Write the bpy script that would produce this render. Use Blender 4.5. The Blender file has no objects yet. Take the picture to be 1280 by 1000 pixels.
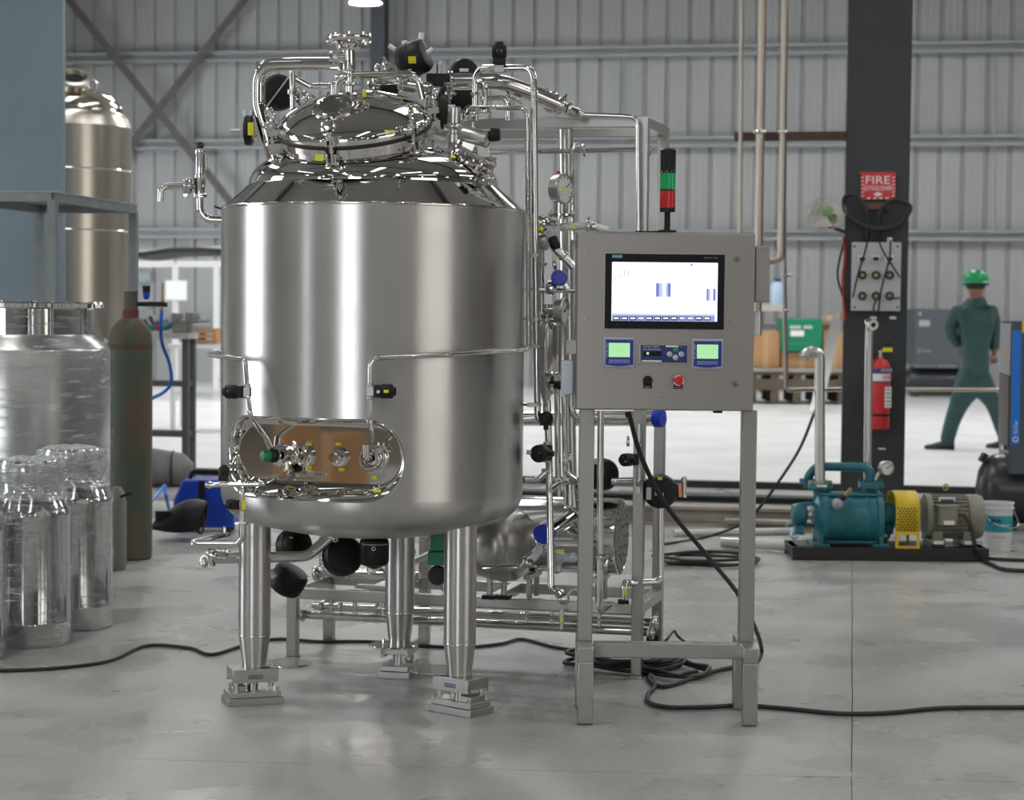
import bpy, bmesh, math, random
from mathutils import Vector, Matrix, Quaternion
random.seed(7)
PI = math.pi
SC = bpy.context.scene
COL = SC.collection

# ------------------------------------------------------------------ camera
F = 2500.0                      # focal length in pixels of a 1280 x 1000 frame
CAMZ = 1.40
PITCH = math.atan(112.0 / F)
ROLL = math.radians(0.55)
_f = Vector((0, math.cos(PITCH), -math.sin(PITCH)))
_r0 = Vector((1, 0, 0)); _u0 = Vector((0, math.sin(PITCH), math.cos(PITCH)))
_r = _r0 * math.cos(ROLL) + _u0 * math.sin(ROLL)
_u = _u0 * math.cos(ROLL) - _r0 * math.sin(ROLL)
cd = bpy.data.cameras.new('camera')
cam = bpy.data.objects.new('camera', cd); COL.objects.link(cam)
cam.matrix_world = Matrix(((_r.x, _u.x, -_f.x, 0), (_r.y, _u.y, -_f.y, 0), (_r.z, _u.z, -_f.z, CAMZ), (0, 0, 0, 1)))
cd.sensor_width = 36; cd.sensor_fit = 'HORIZONTAL'; cd.lens = 36 * F / 1280
cd.clip_end = 200
cd.dof.use_dof = True; cd.dof.focus_distance = 6.85; cd.dof.aperture_fstop = 4.6
SC.camera = cam

# ------------------------------------------------------------------ world and exposure
SC.view_settings.view_transform = 'Standard'; SC.view_settings.look = 'None'
SC.view_settings.gamma = 1.0; SC.view_settings.use_curve_mapping = False
SC.view_settings.exposure = 0.0
SC.cycles.use_denoising = True
SC.cycles.max_bounces = 8; SC.cycles.glossy_bounces = 5; SC.cycles.diffuse_bounces = 4
SC.cycles.transparent_max_bounces = 12; SC.cycles.sample_clamp_indirect = 6.0
SC.cycles.caustics_reflective = False; SC.cycles.caustics_refractive = False
wd = bpy.data.worlds.new('daylight'); SC.world = wd; wd.use_nodes = True
wd.node_tree.nodes['Background'].inputs[0].default_value = (0.75, 0.86, 1.0, 1)
wd.node_tree.nodes['Background'].inputs[1].default_value = 1.0
LAMP_E = 150.0       # high bay lamps
WIN_E = 6.5          # daylight doors and windows
SKY_E = 4.0          # translucent roof sheets
SKY_F = 17.0         # far roof sheets, boosted to brighten the white floor
GLOW_E = 1.3          # glowing panel added on the side wall

# ------------------------------------------------------------------ pixel helpers (true depth Y in metres)
def W(px, py, Y):
    d = _f + _r * ((px - 640) / F) - _u * ((py - 500) / F)
    return Vector((0, 0, CAMZ)) + d * (Y / d.y)
def FL(px, py, z=0.0):
    d = _f + _r * ((px - 640) / F) - _u * ((py - 500) / F)
    return Vector((0, 0, CAMZ)) + d * ((z - CAMZ) / d.z)
def V(*a): return Vector(a)

# ------------------------------------------------------------------ materials
MATS = {}
def _nodes(name):
    m = bpy.data.materials.new(name); m.use_nodes = True
    nt = m.node_tree
    return m, nt, nt.nodes['Principled BSDF']
def mat(name, col, rough=0.5, metal=0.0, noise=0.0, nscale=8.0, bump=0.0, bscale=60.0, emit=0.0, coat=0.0, stretch=None, spec=None, rnoise=0.0):
    m, nt, b = _nodes(name)
    c = (col[0], col[1], col[2], 1)
    b.inputs['Base Color'].default_value = c
    b.inputs['Roughness'].default_value = rough
    b.inputs['Metallic'].default_value = metal
    if spec is not None: b.inputs['Specular IOR Level'].default_value = spec
    if coat: b.inputs['Coat Weight'].default_value = coat; b.inputs['Coat Roughness'].default_value = 0.1
    if emit:
        b.inputs['Emission Color'].default_value = c; b.inputs['Emission Strength'].default_value = emit
    if noise or bump or rnoise:
        tc = nt.nodes.new('ShaderNodeTexCoord'); mp = nt.nodes.new('ShaderNodeMapping')
        nt.links.new(tc.outputs['Object'], mp.inputs['Vector'])
        if stretch: mp.inputs['Scale'].default_value = stretch
        if noise or rnoise:
            n = nt.nodes.new('ShaderNodeTexNoise'); n.inputs['Scale'].default_value = nscale; n.inputs['Detail'].default_value = 5
            nt.links.new(mp.outputs['Vector'], n.inputs['Vector'])
        if noise:
            r = nt.nodes.new('ShaderNodeMapRange'); r.inputs['From Min'].default_value = .3; r.inputs['From Max'].default_value = .7
            r.inputs['To Min'].default_value = 1 - noise; r.inputs['To Max'].default_value = 1 + noise
            nt.links.new(n.outputs['Fac'], r.inputs['Value'])
            mx = nt.nodes.new('ShaderNodeVectorMath'); mx.operation = 'SCALE'; mx.inputs[0].default_value = col[:3]
            nt.links.new(r.outputs['Result'], mx.inputs['Scale']); nt.links.new(mx.outputs['Vector'], b.inputs['Base Color'])
        if rnoise:
            r2 = nt.nodes.new('ShaderNodeMapRange'); r2.inputs['From Min'].default_value = .3; r2.inputs['From Max'].default_value = .7
            r2.inputs['To Min'].default_value = rough - rnoise; r2.inputs['To Max'].default_value = rough + rnoise
            nt.links.new(n.outputs['Fac'], r2.inputs['Value']); nt.links.new(r2.outputs['Result'], b.inputs['Roughness'])
        if bump:
            n2 = nt.nodes.new('ShaderNodeTexNoise'); n2.inputs['Scale'].default_value = bscale; n2.inputs['Detail'].default_value = 3
            nt.links.new(mp.outputs['Vector'], n2.inputs['Vector'])
            bp = nt.nodes.new('ShaderNodeBump'); bp.inputs['Strength'].default_value = bump; bp.inputs['Distance'].default_value = 0.01
            nt.links.new(n2.outputs['Fac'], bp.inputs['Height']); nt.links.new(bp.outputs['Normal'], b.inputs['Normal'])
    MATS[name] = m
    return m
def two_tone(name, ca, cb, scale, lo, hi, rough=0.6, metal=0.0, stretch=None, bump=0.0):
    """two colours of the surface itself mixed by a noise (rust on paint, stains on concrete)"""
    m, nt, b = _nodes(name)
    tc = nt.nodes.new('ShaderNodeTexCoord'); mp = nt.nodes.new('ShaderNodeMapping'); nt.links.new(tc.outputs['Object'], mp.inputs['Vector'])
    if stretch: mp.inputs['Scale'].default_value = stretch
    n = nt.nodes.new('ShaderNodeTexNoise'); n.inputs['Scale'].default_value = scale; n.inputs['Detail'].default_value = 7
    nt.links.new(mp.outputs['Vector'], n.inputs['Vector'])
    cr = nt.nodes.new('ShaderNodeValToRGB'); cr.color_ramp.elements[0].position = lo; cr.color_ramp.elements[1].position = hi
    cr.color_ramp.elements[0].color = (*ca, 1); cr.color_ramp.elements[1].color = (*cb, 1)
    nt.links.new(n.outputs['Fac'], cr.inputs['Fac']); nt.links.new(cr.outputs['Color'], b.inputs['Base Color'])
    b.inputs['Roughness'].default_value = rough; b.inputs['Metallic'].default_value = metal
    if bump:
        bp = nt.nodes.new('ShaderNodeBump'); bp.inputs['Strength'].default_value = bump; bp.inputs['Distance'].default_value = 0.01
        nt.links.new(n.outputs['Fac'], bp.inputs['Height']); nt.links.new(bp.outputs['Normal'], b.inputs['Normal'])
    MATS[name] = m
    return m
def brushed_radial(name, col, rough, aniso):
    """brushed round the Z axis: highlights stretch up and down"""
    m, nt, b = _nodes(name)
    b.inputs['Base Color'].default_value = (*col, 1); b.inputs['Metallic'].default_value = 1
    b.inputs['Anisotropic'].default_value = aniso; b.inputs['Anisotropic Rotation'].default_value = 0.25
    tg = nt.nodes.new('ShaderNodeTangent'); tg.direction_type = 'RADIAL'; tg.axis = 'Z'
    nt.links.new(tg.outputs['Tangent'], b.inputs['Tangent'])
    tc = nt.nodes.new('ShaderNodeTexCoord'); mp = nt.nodes.new('ShaderNodeMapping'); mp.inputs['Scale'].default_value = (2, 2, 9)
    nt.links.new(tc.outputs['Object'], mp.inputs['Vector'])
    n = nt.nodes.new('ShaderNodeTexNoise'); n.inputs['Scale'].default_value = 1.5; n.inputs['Detail'].default_value = 0
    nt.links.new(mp.outputs['Vector'], n.inputs['Vector'])
    r = nt.nodes.new('ShaderNodeMapRange'); r.inputs['To Min'].default_value = rough - .03; r.inputs['To Max'].default_value = rough + .03
    nt.links.new(n.outputs['Fac'], r.inputs['Value']); nt.links.new(r.outputs['Result'], b.inputs['Roughness'])
    MATS[name] = m
    return m

SHELL = brushed_radial('brushed_shell_steel', (.57, .56, .55), .30, .75)
LEGST = brushed_radial('brushed_leg_steel', (.56, .55, .535), .30, .7)
MIRROR = mat('mirror_steel', (.72, .705, .68), .04, 1)
POLISH = mat('polished_tube_steel', (.66, .645, .62), .12, 1)
SATIN = mat('satin_steel', (.56, .55, .53), .28, 1)
FRAME = mat('frame_steel', (.42, .41, .39), .34, 1)
PANELST = mat('panel_steel', (.40, .375, .35), .36, 1, rnoise=.02, nscale=3)
CAST = mat('cast_steel', (.45, .44, .42), .38, 1)
BLACK = mat('black_plastic', (.010, .010, .011), .45, spec=.3)
BLACKG = mat('gloss_black', (.012, .013, .018), .16)
RUBBER = mat('black_rubber', (.016, .016, .016), .6)
YELLOW = mat('yellow_tag', (.80, .78, .02), .55)
WHITEP = mat('white_plastic', (.78, .79, .80), .45)
BLUECAP = mat('blue_cap', (.01, .05, .55), .35)
GREENP = mat('green_plastic', (.02, .22, .10), .4)

# ------------------------------------------------------------------ mesh helpers
def frame_of(axis):
    a = Vector(axis).normalized()
    h = Vector((0, 0, 1)) if abs(a.z) < .95 else Vector((1, 0, 0))
    x = h.cross(a).normalized(); y = a.cross(x)
    return x, y, a
def fillet(pts, rad, n=6):
    """a polyline with its corners rounded to the radius rad"""
    pts = [Vector(p) for p in pts]
    out = [pts[0]]
    for i in range(1, len(pts) - 1):
        a, b, c = pts[i - 1], pts[i], pts[i + 1]
        u = (a - b); w = (c - b); lu, lw = u.length, w.length
        if lu < 1e-6 or lw < 1e-6: continue
        u /= lu; w /= lw
        ang = u.angle(w)
        if ang > PI - .03: out.append(b); continue
        t = min(rad / math.tan(ang / 2), lu * .49, lw * .49)
        r = t * math.tan(ang / 2)
        cen = b + (u + w).normalized() * (r / math.sin(ang / 2))
        s = b + u * t - cen; e = b + w * t - cen
        for k in range(n + 1):
            q = k / n; al = PI - ang; sa = math.sin(al)
            out.append(cen + s * (math.sin((1 - q) * al) / sa) + e * (math.sin(q * al) / sa))
    out.append(pts[-1])
    return out
def spline(pts, n=8):
    """Catmull-Rom through the points"""
    p = [Vector(q) for q in pts]; p = [p[0] * 2 - p[1]] + p + [p[-1] * 2 - p[-2]]
    out = []
    for i in range(1, len(p) - 2):
        for k in range(n):
            t = k / n; a, b, c, d = p[i - 1], p[i], p[i + 1], p[i + 2]
            out.append(.5 * ((2 * b) + (c - a) * t + (2 * a - 5 * b + 4 * c - d) * t * t + (3 * b - a - 3 * c + d) * t ** 3))
    out.append(p[-2])
    return out
ORG = {}
class MB:
    def __init__(s): s.v = []; s.f = []; s.mi = []
    def add(s, vs, fs, mi=0):
        o = len(s.v); s.v += [Vector(v) for v in vs]; s.f += [tuple(i + o for i in f) for f in fs]; s.mi += [mi] * len(fs); return s
    def box(s, c, size, rz=0.0, M=None, mi=0):
        c = Vector(c); hx, hy, hz = size[0] / 2, size[1] / 2, size[2] / 2
        M = M or Matrix.Rotation(rz, 3, 'Z')
        vs = [c + M @ Vector((x * hx, y * hy, z * hz)) for x in (-1, 1) for y in (-1, 1) for z in (-1, 1)]
        return s.add(vs, [(0, 1, 3, 2), (4, 6, 7, 5), (0, 4, 5, 1), (2, 3, 7, 6), (0, 2, 6, 4), (1, 5, 7, 3)], mi)
    def beam(s, a, b, w, h, up=(0, 0, 1), mi=0):
        """rectangular bar from a to b: w across, h along up"""
        a, b = Vector(a), Vector(b); d = (b - a); L = d.length; d /= L
        up = Vector(up); x = d.cross(up).normalized(); z = x.cross(d)
        M = Matrix((x, d, z)).transposed()
        return s.box((a + b) / 2, (w, L, h), M=M, mi=mi)
    def cyl(s, a, b, r, r2=None, seg=20, cap=True, mi=0):
        a, b = Vector(a), Vector(b); r2 = r if r2 is None else r2
        x, y, _ = frame_of(b - a); vs = []; fs = []
        for k in range(seg):
            t = 2 * PI * k / seg; u = x * math.cos(t) + y * math.sin(t)
            vs += [a + u * r, b + u * r2]
        for k in range(seg):
            j = (k + 1) % seg; fs.append((2 * k, 2 * j, 2 * j + 1, 2 * k + 1))
        if cap: fs += [tuple(2 * k for k in range(seg))[::-1], tuple(2 * k + 1 for k in range(seg))]
        return s.add(vs, fs, mi)
    def lathe(s, prof, o=(0, 0, 0), axis=(0, 0, 1), seg=32, mi=0, xref=None):
        """(radius, height) profile turned about the axis"""
        o = Vector(o); x, y, a = frame_of(axis)
        vs = []; fs = []; idx = []
        for r, h in prof:
            if r < 1e-6: idx.append([len(vs)]); vs.append(o + a * h)
            else:
                idx.append(list(range(len(vs), len(vs) + seg)))
                for k in range(seg):
                    t = 2 * PI * k / seg; vs.append(o + a * h + (x * math.cos(t) + y * math.sin(t)) * r)
        for i in range(len(prof) - 1):
            A, B = idx[i], idx[i + 1]
            for k in range(seg):
                j = (k + 1) % seg
                if len(A) == 1 and len(B) == 1: continue
                if len(A) == 1: fs.append((A[0], B[j], B[k]))
                elif len(B) == 1: fs.append((A[k], A[j], B[0]))
                else: fs.append((A[k], A[j], B[j], B[k]))
        return s.add(vs, fs, mi)
    def tube(s, pts, r, bend=0.0, seg=12, cap=True, n=6, mi=0, taper=None):
        P = fillet(pts, bend, n) if bend else [Vector(p) for p in pts]
        Q = [P[0]]
        for p in P[1:]:
            if (p - Q[-1]).length > 1e-5: Q.append(p)
        P = Q; vs = []; fs = []
        t = (P[1] - P[0]).normalized(); x, y, _ = frame_of(t)
        for i, p in enumerate(P):
            if i == 0: tn = (P[1] - P[0]).normalized()
            elif i == len(P) - 1: tn = (P[-1] - P[-2]).normalized()
            else:
                tn = (P[i + 1] - P[i]).normalized() + (P[i] - P[i - 1]).normalized()
                tn = tn.normalized() if tn.length > 1e-6 else t
            q = t.rotation_difference(tn); x = q @ x; y = q @ y; t = tn
            rr = r if taper is None else r * (taper[0] + (taper[1] - taper[0]) * i / (len(P) - 1))
            for k in range(seg):
                a = 2 * PI * k / seg; vs.append(p + (x * math.cos(a) + y * math.sin(a)) * rr)
        for i in range(len(P) - 1):
            for k in range(seg):
                j = (k + 1) % seg; fs.append((i * seg + k, i * seg + j, (i + 1) * seg + j, (i + 1) * seg + k))
        if cap:
            fs.append(tuple(range(seg))[::-1]); fs.append(tuple(range((len(P) - 1) * seg, len(P) * seg)))
        return s.add(vs, fs, mi)
    def torus(s, c, axis, R, r, seg=28, seg2=10, mi=0):
        c = Vector(c); x, y, a = frame_of(axis); vs = []; fs = []
        for k in range(seg):
            t = 2 * PI * k / seg; u = x * math.cos(t) + y * math.sin(t)
            for j in range(seg2):
                q = 2 * PI * j / seg2; vs.append(c + u * (R + r * math.cos(q)) + a * (r * math.sin(q)))
        for k in range(seg):
            k2 = (k + 1) % seg
            for j in range(seg2):
                j2 = (j + 1) % seg2; fs.append((k * seg2 + j, k2 * seg2 + j, k2 * seg2 + j2, k * seg2 + j2))
        return s.add(vs, fs, mi)
    def ball(s, c, r, seg=16, sc=(1, 1, 1), mi=0):
        n = seg // 2
        b = MB(); b.lathe([(r * math.sin(PI * i / n), -r * math.cos(PI * i / n)) for i in range(n + 1)], seg=seg)
        return s.add([Vector(c) + Vector((v.x * sc[0], v.y * sc[1], v.z * sc[2])) for v in b.v], b.f, mi)
    def prism(s, poly, o, ex, ey, ez, depth, mi=0):
        """2-D outline (ex, ey) pushed out by depth along ez"""
        o, ex, ey, ez = Vector(o), Vector(ex), Vector(ey), Vector(ez); n = len(poly)
        vs = [o + ex * p[0] + ey * p[1] for p in poly] + [o + ex * p[0] + ey * p[1] + ez * depth for p in poly]
        fs = [tuple(range(n))[::-1], tuple(range(n, 2 * n))] + [(k, (k + 1) % n, n + (k + 1) % n, n + k) for k in range(n)]
        return s.add(vs, fs, mi)
    def bolts(s, c, axis, R, n, r, h, ph=0.0, seg=6, mi=0):
        x, y, a = frame_of(axis); c = Vector(c)
        for k in range(n):
            t = ph + 2 * PI * k / n; p = c + (x * math.cos(t) + y * math.sin(t)) * R
            s.cyl(p, p + a * h, r, seg=seg, mi=mi)
        return s
    def build(s, name, material, parent=None, bevel=0.0, sharp=38, label=None, flat=False):
        if len(s.v) == 0: return None
        lo = [min(v[i] for v in s.v) for i in range(3)]; hi = [max(v[i] for v in s.v) for i in range(3)]
        c = Vector(((lo[0] + hi[0]) / 2, (lo[1] + hi[1]) / 2, lo[2] if parent is None else (lo[2] + hi[2]) / 2))
        me = bpy.data.meshes.new(name)
        me.from_pydata([v - c for v in s.v], [], s.f)
        bm = bmesh.new(); bm.from_mesh(me); bmesh.ops.recalc_face_normals(bm, faces=bm.faces); bm.to_mesh(me); bm.free()
        ms = material if isinstance(material, (list, tuple)) else [material]
        for m in ms: me.materials.append(m)
        if len(ms) > 1:
            for p, i in zip(me.polygons, s.mi): p.material_index = i
        if not flat:
            me.shade_smooth(); me.set_sharp_from_angle(angle=math.radians(sharp))
        o = bpy.data.objects.new(name, me); COL.objects.link(o)
        if parent is not None:
            o.parent = parent; o.location = c - ORG[parent]
        else: o.location = c
        ORG[o] = c
        if bevel:
            b = o.modifiers.new('edge', 'BEVEL'); b.width = bevel; b.segments = 2; b.limit_method = 'ANGLE'; b.angle_limit = math.radians(40)
        if label: o['label'] = label
        return o
def tag(o, label, cat=None, group=None, kind=None):
    o['label'] = label
    if cat: o['category'] = cat
    if group: o['group'] = group
    if kind: o['kind'] = kind
    return o
def thing(name, loc, label, cat, group=None, kind=None):
    o = bpy.data.objects.new(name, None); COL.objects.link(o); o.location = Vector(loc); ORG[o] = Vector(loc)
    o.empty_display_size = .1
    return tag(o, label, cat, group, kind)
def copy_tree(o, parent=None):
    c = o.copy(); COL.objects.link(c); c.parent = parent
    for ch in o.children: copy_tree(ch, c)
    return c
def text(parent, name, s, o, ex, ey, height, material, width=None, depth=.0006, align='CENTER', label=None):
    """flat lettering: o is the middle of the line, ex its reading direction, ey up"""
    cu = bpy.data.curves.new(name, 'FONT'); cu.body = s; cu.align_x = align; cu.align_y = 'CENTER'; cu.size = 1; cu.extrude = 0
    cu.resolution_u = 2
    t = bpy.data.objects.new(name, cu); COL.objects.link(t)
    bpy.context.view_layer.update()
    me = bpy.data.meshes.new_from_object(t.evaluated_get(bpy.context.evaluated_depsgraph_get()))
    bpy.data.objects.remove(t); bpy.data.curves.remove(cu)
    xs = [v.co.x for v in me.vertices] or [0, 1]
    k = height / .72; kx = k if width is None else width / max(1e-6, max(xs) - min(xs))
    x0 = (max(xs) + min(xs)) / 2 if align == 'CENTER' else min(xs)
    ex, ey = Vector(ex).normalized(), Vector(ey).normalized(); n = ex.cross(ey); o = Vector(o)
    for v in me.vertices:
        v.co = (o - ORG[parent]) + ex * ((v.co.x - x0) * kx) + ey * (v.co.y * k) + n * depth
    me.name = name; me.materials.append(material)
    ob = bpy.data.objects.new(name, me); COL.objects.link(ob); ob.parent = parent; ORG[ob] = ORG[parent]
    if label: ob['label'] = label
    return ob

# ------------------------------------------------------------------ the hall
HY = math.radians(10.0)
ER = Vector((math.cos(HY), -math.sin(HY), 0)); EF = Vector((math.sin(HY), math.cos(HY), 0)); EZ = Vector((0, 0, 1))
def H(a, b, z=0.0): return ER * a + EF * b + Vector((0, 0, z))
BW = 35.0            # distance of the back wall along the hall
HA0, HA1, HB0, HT = -15.0, 15.0, -17.0, 9.0
def wallx(px, z_py=388):            # hall coordinate a of a pixel column on the back wall
    d = W(px, z_py, 1.0) - Vector((0, 0, CAMZ)); t = BW / d.dot(EF); return (d * t).dot(ER)
def wallp(px, py, off=0.0):         # point on the plane off metres in front of the back wall
    d = W(px, py, 1.0) - Vector((0, 0, CAMZ)); t = (BW - off) / d.dot(EF); return Vector((0, 0, CAMZ)) + d * t

def concrete():
    m, nt, b = _nodes('polished_concrete'); MATS['concrete'] = m
    L = nt.links.new
    tc = nt.nodes.new('ShaderNodeNewGeometry')
    def noise(scale, detail=6, dist=0.0):
        n = nt.nodes.new('ShaderNodeTexNoise'); n.inputs['Scale'].default_value = scale; n.inputs['Detail'].default_value = detail
        n.inputs['Distortion'].default_value = dist; L(tc.outputs['Position'], n.inputs['Vector']); return n
    def ramp(n, p0, c0, p1, c1):
        r = nt.nodes.new('ShaderNodeValToRGB'); r.color_ramp.elements[0].position = p0; r.color_ramp.elements[1].position = p1
        r.color_ramp.elements[0].color = (*c0, 1); r.color_ramp.elements[1].color = (*c1, 1); L(n.outputs['Fac'], r.inputs['Fac']); return r
    a = ramp(noise(.9, 5, .15), .3, (.36, .356, .343), .7, (.49, .482, .464))
    s = ramp(noise(3.2, 5, .3), .30, (.85, .848, .838), .70, (1, 1, 1))
    f = ramp(noise(38, 4), .3, (.9, .9, .9), .7, (1.05, 1.05, 1.05))
    m1 = nt.nodes.new('ShaderNodeMix'); m1.data_type = 'RGBA'; m1.blend_type = 'MULTIPLY'; m1.inputs[0].default_value = 1
    L(a.outputs['Color'], m1.inputs[6]); L(s.outputs['Color'], m1.inputs[7])
    m2 = nt.nodes.new('ShaderNodeMix'); m2.data_type = 'RGBA'; m2.blend_type = 'MULTIPLY'; m2.inputs[0].default_value = 1
    L(m1.outputs[2], m2.inputs[6]); L(f.outputs['Color'], m2.inputs[7]); L(m2.outputs[2], b.inputs['Base Color'])
    r = nt.nodes.new('ShaderNodeMapRange'); r.inputs['From Min'].default_value = .35; r.inputs['From Max'].default_value = .65
    r.inputs['To Min'].default_value = .20; r.inputs['To Max'].default_value = .42
    L(noise(1.6, 4, .2).outputs['Fac'], r.inputs['Value']); L(r.outputs['Result'], b.inputs['Roughness'])
    bp = nt.nodes.new('ShaderNodeBump'); bp.inputs['Strength'].default_value = .12; bp.inputs['Distance'].default_value = .01
    L(noise(14, 5).outputs['Fac'], bp.inputs['Height']); L(bp.outputs['Normal'], b.inputs['Normal'])
    return m
CONC = concrete()
JOINT = mat('joint_filler', (.13, .10, .075), .9, noise=.3)
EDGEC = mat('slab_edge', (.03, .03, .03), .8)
WHITEC = two_tone('daylit_floor_white', (.74, .74, .73), (.86, .86, .86), 1.2, .35, .65, .32)  # strong daylight on the far floor is put into this white colour
CLAD = mat('galvanised_cladding', (.345, .35, .345), .5, .1, noise=.08, nscale=.7)
GIRT = mat('galvanised_girt', (.33, .345, .35), .5, .1, noise=.08, nscale=2)
BRACE = mat('brace_primer', (.10, .092, .088), .6, noise=.15)
WALLM = mat('hall_wall_sheet', (.36, .36, .35), .55, .1)
WALLD = mat('hall_wall_grey', (.13, .13, .125), .6)
ROOFM = mat('roof_underside', (.30, .29, .275), .6)
RAFT = mat('rafter_paint', (.05, .055, .06), .5)
LIT = mat('daylight_pane', (.90, .95, 1.0), .5, emit=WIN_E)
GLOWM = mat('side_fill_glow', (1.0, .95, .89), .5, emit=GLOW_E)
SKYF = mat('boosted_roof_sheet', (.97, .99, 1.0), .5, emit=SKY_F)
SKYL = mat('translucent_roof_sheet', (.92, .97, 1.0), .5, emit=SKY_E)
LAMPM = mat('lamp_lens', (1.0, .97, .92), .5, emit=LAMP_E)
LAMPH = mat('lamp_housing', (.25, .25, .25), .5, .6)

# floor: dark bed in the joints, concrete bays on top of it, the white slab at the far side
flo = MB().add([H(HA0, HB0, -.012), H(HA1, HB0, -.012), H(HA1, BW, -.012), H(HA0, BW, -.012)], [(0, 1, 2, 3)]).build('floor', JOINT)
flo.location.z = -.012
tag(flo, 'grey polished concrete hall floor with saw-cut joints', 'floor', kind='structure')
J0, J1 = FL(1065, 1000), FL(1065, 700)                 # joint running away from the camera
jd = (J1 - J0); jd.z = 0; jd.normalize()
K0, K1 = FL(0, 945), FL(1280, 978)                     # joint running across
kd = (K1 - K0); kd.z = 0; kd.normalize()
jn = Vector((jd.y, -jd.x, 0)); kn = Vector((-kd.y, kd.x, 0))
def wob(t, s): return .004 * math.sin(t * 3.1 + s) + .003 * math.sin(t * 9.7 + s * 2) + .002 * math.sin(t * 23 + s)
X0 = K0 + kd * ((J0 - K0).dot(jn) / kd.dot(jn))        # where the joints meet
g = .0016
def bay(sa, sb, ka, kb, ja, jb):
    """one bay: ka..kb along the cross joint, ja..jb along the long joint, measured from the crossing"""
    pts = []
    n = 40
    for i in range(n + 1):                             # edge along the cross joint
        t = ka + (kb - ka) * i / n
        pts.append(X0 + kd * t + jd * (ja if abs(ja) > .1 else (sb * g + wob(t, 1))))
    for i in range(1, n + 1):
        t = ja + (jb - ja) * i / n
        pts.append(X0 + jd * t + kd * (kb if abs(kb) > .1 else (-g + .2 * wob(t, 4))) )
    for i in range(1, n + 1):
        t = kb + (ka - kb) * i / n
        pts.append(X0 + kd * t + jd * (jb if abs(jb) > .1 else (-g + wob(t, 1))))
    for i in range(1, n):
        t = jb + (ja - jb) * i / n
        pts.append(X0 + jd * t + kd * (ka if abs(ka) > .1 else (g + .2 * wob(t, 4))))
    m = MB(); k = len(pts)
    m.add([p + Vector((0, 0, -p.z)) for p in pts] + [p + Vector((0, 0, -p.z - .01)) for p in pts], [tuple(range(k))] + [(i, (i + 1) % k, k + (i + 1) % k, k + i) for i in range(k)])
    return m.build('floor_bay', CONC, flo, flat=True)
for (sa, sb, ka, kb, ja, jb) in ((-1, 1, -9, 0, 0, 10.6), (1, 1, 0, 9, 0, 10.6), (-1, -1, -9, 0, -20, 0), (1, -1, 0, 9, -20, 0)):
    bay(sa, sb, ka, kb, ja, jb)
S0, S1 = H(HA0, 0), H(HA1, 0)
EB = W(640, 597, 16.3).dot(EF)                          # where the white slab begins, along the hall
sl = MB(); sl.box(H(0, (EB + BW) / 2, .018), (30, BW - EB, .06), -HY)
o = sl.build('floor_white', WHITEC); tag(o, 'floor slab coloured white for strong daylight, beyond the dark track', 'floor', kind='structure')
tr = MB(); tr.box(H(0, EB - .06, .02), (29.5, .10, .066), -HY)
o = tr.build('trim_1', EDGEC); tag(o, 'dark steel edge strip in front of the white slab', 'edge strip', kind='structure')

# back wall: framed sheets, each a sheet of its own with its ribs
wb = MB().box(H(0, BW + .25, HT / 2), (30, .05, HT), -HY).build('wall_back', WALLM)
tag(wb, 'corrugated grey metal back wall of the hall', 'wall', kind='structure')
PITCHR = .390
prof = []
for k in range(3):
    x = k * PITCHR
    prof += [(x, 0), (x + .075, 0), (x + .085, .004), (x + .1, .004), (x + .11, 0), (x + .18, 0), (x + .19, .004), (x + .205, .004), (x + .215, 0), (x + PITCHR - .075, 0), (x + PITCHR - .055, -.045), (x + PITCHR - .02, -.045)]
prof += [(3 * PITCHR, 0), (3 * PITCHR + .012, .0)]
a0 = wallx(888) - 14 * 3 * PITCHR
first = None
for i in range(29):
    a = a0 + i * 3 * PITCHR
    if first is None:
        m = MB(); n = len(prof)
        vs = [H(a + x, BW + .06 - d, 0) for x, d in prof] + [H(a + x, BW + .06 - d, HT - .1) for x, d in prof]
        m.add([v for v in vs], [(k, k + 1, n + k + 1, n + k) for k in range(n - 1)])
        first = m.build('cladding_sheet', CLAD, wb, flat=True); base = first.location.copy(); bo = a
    else:
        c = first.copy(); COL.objects.link(c); c.parent = wb; c.location = base + ER * (a - bo) + EF * (.004 if i % 2 else 0)
for py in (-46, 67, 179, 293, 405):
    z = wallp(640, py).z
    m = MB()
    for (dz, db, hh, ww) in ((0, .10, .17, .012), (.085, .155, .012, .11), (-.085, .155, .012, .11), (.07, .205, .04, .012), (-.07, .205, .04, .012)):
        m.box(H(0, BW - db + .06, z + dz), (29.9, ww, hh), -HY)
    m.build('girt', GIRT, wb)
for pa, pb in (((80, -8), (318, 290)), ((312, -8), (120, 236))):
    m = MB(); A, B = wallp(*pa, .34), wallp(*pb, .34)
    m.beam(A, B, .012, .14, up=EF.cross((B - A).normalized())); m.beam(A + EF * .04, B + EF * .04, .09, .012, up=EF.cross((B - A).normalized()))
    m.build('brace', BRACE, wb)
for px, y0, y1 in ((240, 80, 293), (1243, 58, 300), (779, 70, 180)):
    MB().cyl(wallp(px, y0, .13), wallp(px, y1, .13), .018, seg=8).build('sag_rod', GIRT, wb)
def icolumn(name, c, w, d, h, material, label, t=.02):
    m = MB()
    for s in (-1, 1): m.box(c + EF * (s * d / 2) + EZ * h / 2, (w, t, h), -HY)
    m.box(c + EZ * h / 2, (t, d, h), -HY)
    return tag(m.build(name, material), label, 'column', kind='structure')
DKCOL = mat('dark_column_paint', (.030, .034, .038), .55, noise=.2, nscale=2)
BLCOL = mat('blue_grey_column_paint', (.05, .058, .072), .5)
icolumn('column', H(wallx(478), BW - .35), .26, .3, HT, BLCOL, 'slim blue-grey column against the corrugated wall behind the tank lid')
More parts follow.
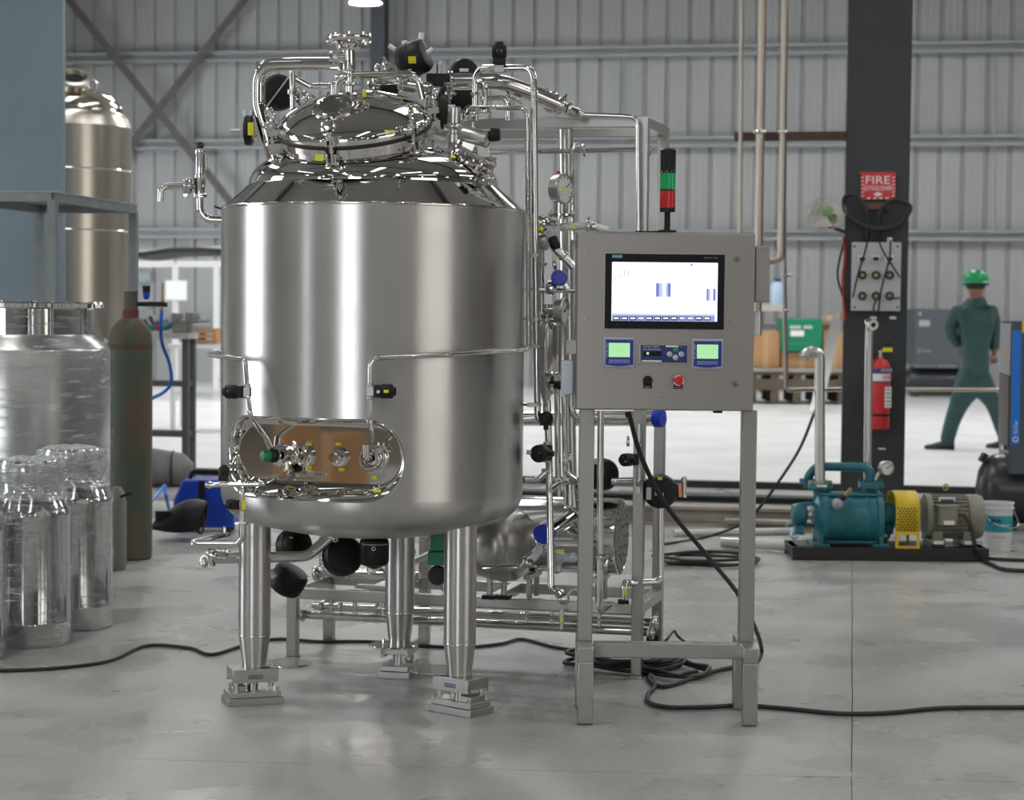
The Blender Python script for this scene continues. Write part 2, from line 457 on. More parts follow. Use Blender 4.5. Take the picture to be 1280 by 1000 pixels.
# the rest of the shell
for nm, c, s, lab in (('wall_left', H(HA0 - .1, 9, HT / 2), (.2, 52.6, HT), 'grey sheeted side wall with tall daylight doors'),
                      ('wall_right', H(HA1 + .1, 9, HT / 2), (.2, 52.6, HT), 'grey sheeted side wall opposite the doors'),
                      ('wall_front', H(0, HB0 - .1, HT / 2), (30, .2, HT), 'grey sheeted wall behind the photographer')):
    tag(MB().box(c, s, -HY).build(nm, WALLD if nm == 'wall_right' else WALLM), lab, 'wall', kind='structure')
ce = MB().box(H(0, 9, HT + .1), (30.4, 52.6, .2), -HY).build('ceiling', ROOFM); tag(ce, 'dark metal roof underside of the hall', 'ceiling', kind='structure')
for k in range(9):
    MB().box(H(0, -14 + k * 6, HT - .3), (29.8, .18, .55), -HY).build('rafter', RAFT, ce)
for a in (-11, -5.5, 0, 5.5, 11):
    for b in (-11, 1, 13, 25):
        MB().box(H(a, b, HT - .03), (.55 if b < 10 else 1.2, 5.2, .04), -HY).build('skylight_sheet', SKYL if b < 20 else SKYF, ce)  # far rows widened for the lid, last row boosted for the white floor
def lit_opening(name, c, size, label):
    w = MB().box(c, size, -HY).build(name, LIT); tag(w, label, 'window', kind='structure')
    fr = MB(); n = 4
    horiz = size[0] > size[1]
    e = ER if horiz else EF; L = max(size[0], size[1]); nrm = EF if horiz else ER
    off = nrm * (.08 if (name in ('window_1', 'added_glow_panel', 'window_6')) else .08)
    for s in (-1, 1):
        fr.box(c + e * (s * L / 2), ((.12, .16, size[2]) if horiz else (.16, .12, size[2])), -HY)
        fr.box(c + EZ * (s * size[2] / 2), ((L + .12, .16, .12) if horiz else (.16, L + .12, .12)), -HY)
    fr.build('window_frame', RAFT, w)
    return w
lit_opening('window_1', H(HA0 + .05, 5.7, 2.9), (.06, 3.6, 5.6), 'tall daylight door in the side wall beside the tanks')
lit_opening('window_3', H(-3.2, HB0 + .05, 2.7), (4.6, .06, 5.2), 'daylight door behind the photographer')
lit_opening('added_window', H(HA0 + .05, 28.5, 2.2), (.06, 4.0, 4.2), 'daylight door added to brighten the left of the back wall')  # added light source: lifts the left part of the back wall
lit_opening('window_4', H(HA0 + .05, -11.0, 2.7), (.06, 1.5, 5.2), 'narrow daylight door in the side wall behind the photographer')
w6 = lit_opening('added_glow_panel', H(HA1 - .05, -3.6, 3.0), (.06, 10.5, 5.8), 'glowing panel added on the side wall to light floor and tank')  # added glowing surface for the tank reflection and the right floor
w6.data.materials[0] = GLOWM
# high bay lamps
LZ = 5.62
def highbay():
    r = thing('high_bay_lamp', H(0, 0, LZ), 'high bay lamp', 'lamp', 'high bay lamps hung from the roof')
    z = LZ
    MB().cyl(H(0, 0, z), H(0, 0, z + .02), .19, seg=20).build('lens', LAMPM, r)
    MB().lathe([(.205, -.01), (.21, .03), (.16, .08), (.09, .12), (.09, .26), (.03, .28), (.0, .28)], H(0, 0, z), seg=20).build('housing', LAMPH, r)
    MB().cyl(H(0, 0, z + .28), H(0, 0, HT - .72), .012, seg=6).build('suspension_rod', LAMPH, r)
    return r
lp = W(457, -4, 25.0)
hb0 = highbay(); hb0.location = W(457, 3, 25.0); hb0['label'] = 'lit high bay lamp above the tank against the back wall'
SPOT = [(a, b) for b in (-12, -6, 0, 6, 12, 18) for a in (-10, -3.5, 3.2, 9.4)] + [(-9, 26), (5, 26), (10.5, 26)]
for a, b in SPOT:
    c = copy_tree(hb0); c.location = H(a, b, LZ); c['label'] = 'high bay lamp hung above the picture in the hall roof'

# ------------------------------------------------------------------ jacketed process tank
VC = Vector((-.501, 7.2, 0)); VR = .543
def vp(th, r, z): return VC + Vector((math.sin(th) * r, -math.cos(th) * r, z))
tank = thing('process_tank', VC, 'large brushed stainless steel process tank on three legs with polished lid', 'tank')
ZB, ZT = .752, 1.753
def exact_normals(o, fn):
    me = o.data
    me.normals_split_custom_set_from_vertices([fn(v.co + ORG[o]) for v in me.vertices])
# shell wall with the obround opening of the nozzle recess
TC = math.radians(-24); HL, HH, ZC = .370, .1375, .8925
def obround(u, hl, hh):
    """point at perimeter fraction u of an obround (s, z)"""
    st = 2 * (hl - hh); arc = PI * hh; Lp = 2 * st + 2 * arc; d = (u % 1) * Lp
    if d < st: return (-st / 2 + d, hh)
    d -= st
    if d < arc: a = PI / 2 - d / hh; return (st / 2 + hh * math.cos(a), hh * math.sin(a))
    d -= arc
    if d < st: return (st / 2 - d, -hh)
    d -= st
    a = -PI / 2 - d / hh
    return (-st / 2 + hh * math.cos(a), hh * math.sin(a))
NP = 160
m = MB(); SX, ZR0, ZR1 = .62, ZB, 1.20
rings = 14; cont = [obround(k / NP, HL, HH) for k in range(NP)]
def rect_hit(s, z):
    t = min(SX / abs(s) if abs(s) > 1e-9 else 1e9, ((ZR1 - ZC) if z > 0 else (ZC - ZR0)) / abs(z) if abs(z) > 1e-9 else 1e9)
    return s * t, z * t
vs = []
for i in range(rings + 1):
    t = (i / rings) ** 1.5
    for s, z in cont:
        S, Z = rect_hit(s, z)
        ss, zz = s + (S - s) * t, z + (Z - z) * t
        vs.append(vp(TC + ss / VR, VR, ZC + zz))
m.add(vs, [(i * NP + k, i * NP + (k + 1) % NP, (i + 1) * NP + (k + 1) % NP, (i + 1) * NP + k) for i in range(rings) for k in range(NP)])
# corners the rays cut off
for sx, sz, zz in ((-1, 1, ZR1 - ZC), (1, 1, ZR1 - ZC), (-1, -1, ZC - ZR0), (1, -1, ZC - ZR0)):
    pts = [(SX * sx, zz * sz)]
    cand = [rect_hit(*c) for c in cont]
    near = sorted([c for c in cand if c[0] * sx > 0 and c[1] * sz > 0], key=lambda c: (c[0] - SX * sx) ** 2 + (c[1] - zz * sz) ** 2)
    a = [c for c in near if abs(abs(c[0]) - SX) < 1e-6][:1] + [c for c in near if abs(abs(c[1]) - zz) < 1e-6][:1]
    if len(a) == 2: m.add([vp(TC + p[0] / VR, VR, ZC + p[1]) for p in pts + a], [(0, 1, 2)])
def wall_grid(t0, t1, z0, z1, nt, nz):
    vs = [vp(t0 + (t1 - t0) * i / nt, VR, z0 + (z1 - z0) * j / nz) for j in range(nz + 1) for i in range(nt + 1)]
    m.add(vs, [(j * (nt + 1) + i, j * (nt + 1) + i + 1, (j + 1) * (nt + 1) + i + 1, (j + 1) * (nt + 1) + i) for j in range(nz) for i in range(nt)])
a = SX / VR
wall_grid(TC + a, TC + 2 * PI - a, ZR0, ZR1, 150, 4)
wall_grid(0, 2 * PI, ZR1, ZT, 224, 6)
shell = m.build('shell_wall', SHELL, tank)
exact_normals(shell, lambda p: Vector((p.x - VC.x, p.y - VC.y, 0)).normalized())
# dished bottom
pr = [(VR, ZB)]
kr = .11
for k in range(1, 9):
    t = math.radians(74) * k / 8; pr.append((VR - kr + kr * math.cos(t), ZB - kr * math.sin(t)))
r0, z0 = pr[-1]; Rc = r0 / math.sin(math.radians(16)); zc = z0 + Rc * math.cos(math.radians(16))
for k in range(1, 13):
    t = math.radians(16) * (1 - k / 12); pr.append((Rc * math.sin(t) if k < 12 else 0, zc - Rc * math.cos(t)))
MB().lathe(pr, VC, seg=128).build('bottom_head', SHELL, tank, sharp=60)
ZBOT = pr[-1][1]
# weld line, polished cone and top head
MB().lathe([(VR + .0005, ZT - .006), (VR + .002, ZT - .002), (VR + .001, ZT + .003), (VR - .004, ZT + .005)], VC, seg=128).build('weld_seam', POLISH, tank)
MB().lathe([(VR - .001, ZT), (.50, ZT + .038), (.447, 1.838)], VC, seg=160).build('cone', MIRROR, tank, sharp=60)
MB().lathe([(.447, 1.838), (.4475, 1.845), (.444, 1.862), (.434, 1.882), (.416, 1.902), (.39, 1.922), (.35, 1.942), (.29, 1.962), (.2, 1.98), (.1, 1.99), (0, 1.993)], VC, seg=128).build('top_head', MIRROR, tank, sharp=60)
# nozzle recess: flared mirror walls and a flat back plate
NR = Vector((math.sin(TC), -math.cos(TC), 0)); TR = Vector((math.cos(TC), math.sin(TC), 0)); DP = .395
HLi, HHi = .318, .0955
m = MB(); vs = []; K = 9
for i in range(K + 1):
    t = i / K; e = math.sin(t * PI / 2)
    for k in range(NP):
        s, z = cont[k]; si, zi = obround(k / NP, HLi, HHi)
        A = vp(TC + s / VR, VR, ZC + z); B = VC + NR * DP + TR * si + EZ * (ZC + .010 + zi)
        f1 = 1 - (1 - t) ** 1.8; f2 = t ** 1.5
        P = A + (B - A) * t
        d = NR * ((B - A).dot(NR) * (f2 - t)); lat = (B - A) - NR * (B - A).dot(NR)
        vs.append(P + d * .8 + lat * ((f1 - t) * .5))
m.add(vs, [(i * NP + k, i * NP + (k + 1) % NP, (i + 1) * NP + (k + 1) % NP, (i + 1) * NP + k) for i in range(K) for k in range(NP)])
rec = m.build('nozzle_recess', MIRROR, tank, sharp=70)
bpv = [VC + NR * DP + TR * obround(k / NP, HLi, HHi)[0] + EZ * (ZC + .010 + obround(k / NP, HLi, HHi)[1]) for k in range(NP)]
MB().add(bpv, [tuple(range(NP))]).build('back_plate', MIRROR, rec, flat=True)
rim = [vp(TC + c[0] / VR, VR + .001, ZC + c[1]) for c in cont]; rim.append(rim[0])
MB().tube(rim, .0035, seg=6, cap=False).build('recess_rim', POLISH, rec)
def RP(px, py, out=0.0):
    """a pixel on the plane out metres in front of the recess back plate"""
    d = W(px, py, 1.0) - Vector((0, 0, CAMZ)); c = Vector((0, 0, CAMZ)); q = VC + NR * (DP + out)
    return c + d * ((q - c).dot(NR) / d.dot(NR))
def ferrule(parent, p, n, r, mt=MIRROR, name='ferrule', bore=True):
    pr = [(r, 0), (r, .006), (r * .96, .009), (r * .62, .010), (r * .6, .018), (r * .52, .02)] + ([(r * .36, .02), (r * .34, .004), (0, .004)] if bore else [(0, .02)])
    return MB().lathe(pr, p, n, seg=28).build(name, mt, parent)
def clamp(parent, p, n, r, ang=0.0, mt=POLISH, name='clamp'):
    """tri-clamp ring with its wing nut"""
    x, y, a = frame_of(n); u = x * math.cos(ang) + y * math.sin(ang); p = Vector(p)
    m = MB(); w = max(.006, r * .28)
    m.lathe([(r * .8, -w), (r * 1.0, -w), (r * 1.12, -w * .4), (r * 1.12, w * .4), (r * 1.0, w), (r * .8, w)], p, n, seg=24)
    m.box(p + u * r * 1.2, (w * 1.6, w * 2.2, w * 1.6)); m.cyl(p + u * r * 1.1, p + u * r * 1.75, w * .4, seg=8)
    v = u.cross(a)
    m.beam(p + u * r * 1.6 - v * r * .3, p + u * r * 1.6 + v * r * .3, w * .6, w * .9, up=a)
    return m.build(name, mt, parent)
def label_tag(parent, p, n, w, h, up=EZ, mt=YELLOW, name='tag'):
    n = Vector(n).normalized(); x = up.cross(n).normalized(); y = n.cross(x)
    return MB().box(p, (w, h, .0015), M=Matrix((x, y, n)).transposed()).build(name, mt, parent)
CAMP = Vector((0, 0, CAMZ))
def actuator(parent, c, axis, r, L, tagside=True, mt=BLACK, name='actuator', fit=True, label=None):
    """black pneumatic actuator: drum with ribs, end caps and white air fittings"""
    c = Vector(c); x, y, a = frame_of(axis); m = MB()
    m.lathe([(0, -L / 2), (r * .62, -L / 2), (r * .9, -L * .40), (r, -L * .28), (r, -L * .04), (r * 1.03, -L * .02), (r * 1.03, L * .02), (r, L * .04), (r, L * .30), (r * .86, L * .44), (r * .5, L / 2), (0, L / 2)], c, axis, seg=28)
    o = m.build(name, mt, parent, label=label)
    if fit:
        v = (CAMP - c).normalized(); v = (v - a * v.dot(a)).normalized()
        for s, q in ((-1, .3), (1, .25)):
            p = c + a * (s * L * q) + (EZ if abs(a.z) < .9 else x) * r * .95
            MB().cyl(p, p + (EZ if abs(a.z) < .9 else x) * r * .35 + a * s * .004, r * .16, seg=10).build('air_fitting', WHITEP, o)
    if tagside:
        v = (CAMP - c).normalized(); v = (v - a * v.dot(a)).normalized()
        label_tag(o, c + v * (r + .001) + a * L * .12, v, r * .45, r * .4, up=a if abs(a.z) > .5 else EZ)
    return o
def small_valve(parent, c, pipe_dir, act_dir, s=1.0, tags=True, name='valve'):
    """diaphragm valve: steel body in the line, black square bonnet and round head"""
    c = Vector(c); p = Vector(pipe_dir).normalized(); a = Vector(act_dir).normalized()
    a = (a - p * a.dot(p)).normalized(); q = p.cross(a)
    m = MB(); M = Matrix((q, p, a)).transposed()
    m.box(c, (.026 * s, .036 * s, .026 * s), M=M); m.cyl(c - p * .03 * s, c + p * .03 * s, .012 * s, seg=12)
    o = m.build(name, CAST, parent, bevel=.002)
    b = MB(); b.box(c + a * .026 * s, (.044 * s, .044 * s, .022 * s), M=M)
    b.lathe([(.022 * s, .036 * s), (.026 * s, .042 * s), (.026 * s, .075 * s), (.023 * s, .082 * s), (.016 * s, .083 * s), (.015 * s, .092 * s), (0, .093 * s)], c, a, seg=20)
    b.cyl(c + a * .055 * s + q * .018 * s, c + a * .055 * s + q * .04 * s, .009 * s, seg=8)
    h = b.build('actuator_head', BLACK, o, bevel=.0015)
    if tags:
        v = (CAMP - c).normalized()
        v = (v - a * v.dot(a)).normalized()
        label_tag(h, c + a * .058 * s + v * .0275 * s, v, .018 * s, .010 * s)
    MB().cyl(c + a * .03 * s - q * .02 * s, c + a * .03 * s - q * .045 * s, .006 * s, seg=8).build('air_fitting', WHITEP, h)
    return o
def pipe(parent, pts, rpx, bend=.03, mt=POLISH, name='pipe', seg=14, cap=True):
    P = [W(*p) if not isinstance(p, Vector) else p for p in pts]
    Y = sum(p.y for p in P) / len(P)
    return MB().tube(P, rpx * Y / F, bend, seg=seg, n=7, cap=cap).build(name, mt, parent, sharp=50)
def UNIT(p, q): return (Vector(q) - Vector(p)).normalized()

# --- nozzles in the recess
def nozzle(px, py, rpx, L):
    p = RP(px, py); r = rpx * p.y / F
    m = MB(); m.lathe([(r, 0), (r, .012), (r * .72, .014), (r * .7, L * .6), (r * .55, L * .62), (r * .5, L), (r * .3, L), (r * .28, L * .3), (0, L * .3)], p, NR, seg=24)
    return m.build('nozzle', MIRROR, rec), p + NR * L
nozzle(424, 571, 12, .05); nozzle(382, 570, 13, .035)
n3, q3 = nozzle(352, 569, 14, .04)
p = RP(467, 573); ferrule(rec, p, NR, .045); clamp(rec, p + NR * .026, NR, .038, ang=.7)
MB().tube([p + NR * .01, p + NR * .05, p + NR * .055 + EZ * .05], .012, .02).build('elbow', POLISH, rec)
for px, py in ((386, 555), (386, 584), (423, 555), (427, 587), (468, 597), (357, 587)):
    label_tag(rec, RP(px, py, .002), NR, .021, .011)
label_tag(rec, RP(473, 613.5, .05) + NR * .01, (NR + EZ * .6), .026, .012)
# sampling valve with green knob at the outer end of the recess
sv0 = RP(365, 569, .04); sv1 = W(322, 570, 6.74)
sd = UNIT(sv0, sv1)
m = MB(); m.lathe([(.024, -.02), (.03, -.01), (.03, .006), (.02, .01), (.02, .03), (.026, .034), (.026, .05), (.015, .055), (.015, .07)], sv0, sd, seg=20)
sv = m.build('sampling_valve', MIRROR, rec)
MB().lathe([(.024, .07), (.025, .085), (.02, .09), (0, .09)], sv0, sd, seg=20).build('collar', BLACK, sv)
kk = MB(); kk.lathe([(0.0, .088), (.014, .089), (.021, .097), (.022, .112), (.016, .124), (0, .128)], sv0, sd, seg=20); kk.build('knob', GREENP, sv)
MB().tube([sv0 + sd * .02, sv0 + sd * .02 - EZ * .06, sv0 + sd * .02 - EZ * .075 + NR * .06], .006, .02).build('drain_tube', POLISH, sv)
clamp(sv, sv0, sd, .03, ang=1.2)

# --- thin pipes along the shell
yp = lambda th, r=VR + .05: VC.y - math.cos(th) * r
B_PTS = [W(581, 150, 7.35), W(581, 134.5, 7.35), W(659, 136, 7.15), W(661, 437, 7.10), W(560, 443, 6.58), W(463, 447.5, 6.55), W(463, 520, 6.56), RP(465, 552, .055)]
pipe(tank, B_PTS, 3.3, .035)
small_valve(tank, W(463, 489, 6.555), EZ, (1, 0, .02), .92)
A_PTS = [W(594, 150, 7.4), W(594, 85, 7.4), W(667, 85, 7.2), W(669, 300, 7.2), W(672, 526, 7.2), W(689, 526, 7.2)]
pipe(tank, A_PTS, 4.2, .045)
small_valve(tank, W(624, 86, 7.3), (1, 0, 0), (-.05, -.05, 1), 1.05)
for y in (319, 399, 433, 506):
    m = MB(); p = W(664, y, 7.16); m.beam(W(650, y, 7.2), W(676, y, 7.16), .010, .008); m.box(p, (.03, .016, .016)); m.cyl(p + V(.02, -.012, 0), p + V(.02, .012, 0), .006, seg=6)
    m.build('pipe_clip', CAST, tank)
L_PTS = [W(286, 439, 7.35), W(262, 443, 7.1), W(283, 446.5, 6.9), W(306, 449, 6.77), W(309, 489, 6.74), W(313, 521, 6.72), RP(332, 547, .04), RP(338, 560, .02)]
pipe(tank, L_PTS, 3.3, .03)
small_valve(tank, W(309, 490, 6.74), EZ, (-1, .15, 0), .92)
# vertical sample line by the left leg
T_PTS = [W(306, 606, 6.78), W(302.5, 614, 6.76), W(303.5, 672, 6.76), W(296, 681, 6.78), W(243, 681, 6.80), W(240, 678, 6.82), W(285, 668, 7.1)]
pipe(tank, T_PTS, 3.6, .02)
pipe(tank, [RP(345, 596, .06), W(330, 605, 6.68), W(268, 606, 6.70), W(259, 606, 6.70)], 3.0, .02)
m = MB(); m.lathe([(.006, 0), (.013, .012), (.013, .02), (.006, .022), (.006, .05)], W(256, 606, 6.70), (1, 0, 0), seg=14); m.build('hose_tail', POLISH, tank)
small_valve(tank, W(279, 605, 6.70), (1, 0, 0), (.25, .3, .9), .7, tags=False)
small_valve(tank, W(303, 631, 6.755), EZ, (-.9, .4, 0), .7, tags=False)
label_tag(tank, W(304.5, 631, 6.74), (0, -1, 0), .012, .034)
clamp(tank, W(303.5, 654, 6.755), EZ, .017, ang=-1.4)
# overflow / sample outlet at the left shoulder
O = [W(282, 275, 7.2), W(251, 274, 7.2), W(250, 245, 7.2)]
pipe(tank, O, 5.0, .05)
m = MB(); o0 = W(250, 247, 7.2)
m.lathe([(.014, 0), (.026, .002), (.026, .012), (.018, .016), (.018, .04), (.021, .044), (.021, .08), (.017, .085), (.017, .15), (.019, .155), (.019, .168), (.008, .172), (.008, .178), (0, .178)], o0, EZ, seg=24)
ov = m.build('outlet_valve', POLISH, tank)
MB().ball(o0 + EZ * .186, .0145, 14).build('ball_knob', BLACKG, ov)
MB().cyl(o0 + V(.022, 0, .10), o0 + V(.022, 0, .15), .004, seg=8).build('guide_pin', POLISH, ov)
clamp(ov, o0 + EZ * .006, EZ, .023, ang=.3)
pipe(ov, [W(244, 232, 7.2), W(208, 233, 7.17), W(201, 236, 7.16), W(200.5, 252, 7.16)], 4.2, .04, name='spout')
MB().lathe([(.013, .0), (.018, .006), (.03, .026), (.03, .03)][::-1], W(230, 232.5, 7.19) - V(0.005, 0, 0), (1, 0, 0), seg=20).build('reducer', POLISH, ov)
clamp(ov, W(232, 232.5, 7.19), (1, 0, 0), .026, ang=-1.4)
MB().cyl(W(279, 262, 7.15), W(268, 258, 7.15), .004, seg=6).build('grounding_stud', BLACK, tank)

# --- manway
MN = Vector((-.075, -.335, .94)).normalized(); M0 = W(443, 160, 7.02)
MX = Vector((1, 0, 0)); MX = (MX - MN * MX.dot(MN)).normalized(); MY = MN.cross(MX)       # MY points away
def mp(ang, r, h): return M0 + (MX * math.cos(ang) + MY * math.sin(ang)) * r + MN * h
RL = .268
MB().lathe([(RL * .955, -.20), (RL * .955, -.03), (RL, -.028), (RL, -.004)], M0, MN, seg=96).build('manway_neck', MIRROR, tank)
MB().lathe([(RL + .004, -.006), (RL + .006, 0), (RL + .004, .006), (RL - .03, .006), (RL - .03, -.006)], M0, MN, seg=96).build('gasket', RUBBER, tank)
lid = MB().lathe([(RL, .004), (RL + .002, .02), (RL - .004, .036), (RL - .02, .048), (.22, .07), (.17, .092), (.11, .11), (.05, .12), (0, .122)], M0, MN, seg=96).build('manway_lid', MIRROR, tank, sharp=60)
for dg in (-101, -42, 18, 78, 138, 198):
    a = math.radians(dg); u = MX * math.cos(a) + MY * math.sin(a); tn = -MX * math.sin(a) + MY * math.cos(a)
    m = MB(); Mx = Matrix((u, tn, MN)).transposed()
    for s in (-1, 1):
        m.box(mp(a, RL + .016, -.03) + tn * (s * .014), (.045, .006, .038), M=Mx)
        m.box(mp(a, RL + .012, .026) + tn * (s * .014), (.05, .008, .022), M=Mx)
    m.cyl(mp(a, RL + .022, -.045) - tn * .022, mp(a, RL + .022, -.045) + tn * .022, .006, seg=8)
    m.cyl(mp(a, RL + .022, -.05), mp(a, RL + .022, .06), .007, seg=10)
    m.lathe([(.016, .038), (.016, .05), (.011, .056), (.011, .066)], mp(a, RL + .022, 0), MN, seg=14)
    ck = m.build('swing_bolt', POLISH, tank, bevel=.0015)
    MB().torus(mp(a, RL + .022, .088), (tn * .55 + u * .83) if dg in (-42, 18) else (u * .8 + tn * .5), .021, .0058, 24, 8).build('eye_nut', MIRROR, ck)
# sight glass
SN = (MN * .94 + Vector((-.05, -.30, -.02))).normalized(); S0 = mp(math.radians(-112), .112, .104) + V(-.004, 0, -.012)
m = MB(); m.lathe([(.055, -.05), (.055, .0), (.078, .003), (.080, .010), (.078, .022), (.070, .026), (.060, .027), (.056, .022)], S0, SN, seg=48)
sg = m.build('sight_glass_flange', MIRROR, lid)
MB().lathe([(.057, .02), (.056, .0215), (0, .0215)], S0, SN, seg=40).build('sight_glass_pane', mat('sight_glass', (.16, .155, .15), .04, .6), sg)
b = MB().bolts(S0, SN, .068, 6, .006, .036); b.build('flange_bolts', POLISH, sg)
# lid lifting handle and small fittings on the lid
pipe(lid, [W(418, 124, 6.98), W(418, 97, 6.98), W(440, 94, 7.0), W(480, 93, 7.02), W(521, 92, 7.04), W(529, 124, 7.04)], 4.6, .05, name='lid_handle')
label_tag(lid, W(418, 120, 6.95), (0, -1, 0), .016, .012); label_tag(lid, W(455.5, 116, 6.92), (0, -1, 0), .012, .026)
label_tag(lid, W(488, 164, 6.74), (.1, -.9, .5), .04, .006, up=V(0, .4, 1))
label_tag(tank, W(399, 197, 6.755), (-.1, -1, .2), .027, .022)
# top stack: vertical nozzle with wide flange above the lid
TB = W(437, 118, 7.0); k = 7.0 / F
m = MB()
m.lathe([(.014, -.03), (.014, .078), (.022, .08), (.024, .086), (.024, .15), (.030, .152), (.034, .165), (.05, .178), (.078, .182), (.081, .186), (.081, .196), (.075, .2), (.05, .2), (.045, .19), (.04, .16), (0, .15)], TB, (-.03, -.02, 1), seg=36)
stk = m.build('flanged_nozzle', MIRROR, tank)
MB().bolts(TB + EZ * .176, (-.03, -.02, 1), .068, 8, .0075, .034).build('flange_bolts', POLISH, stk)
clamp(stk, TB + EZ * .035, EZ, .024, ang=2.2); clamp(stk, TB + EZ * .125 + V(-.05, 0, 0), (1, 0, 0), .026, ang=-1.2)
m = MB(); m.cyl(TB + EZ * .125, TB + V(-.07, .0, .125), .022, seg=20); m.build('side_branch', MIRROR, stk)
pipe(tank, [W(345, 210, 7.2), W(323, 130, 7.2), W(323, 81, 7.2), W(380, 79.5, 7.1), W(428, 79.5, 7.0)], 8.4, .10, MIRROR, seg=20, name='vent_pipe')
clamp(tank, W(338, 157, 7.15), (.0, .1, 1), .03, ang=2.5)
actuator(tank, W(311, 163, 7.22), (1, 0, 0), .054, .036, tagside=False, label='black drum actuator with yellow label beside the vent pipe')
label_tag(tank, W(313.5, 161, 7.165), (-.1, -1, 0), .022, .046)
MB().cyl(W(300, 163, 7.2), W(288, 163, 7.2), .006, seg=8).build('air_fitting', WHITEP, tank)
MB().cyl(W(316, 173, 7.15), W(322, 171, 7.15), .009, seg=8).build('plug', POLISH, tank)
# left rear cluster
actuator(tank, W(348, 116, 7.52), (.35, -.9, .1), .066, .08, tagside=False, fit=False)
MB().cyl(W(365, 88, 7.4), W(366, 138, 7.4), .0105, seg=14).build('stub_pipe', POLISH, tank)
MB().lathe([(.019, -.008), (.019, .008)], W(365.5, 115, 7.4), EZ, seg=18).build('collar', SATIN, tank)
MB().cyl(W(364, 92, 7.38), W(333, 134, 7.38), .003, seg=6).build('stay_rod', SATIN, tank)
pipe(tank, [W(362, 97, 7.42), W(372, 99, 7.42), W(388, 108, 7.42), W(416, 107.5, 7.42)], 3.8, .03)
for (x, y, Y, r, a) in ((377, 114, 7.36, .019, .2), (384, 124, 7.36, .022, 1.0), (390, 122, 7.34, .015, 2.0), (345, 187, 7.0, .024, .5), (352, 194, 6.98, .02, 2.1)):
    clamp(tank, W(x, y, Y), (.5, -.3, .8), r, ang=a)
MB().cyl(W(350, 205, 7.0), W(343, 180, 7.02), .026, seg=20).build('nozzle_stub', MIRROR, tank)
MB().lathe([(.03, 0), (.034, .008), (.03, .016), (.0, .018)], W(343, 181, 7.02), (-.2, -.3, .9), seg=24).build('blind_cap', MIRROR, tank)
# right rear cluster: large actuator and transfer pipe
actuator(tank, W(517, 74, 7.32), (.86, -.30, .36), .063, .118, label='large black drum actuator behind the lid')
for x0, y0, x1, y1 in ((494, 62, 486, 57), (534, 66, 541, 61)):
    MB().cyl(W(x0, y0, 7.26), W(x1, y1, 7.26), .009, seg=10).build('air_fitting', WHITEP, tank)
m = MB(); m.box(W(548, 98, 7.34), (.085, .06, .03)); m.box(W(546, 103, 7.3), (.055, .05, .03)); m.build('positioner', BLACK, tank, bevel=.003)
m = MB(); m.cyl(W(549, 92, 7.34), W(549, 81, 7.34), .011, seg=10); m.build('regulator', CAST, tank)
MB().cyl(W(549, 82, 7.34), W(549, 76, 7.34), .009, seg=10).build('air_fitting', WHITEP, tank)
MB().cyl(W(552, 104, 7.32), W(566, 104, 7.32), .008, seg=10).build('spindle', POLISH, tank)
for (x, y, Y, r, ax, a) in ((474, 88, 7.12, .022, (.8, -.4, .3), .4), (484, 86, 7.16, .026, (.8, -.4, .3), 1.6), (493, 90, 7.16, .022, (.3, -.6, .6), 2.4), (470, 98, 7.1, .018, (1, 0, .1), 1.0), (500, 104, 7.14, .024, (1, -.2, .1), .3)):
    clamp(tank, W(x, y, Y), ax, r, ang=a)
MB().tube([W(466, 100, 7.12), W(500, 98, 7.14), W(513, 92, 7.24)], .02, .03).build('valve_body', MIRROR, tank)
MB().tube([W(500, 106, 7.2), W(540, 112, 7.2)], .024, seg=16).build('valve_body', POLISH, tank)
MB().lathe([(0, -.02), (.03, -.018), (.036, -.008), (.036, .008), (.03, .02), (0, .022)], W(487, 110, 7.3), (0, -1, .2), seg=24).build('sensor_cap', BLACK, tank)
actuator(tank, W(549, 139, 7.30), (.8, -.55, .1), .064, .05, tagside=False, fit=False)
MB().lathe([(.0, 0), (.05, .0), (.052, .006), (.05, .012), (0, .012)], W(541, 137, 7.27), (.8, -.55, .1), seg=28).build('actuator_flange', SATIN, tank)
MB().cyl(W(560, 133, 7.24), W(569, 133, 7.24), .006, seg=8).build('air_fitting', WHITEP, tank)
m = MB(); nb = W(566, 186, 7.2)
m.lathe([(.018, -.03), (.018, .015), (.026, .02), (.026, .05), (.022, .054), (.022, .066), (.028, .07), (.028, .085), (.024, .09), (.024, .145), (.02, .15), (0, .15)], nb, (.03, 0, 1), seg=24)
m.build('relief_valve', SATIN, tank); clamp(tank, nb + EZ * .078, EZ, .03, ang=-.4)
# inclined lamp port at the right shoulder
PN = (V(.44, -.32, .84)).normalized(); P0 = W(586, 207, 7.04)
m = MB(); m.lathe([(.062, -.09), (.062, 0), (.086, .003), (.088, .012), (.086, .02), (.064, .022), (.064, .032), (.086, .034), (.088, .044), (.084, .05), (.04, .052), (0, .052)], P0, PN, seg=48)
lpn = m.build('lamp_port', MIRROR, tank); MB().bolts(P0 - PN * .008, PN, .076, 8, .0075, .068, .2).build('flange_bolts', POLISH, lpn)
clamp(lpn, P0 + PN * .026 + V(-.09, -.04, 0), (V(-.6, -.5, .3)), .016, ang=.4)
px_, py_, pa_ = frame_of(PN)
LB = W(595, 171, 7.02)
for s in (-1, 1):
    q = P0 + PN * .05 + Vector((s * .03, 0, -s * .012)); e = LB + Vector((s * .022 + .005, 0, -.012 - s * .008))
    MB().beam(q, e, .042, .004, up=(0, -1, .1)).build('bracket', SATIN, lpn)
ld = V(.93, -.28, -.22).normalized()
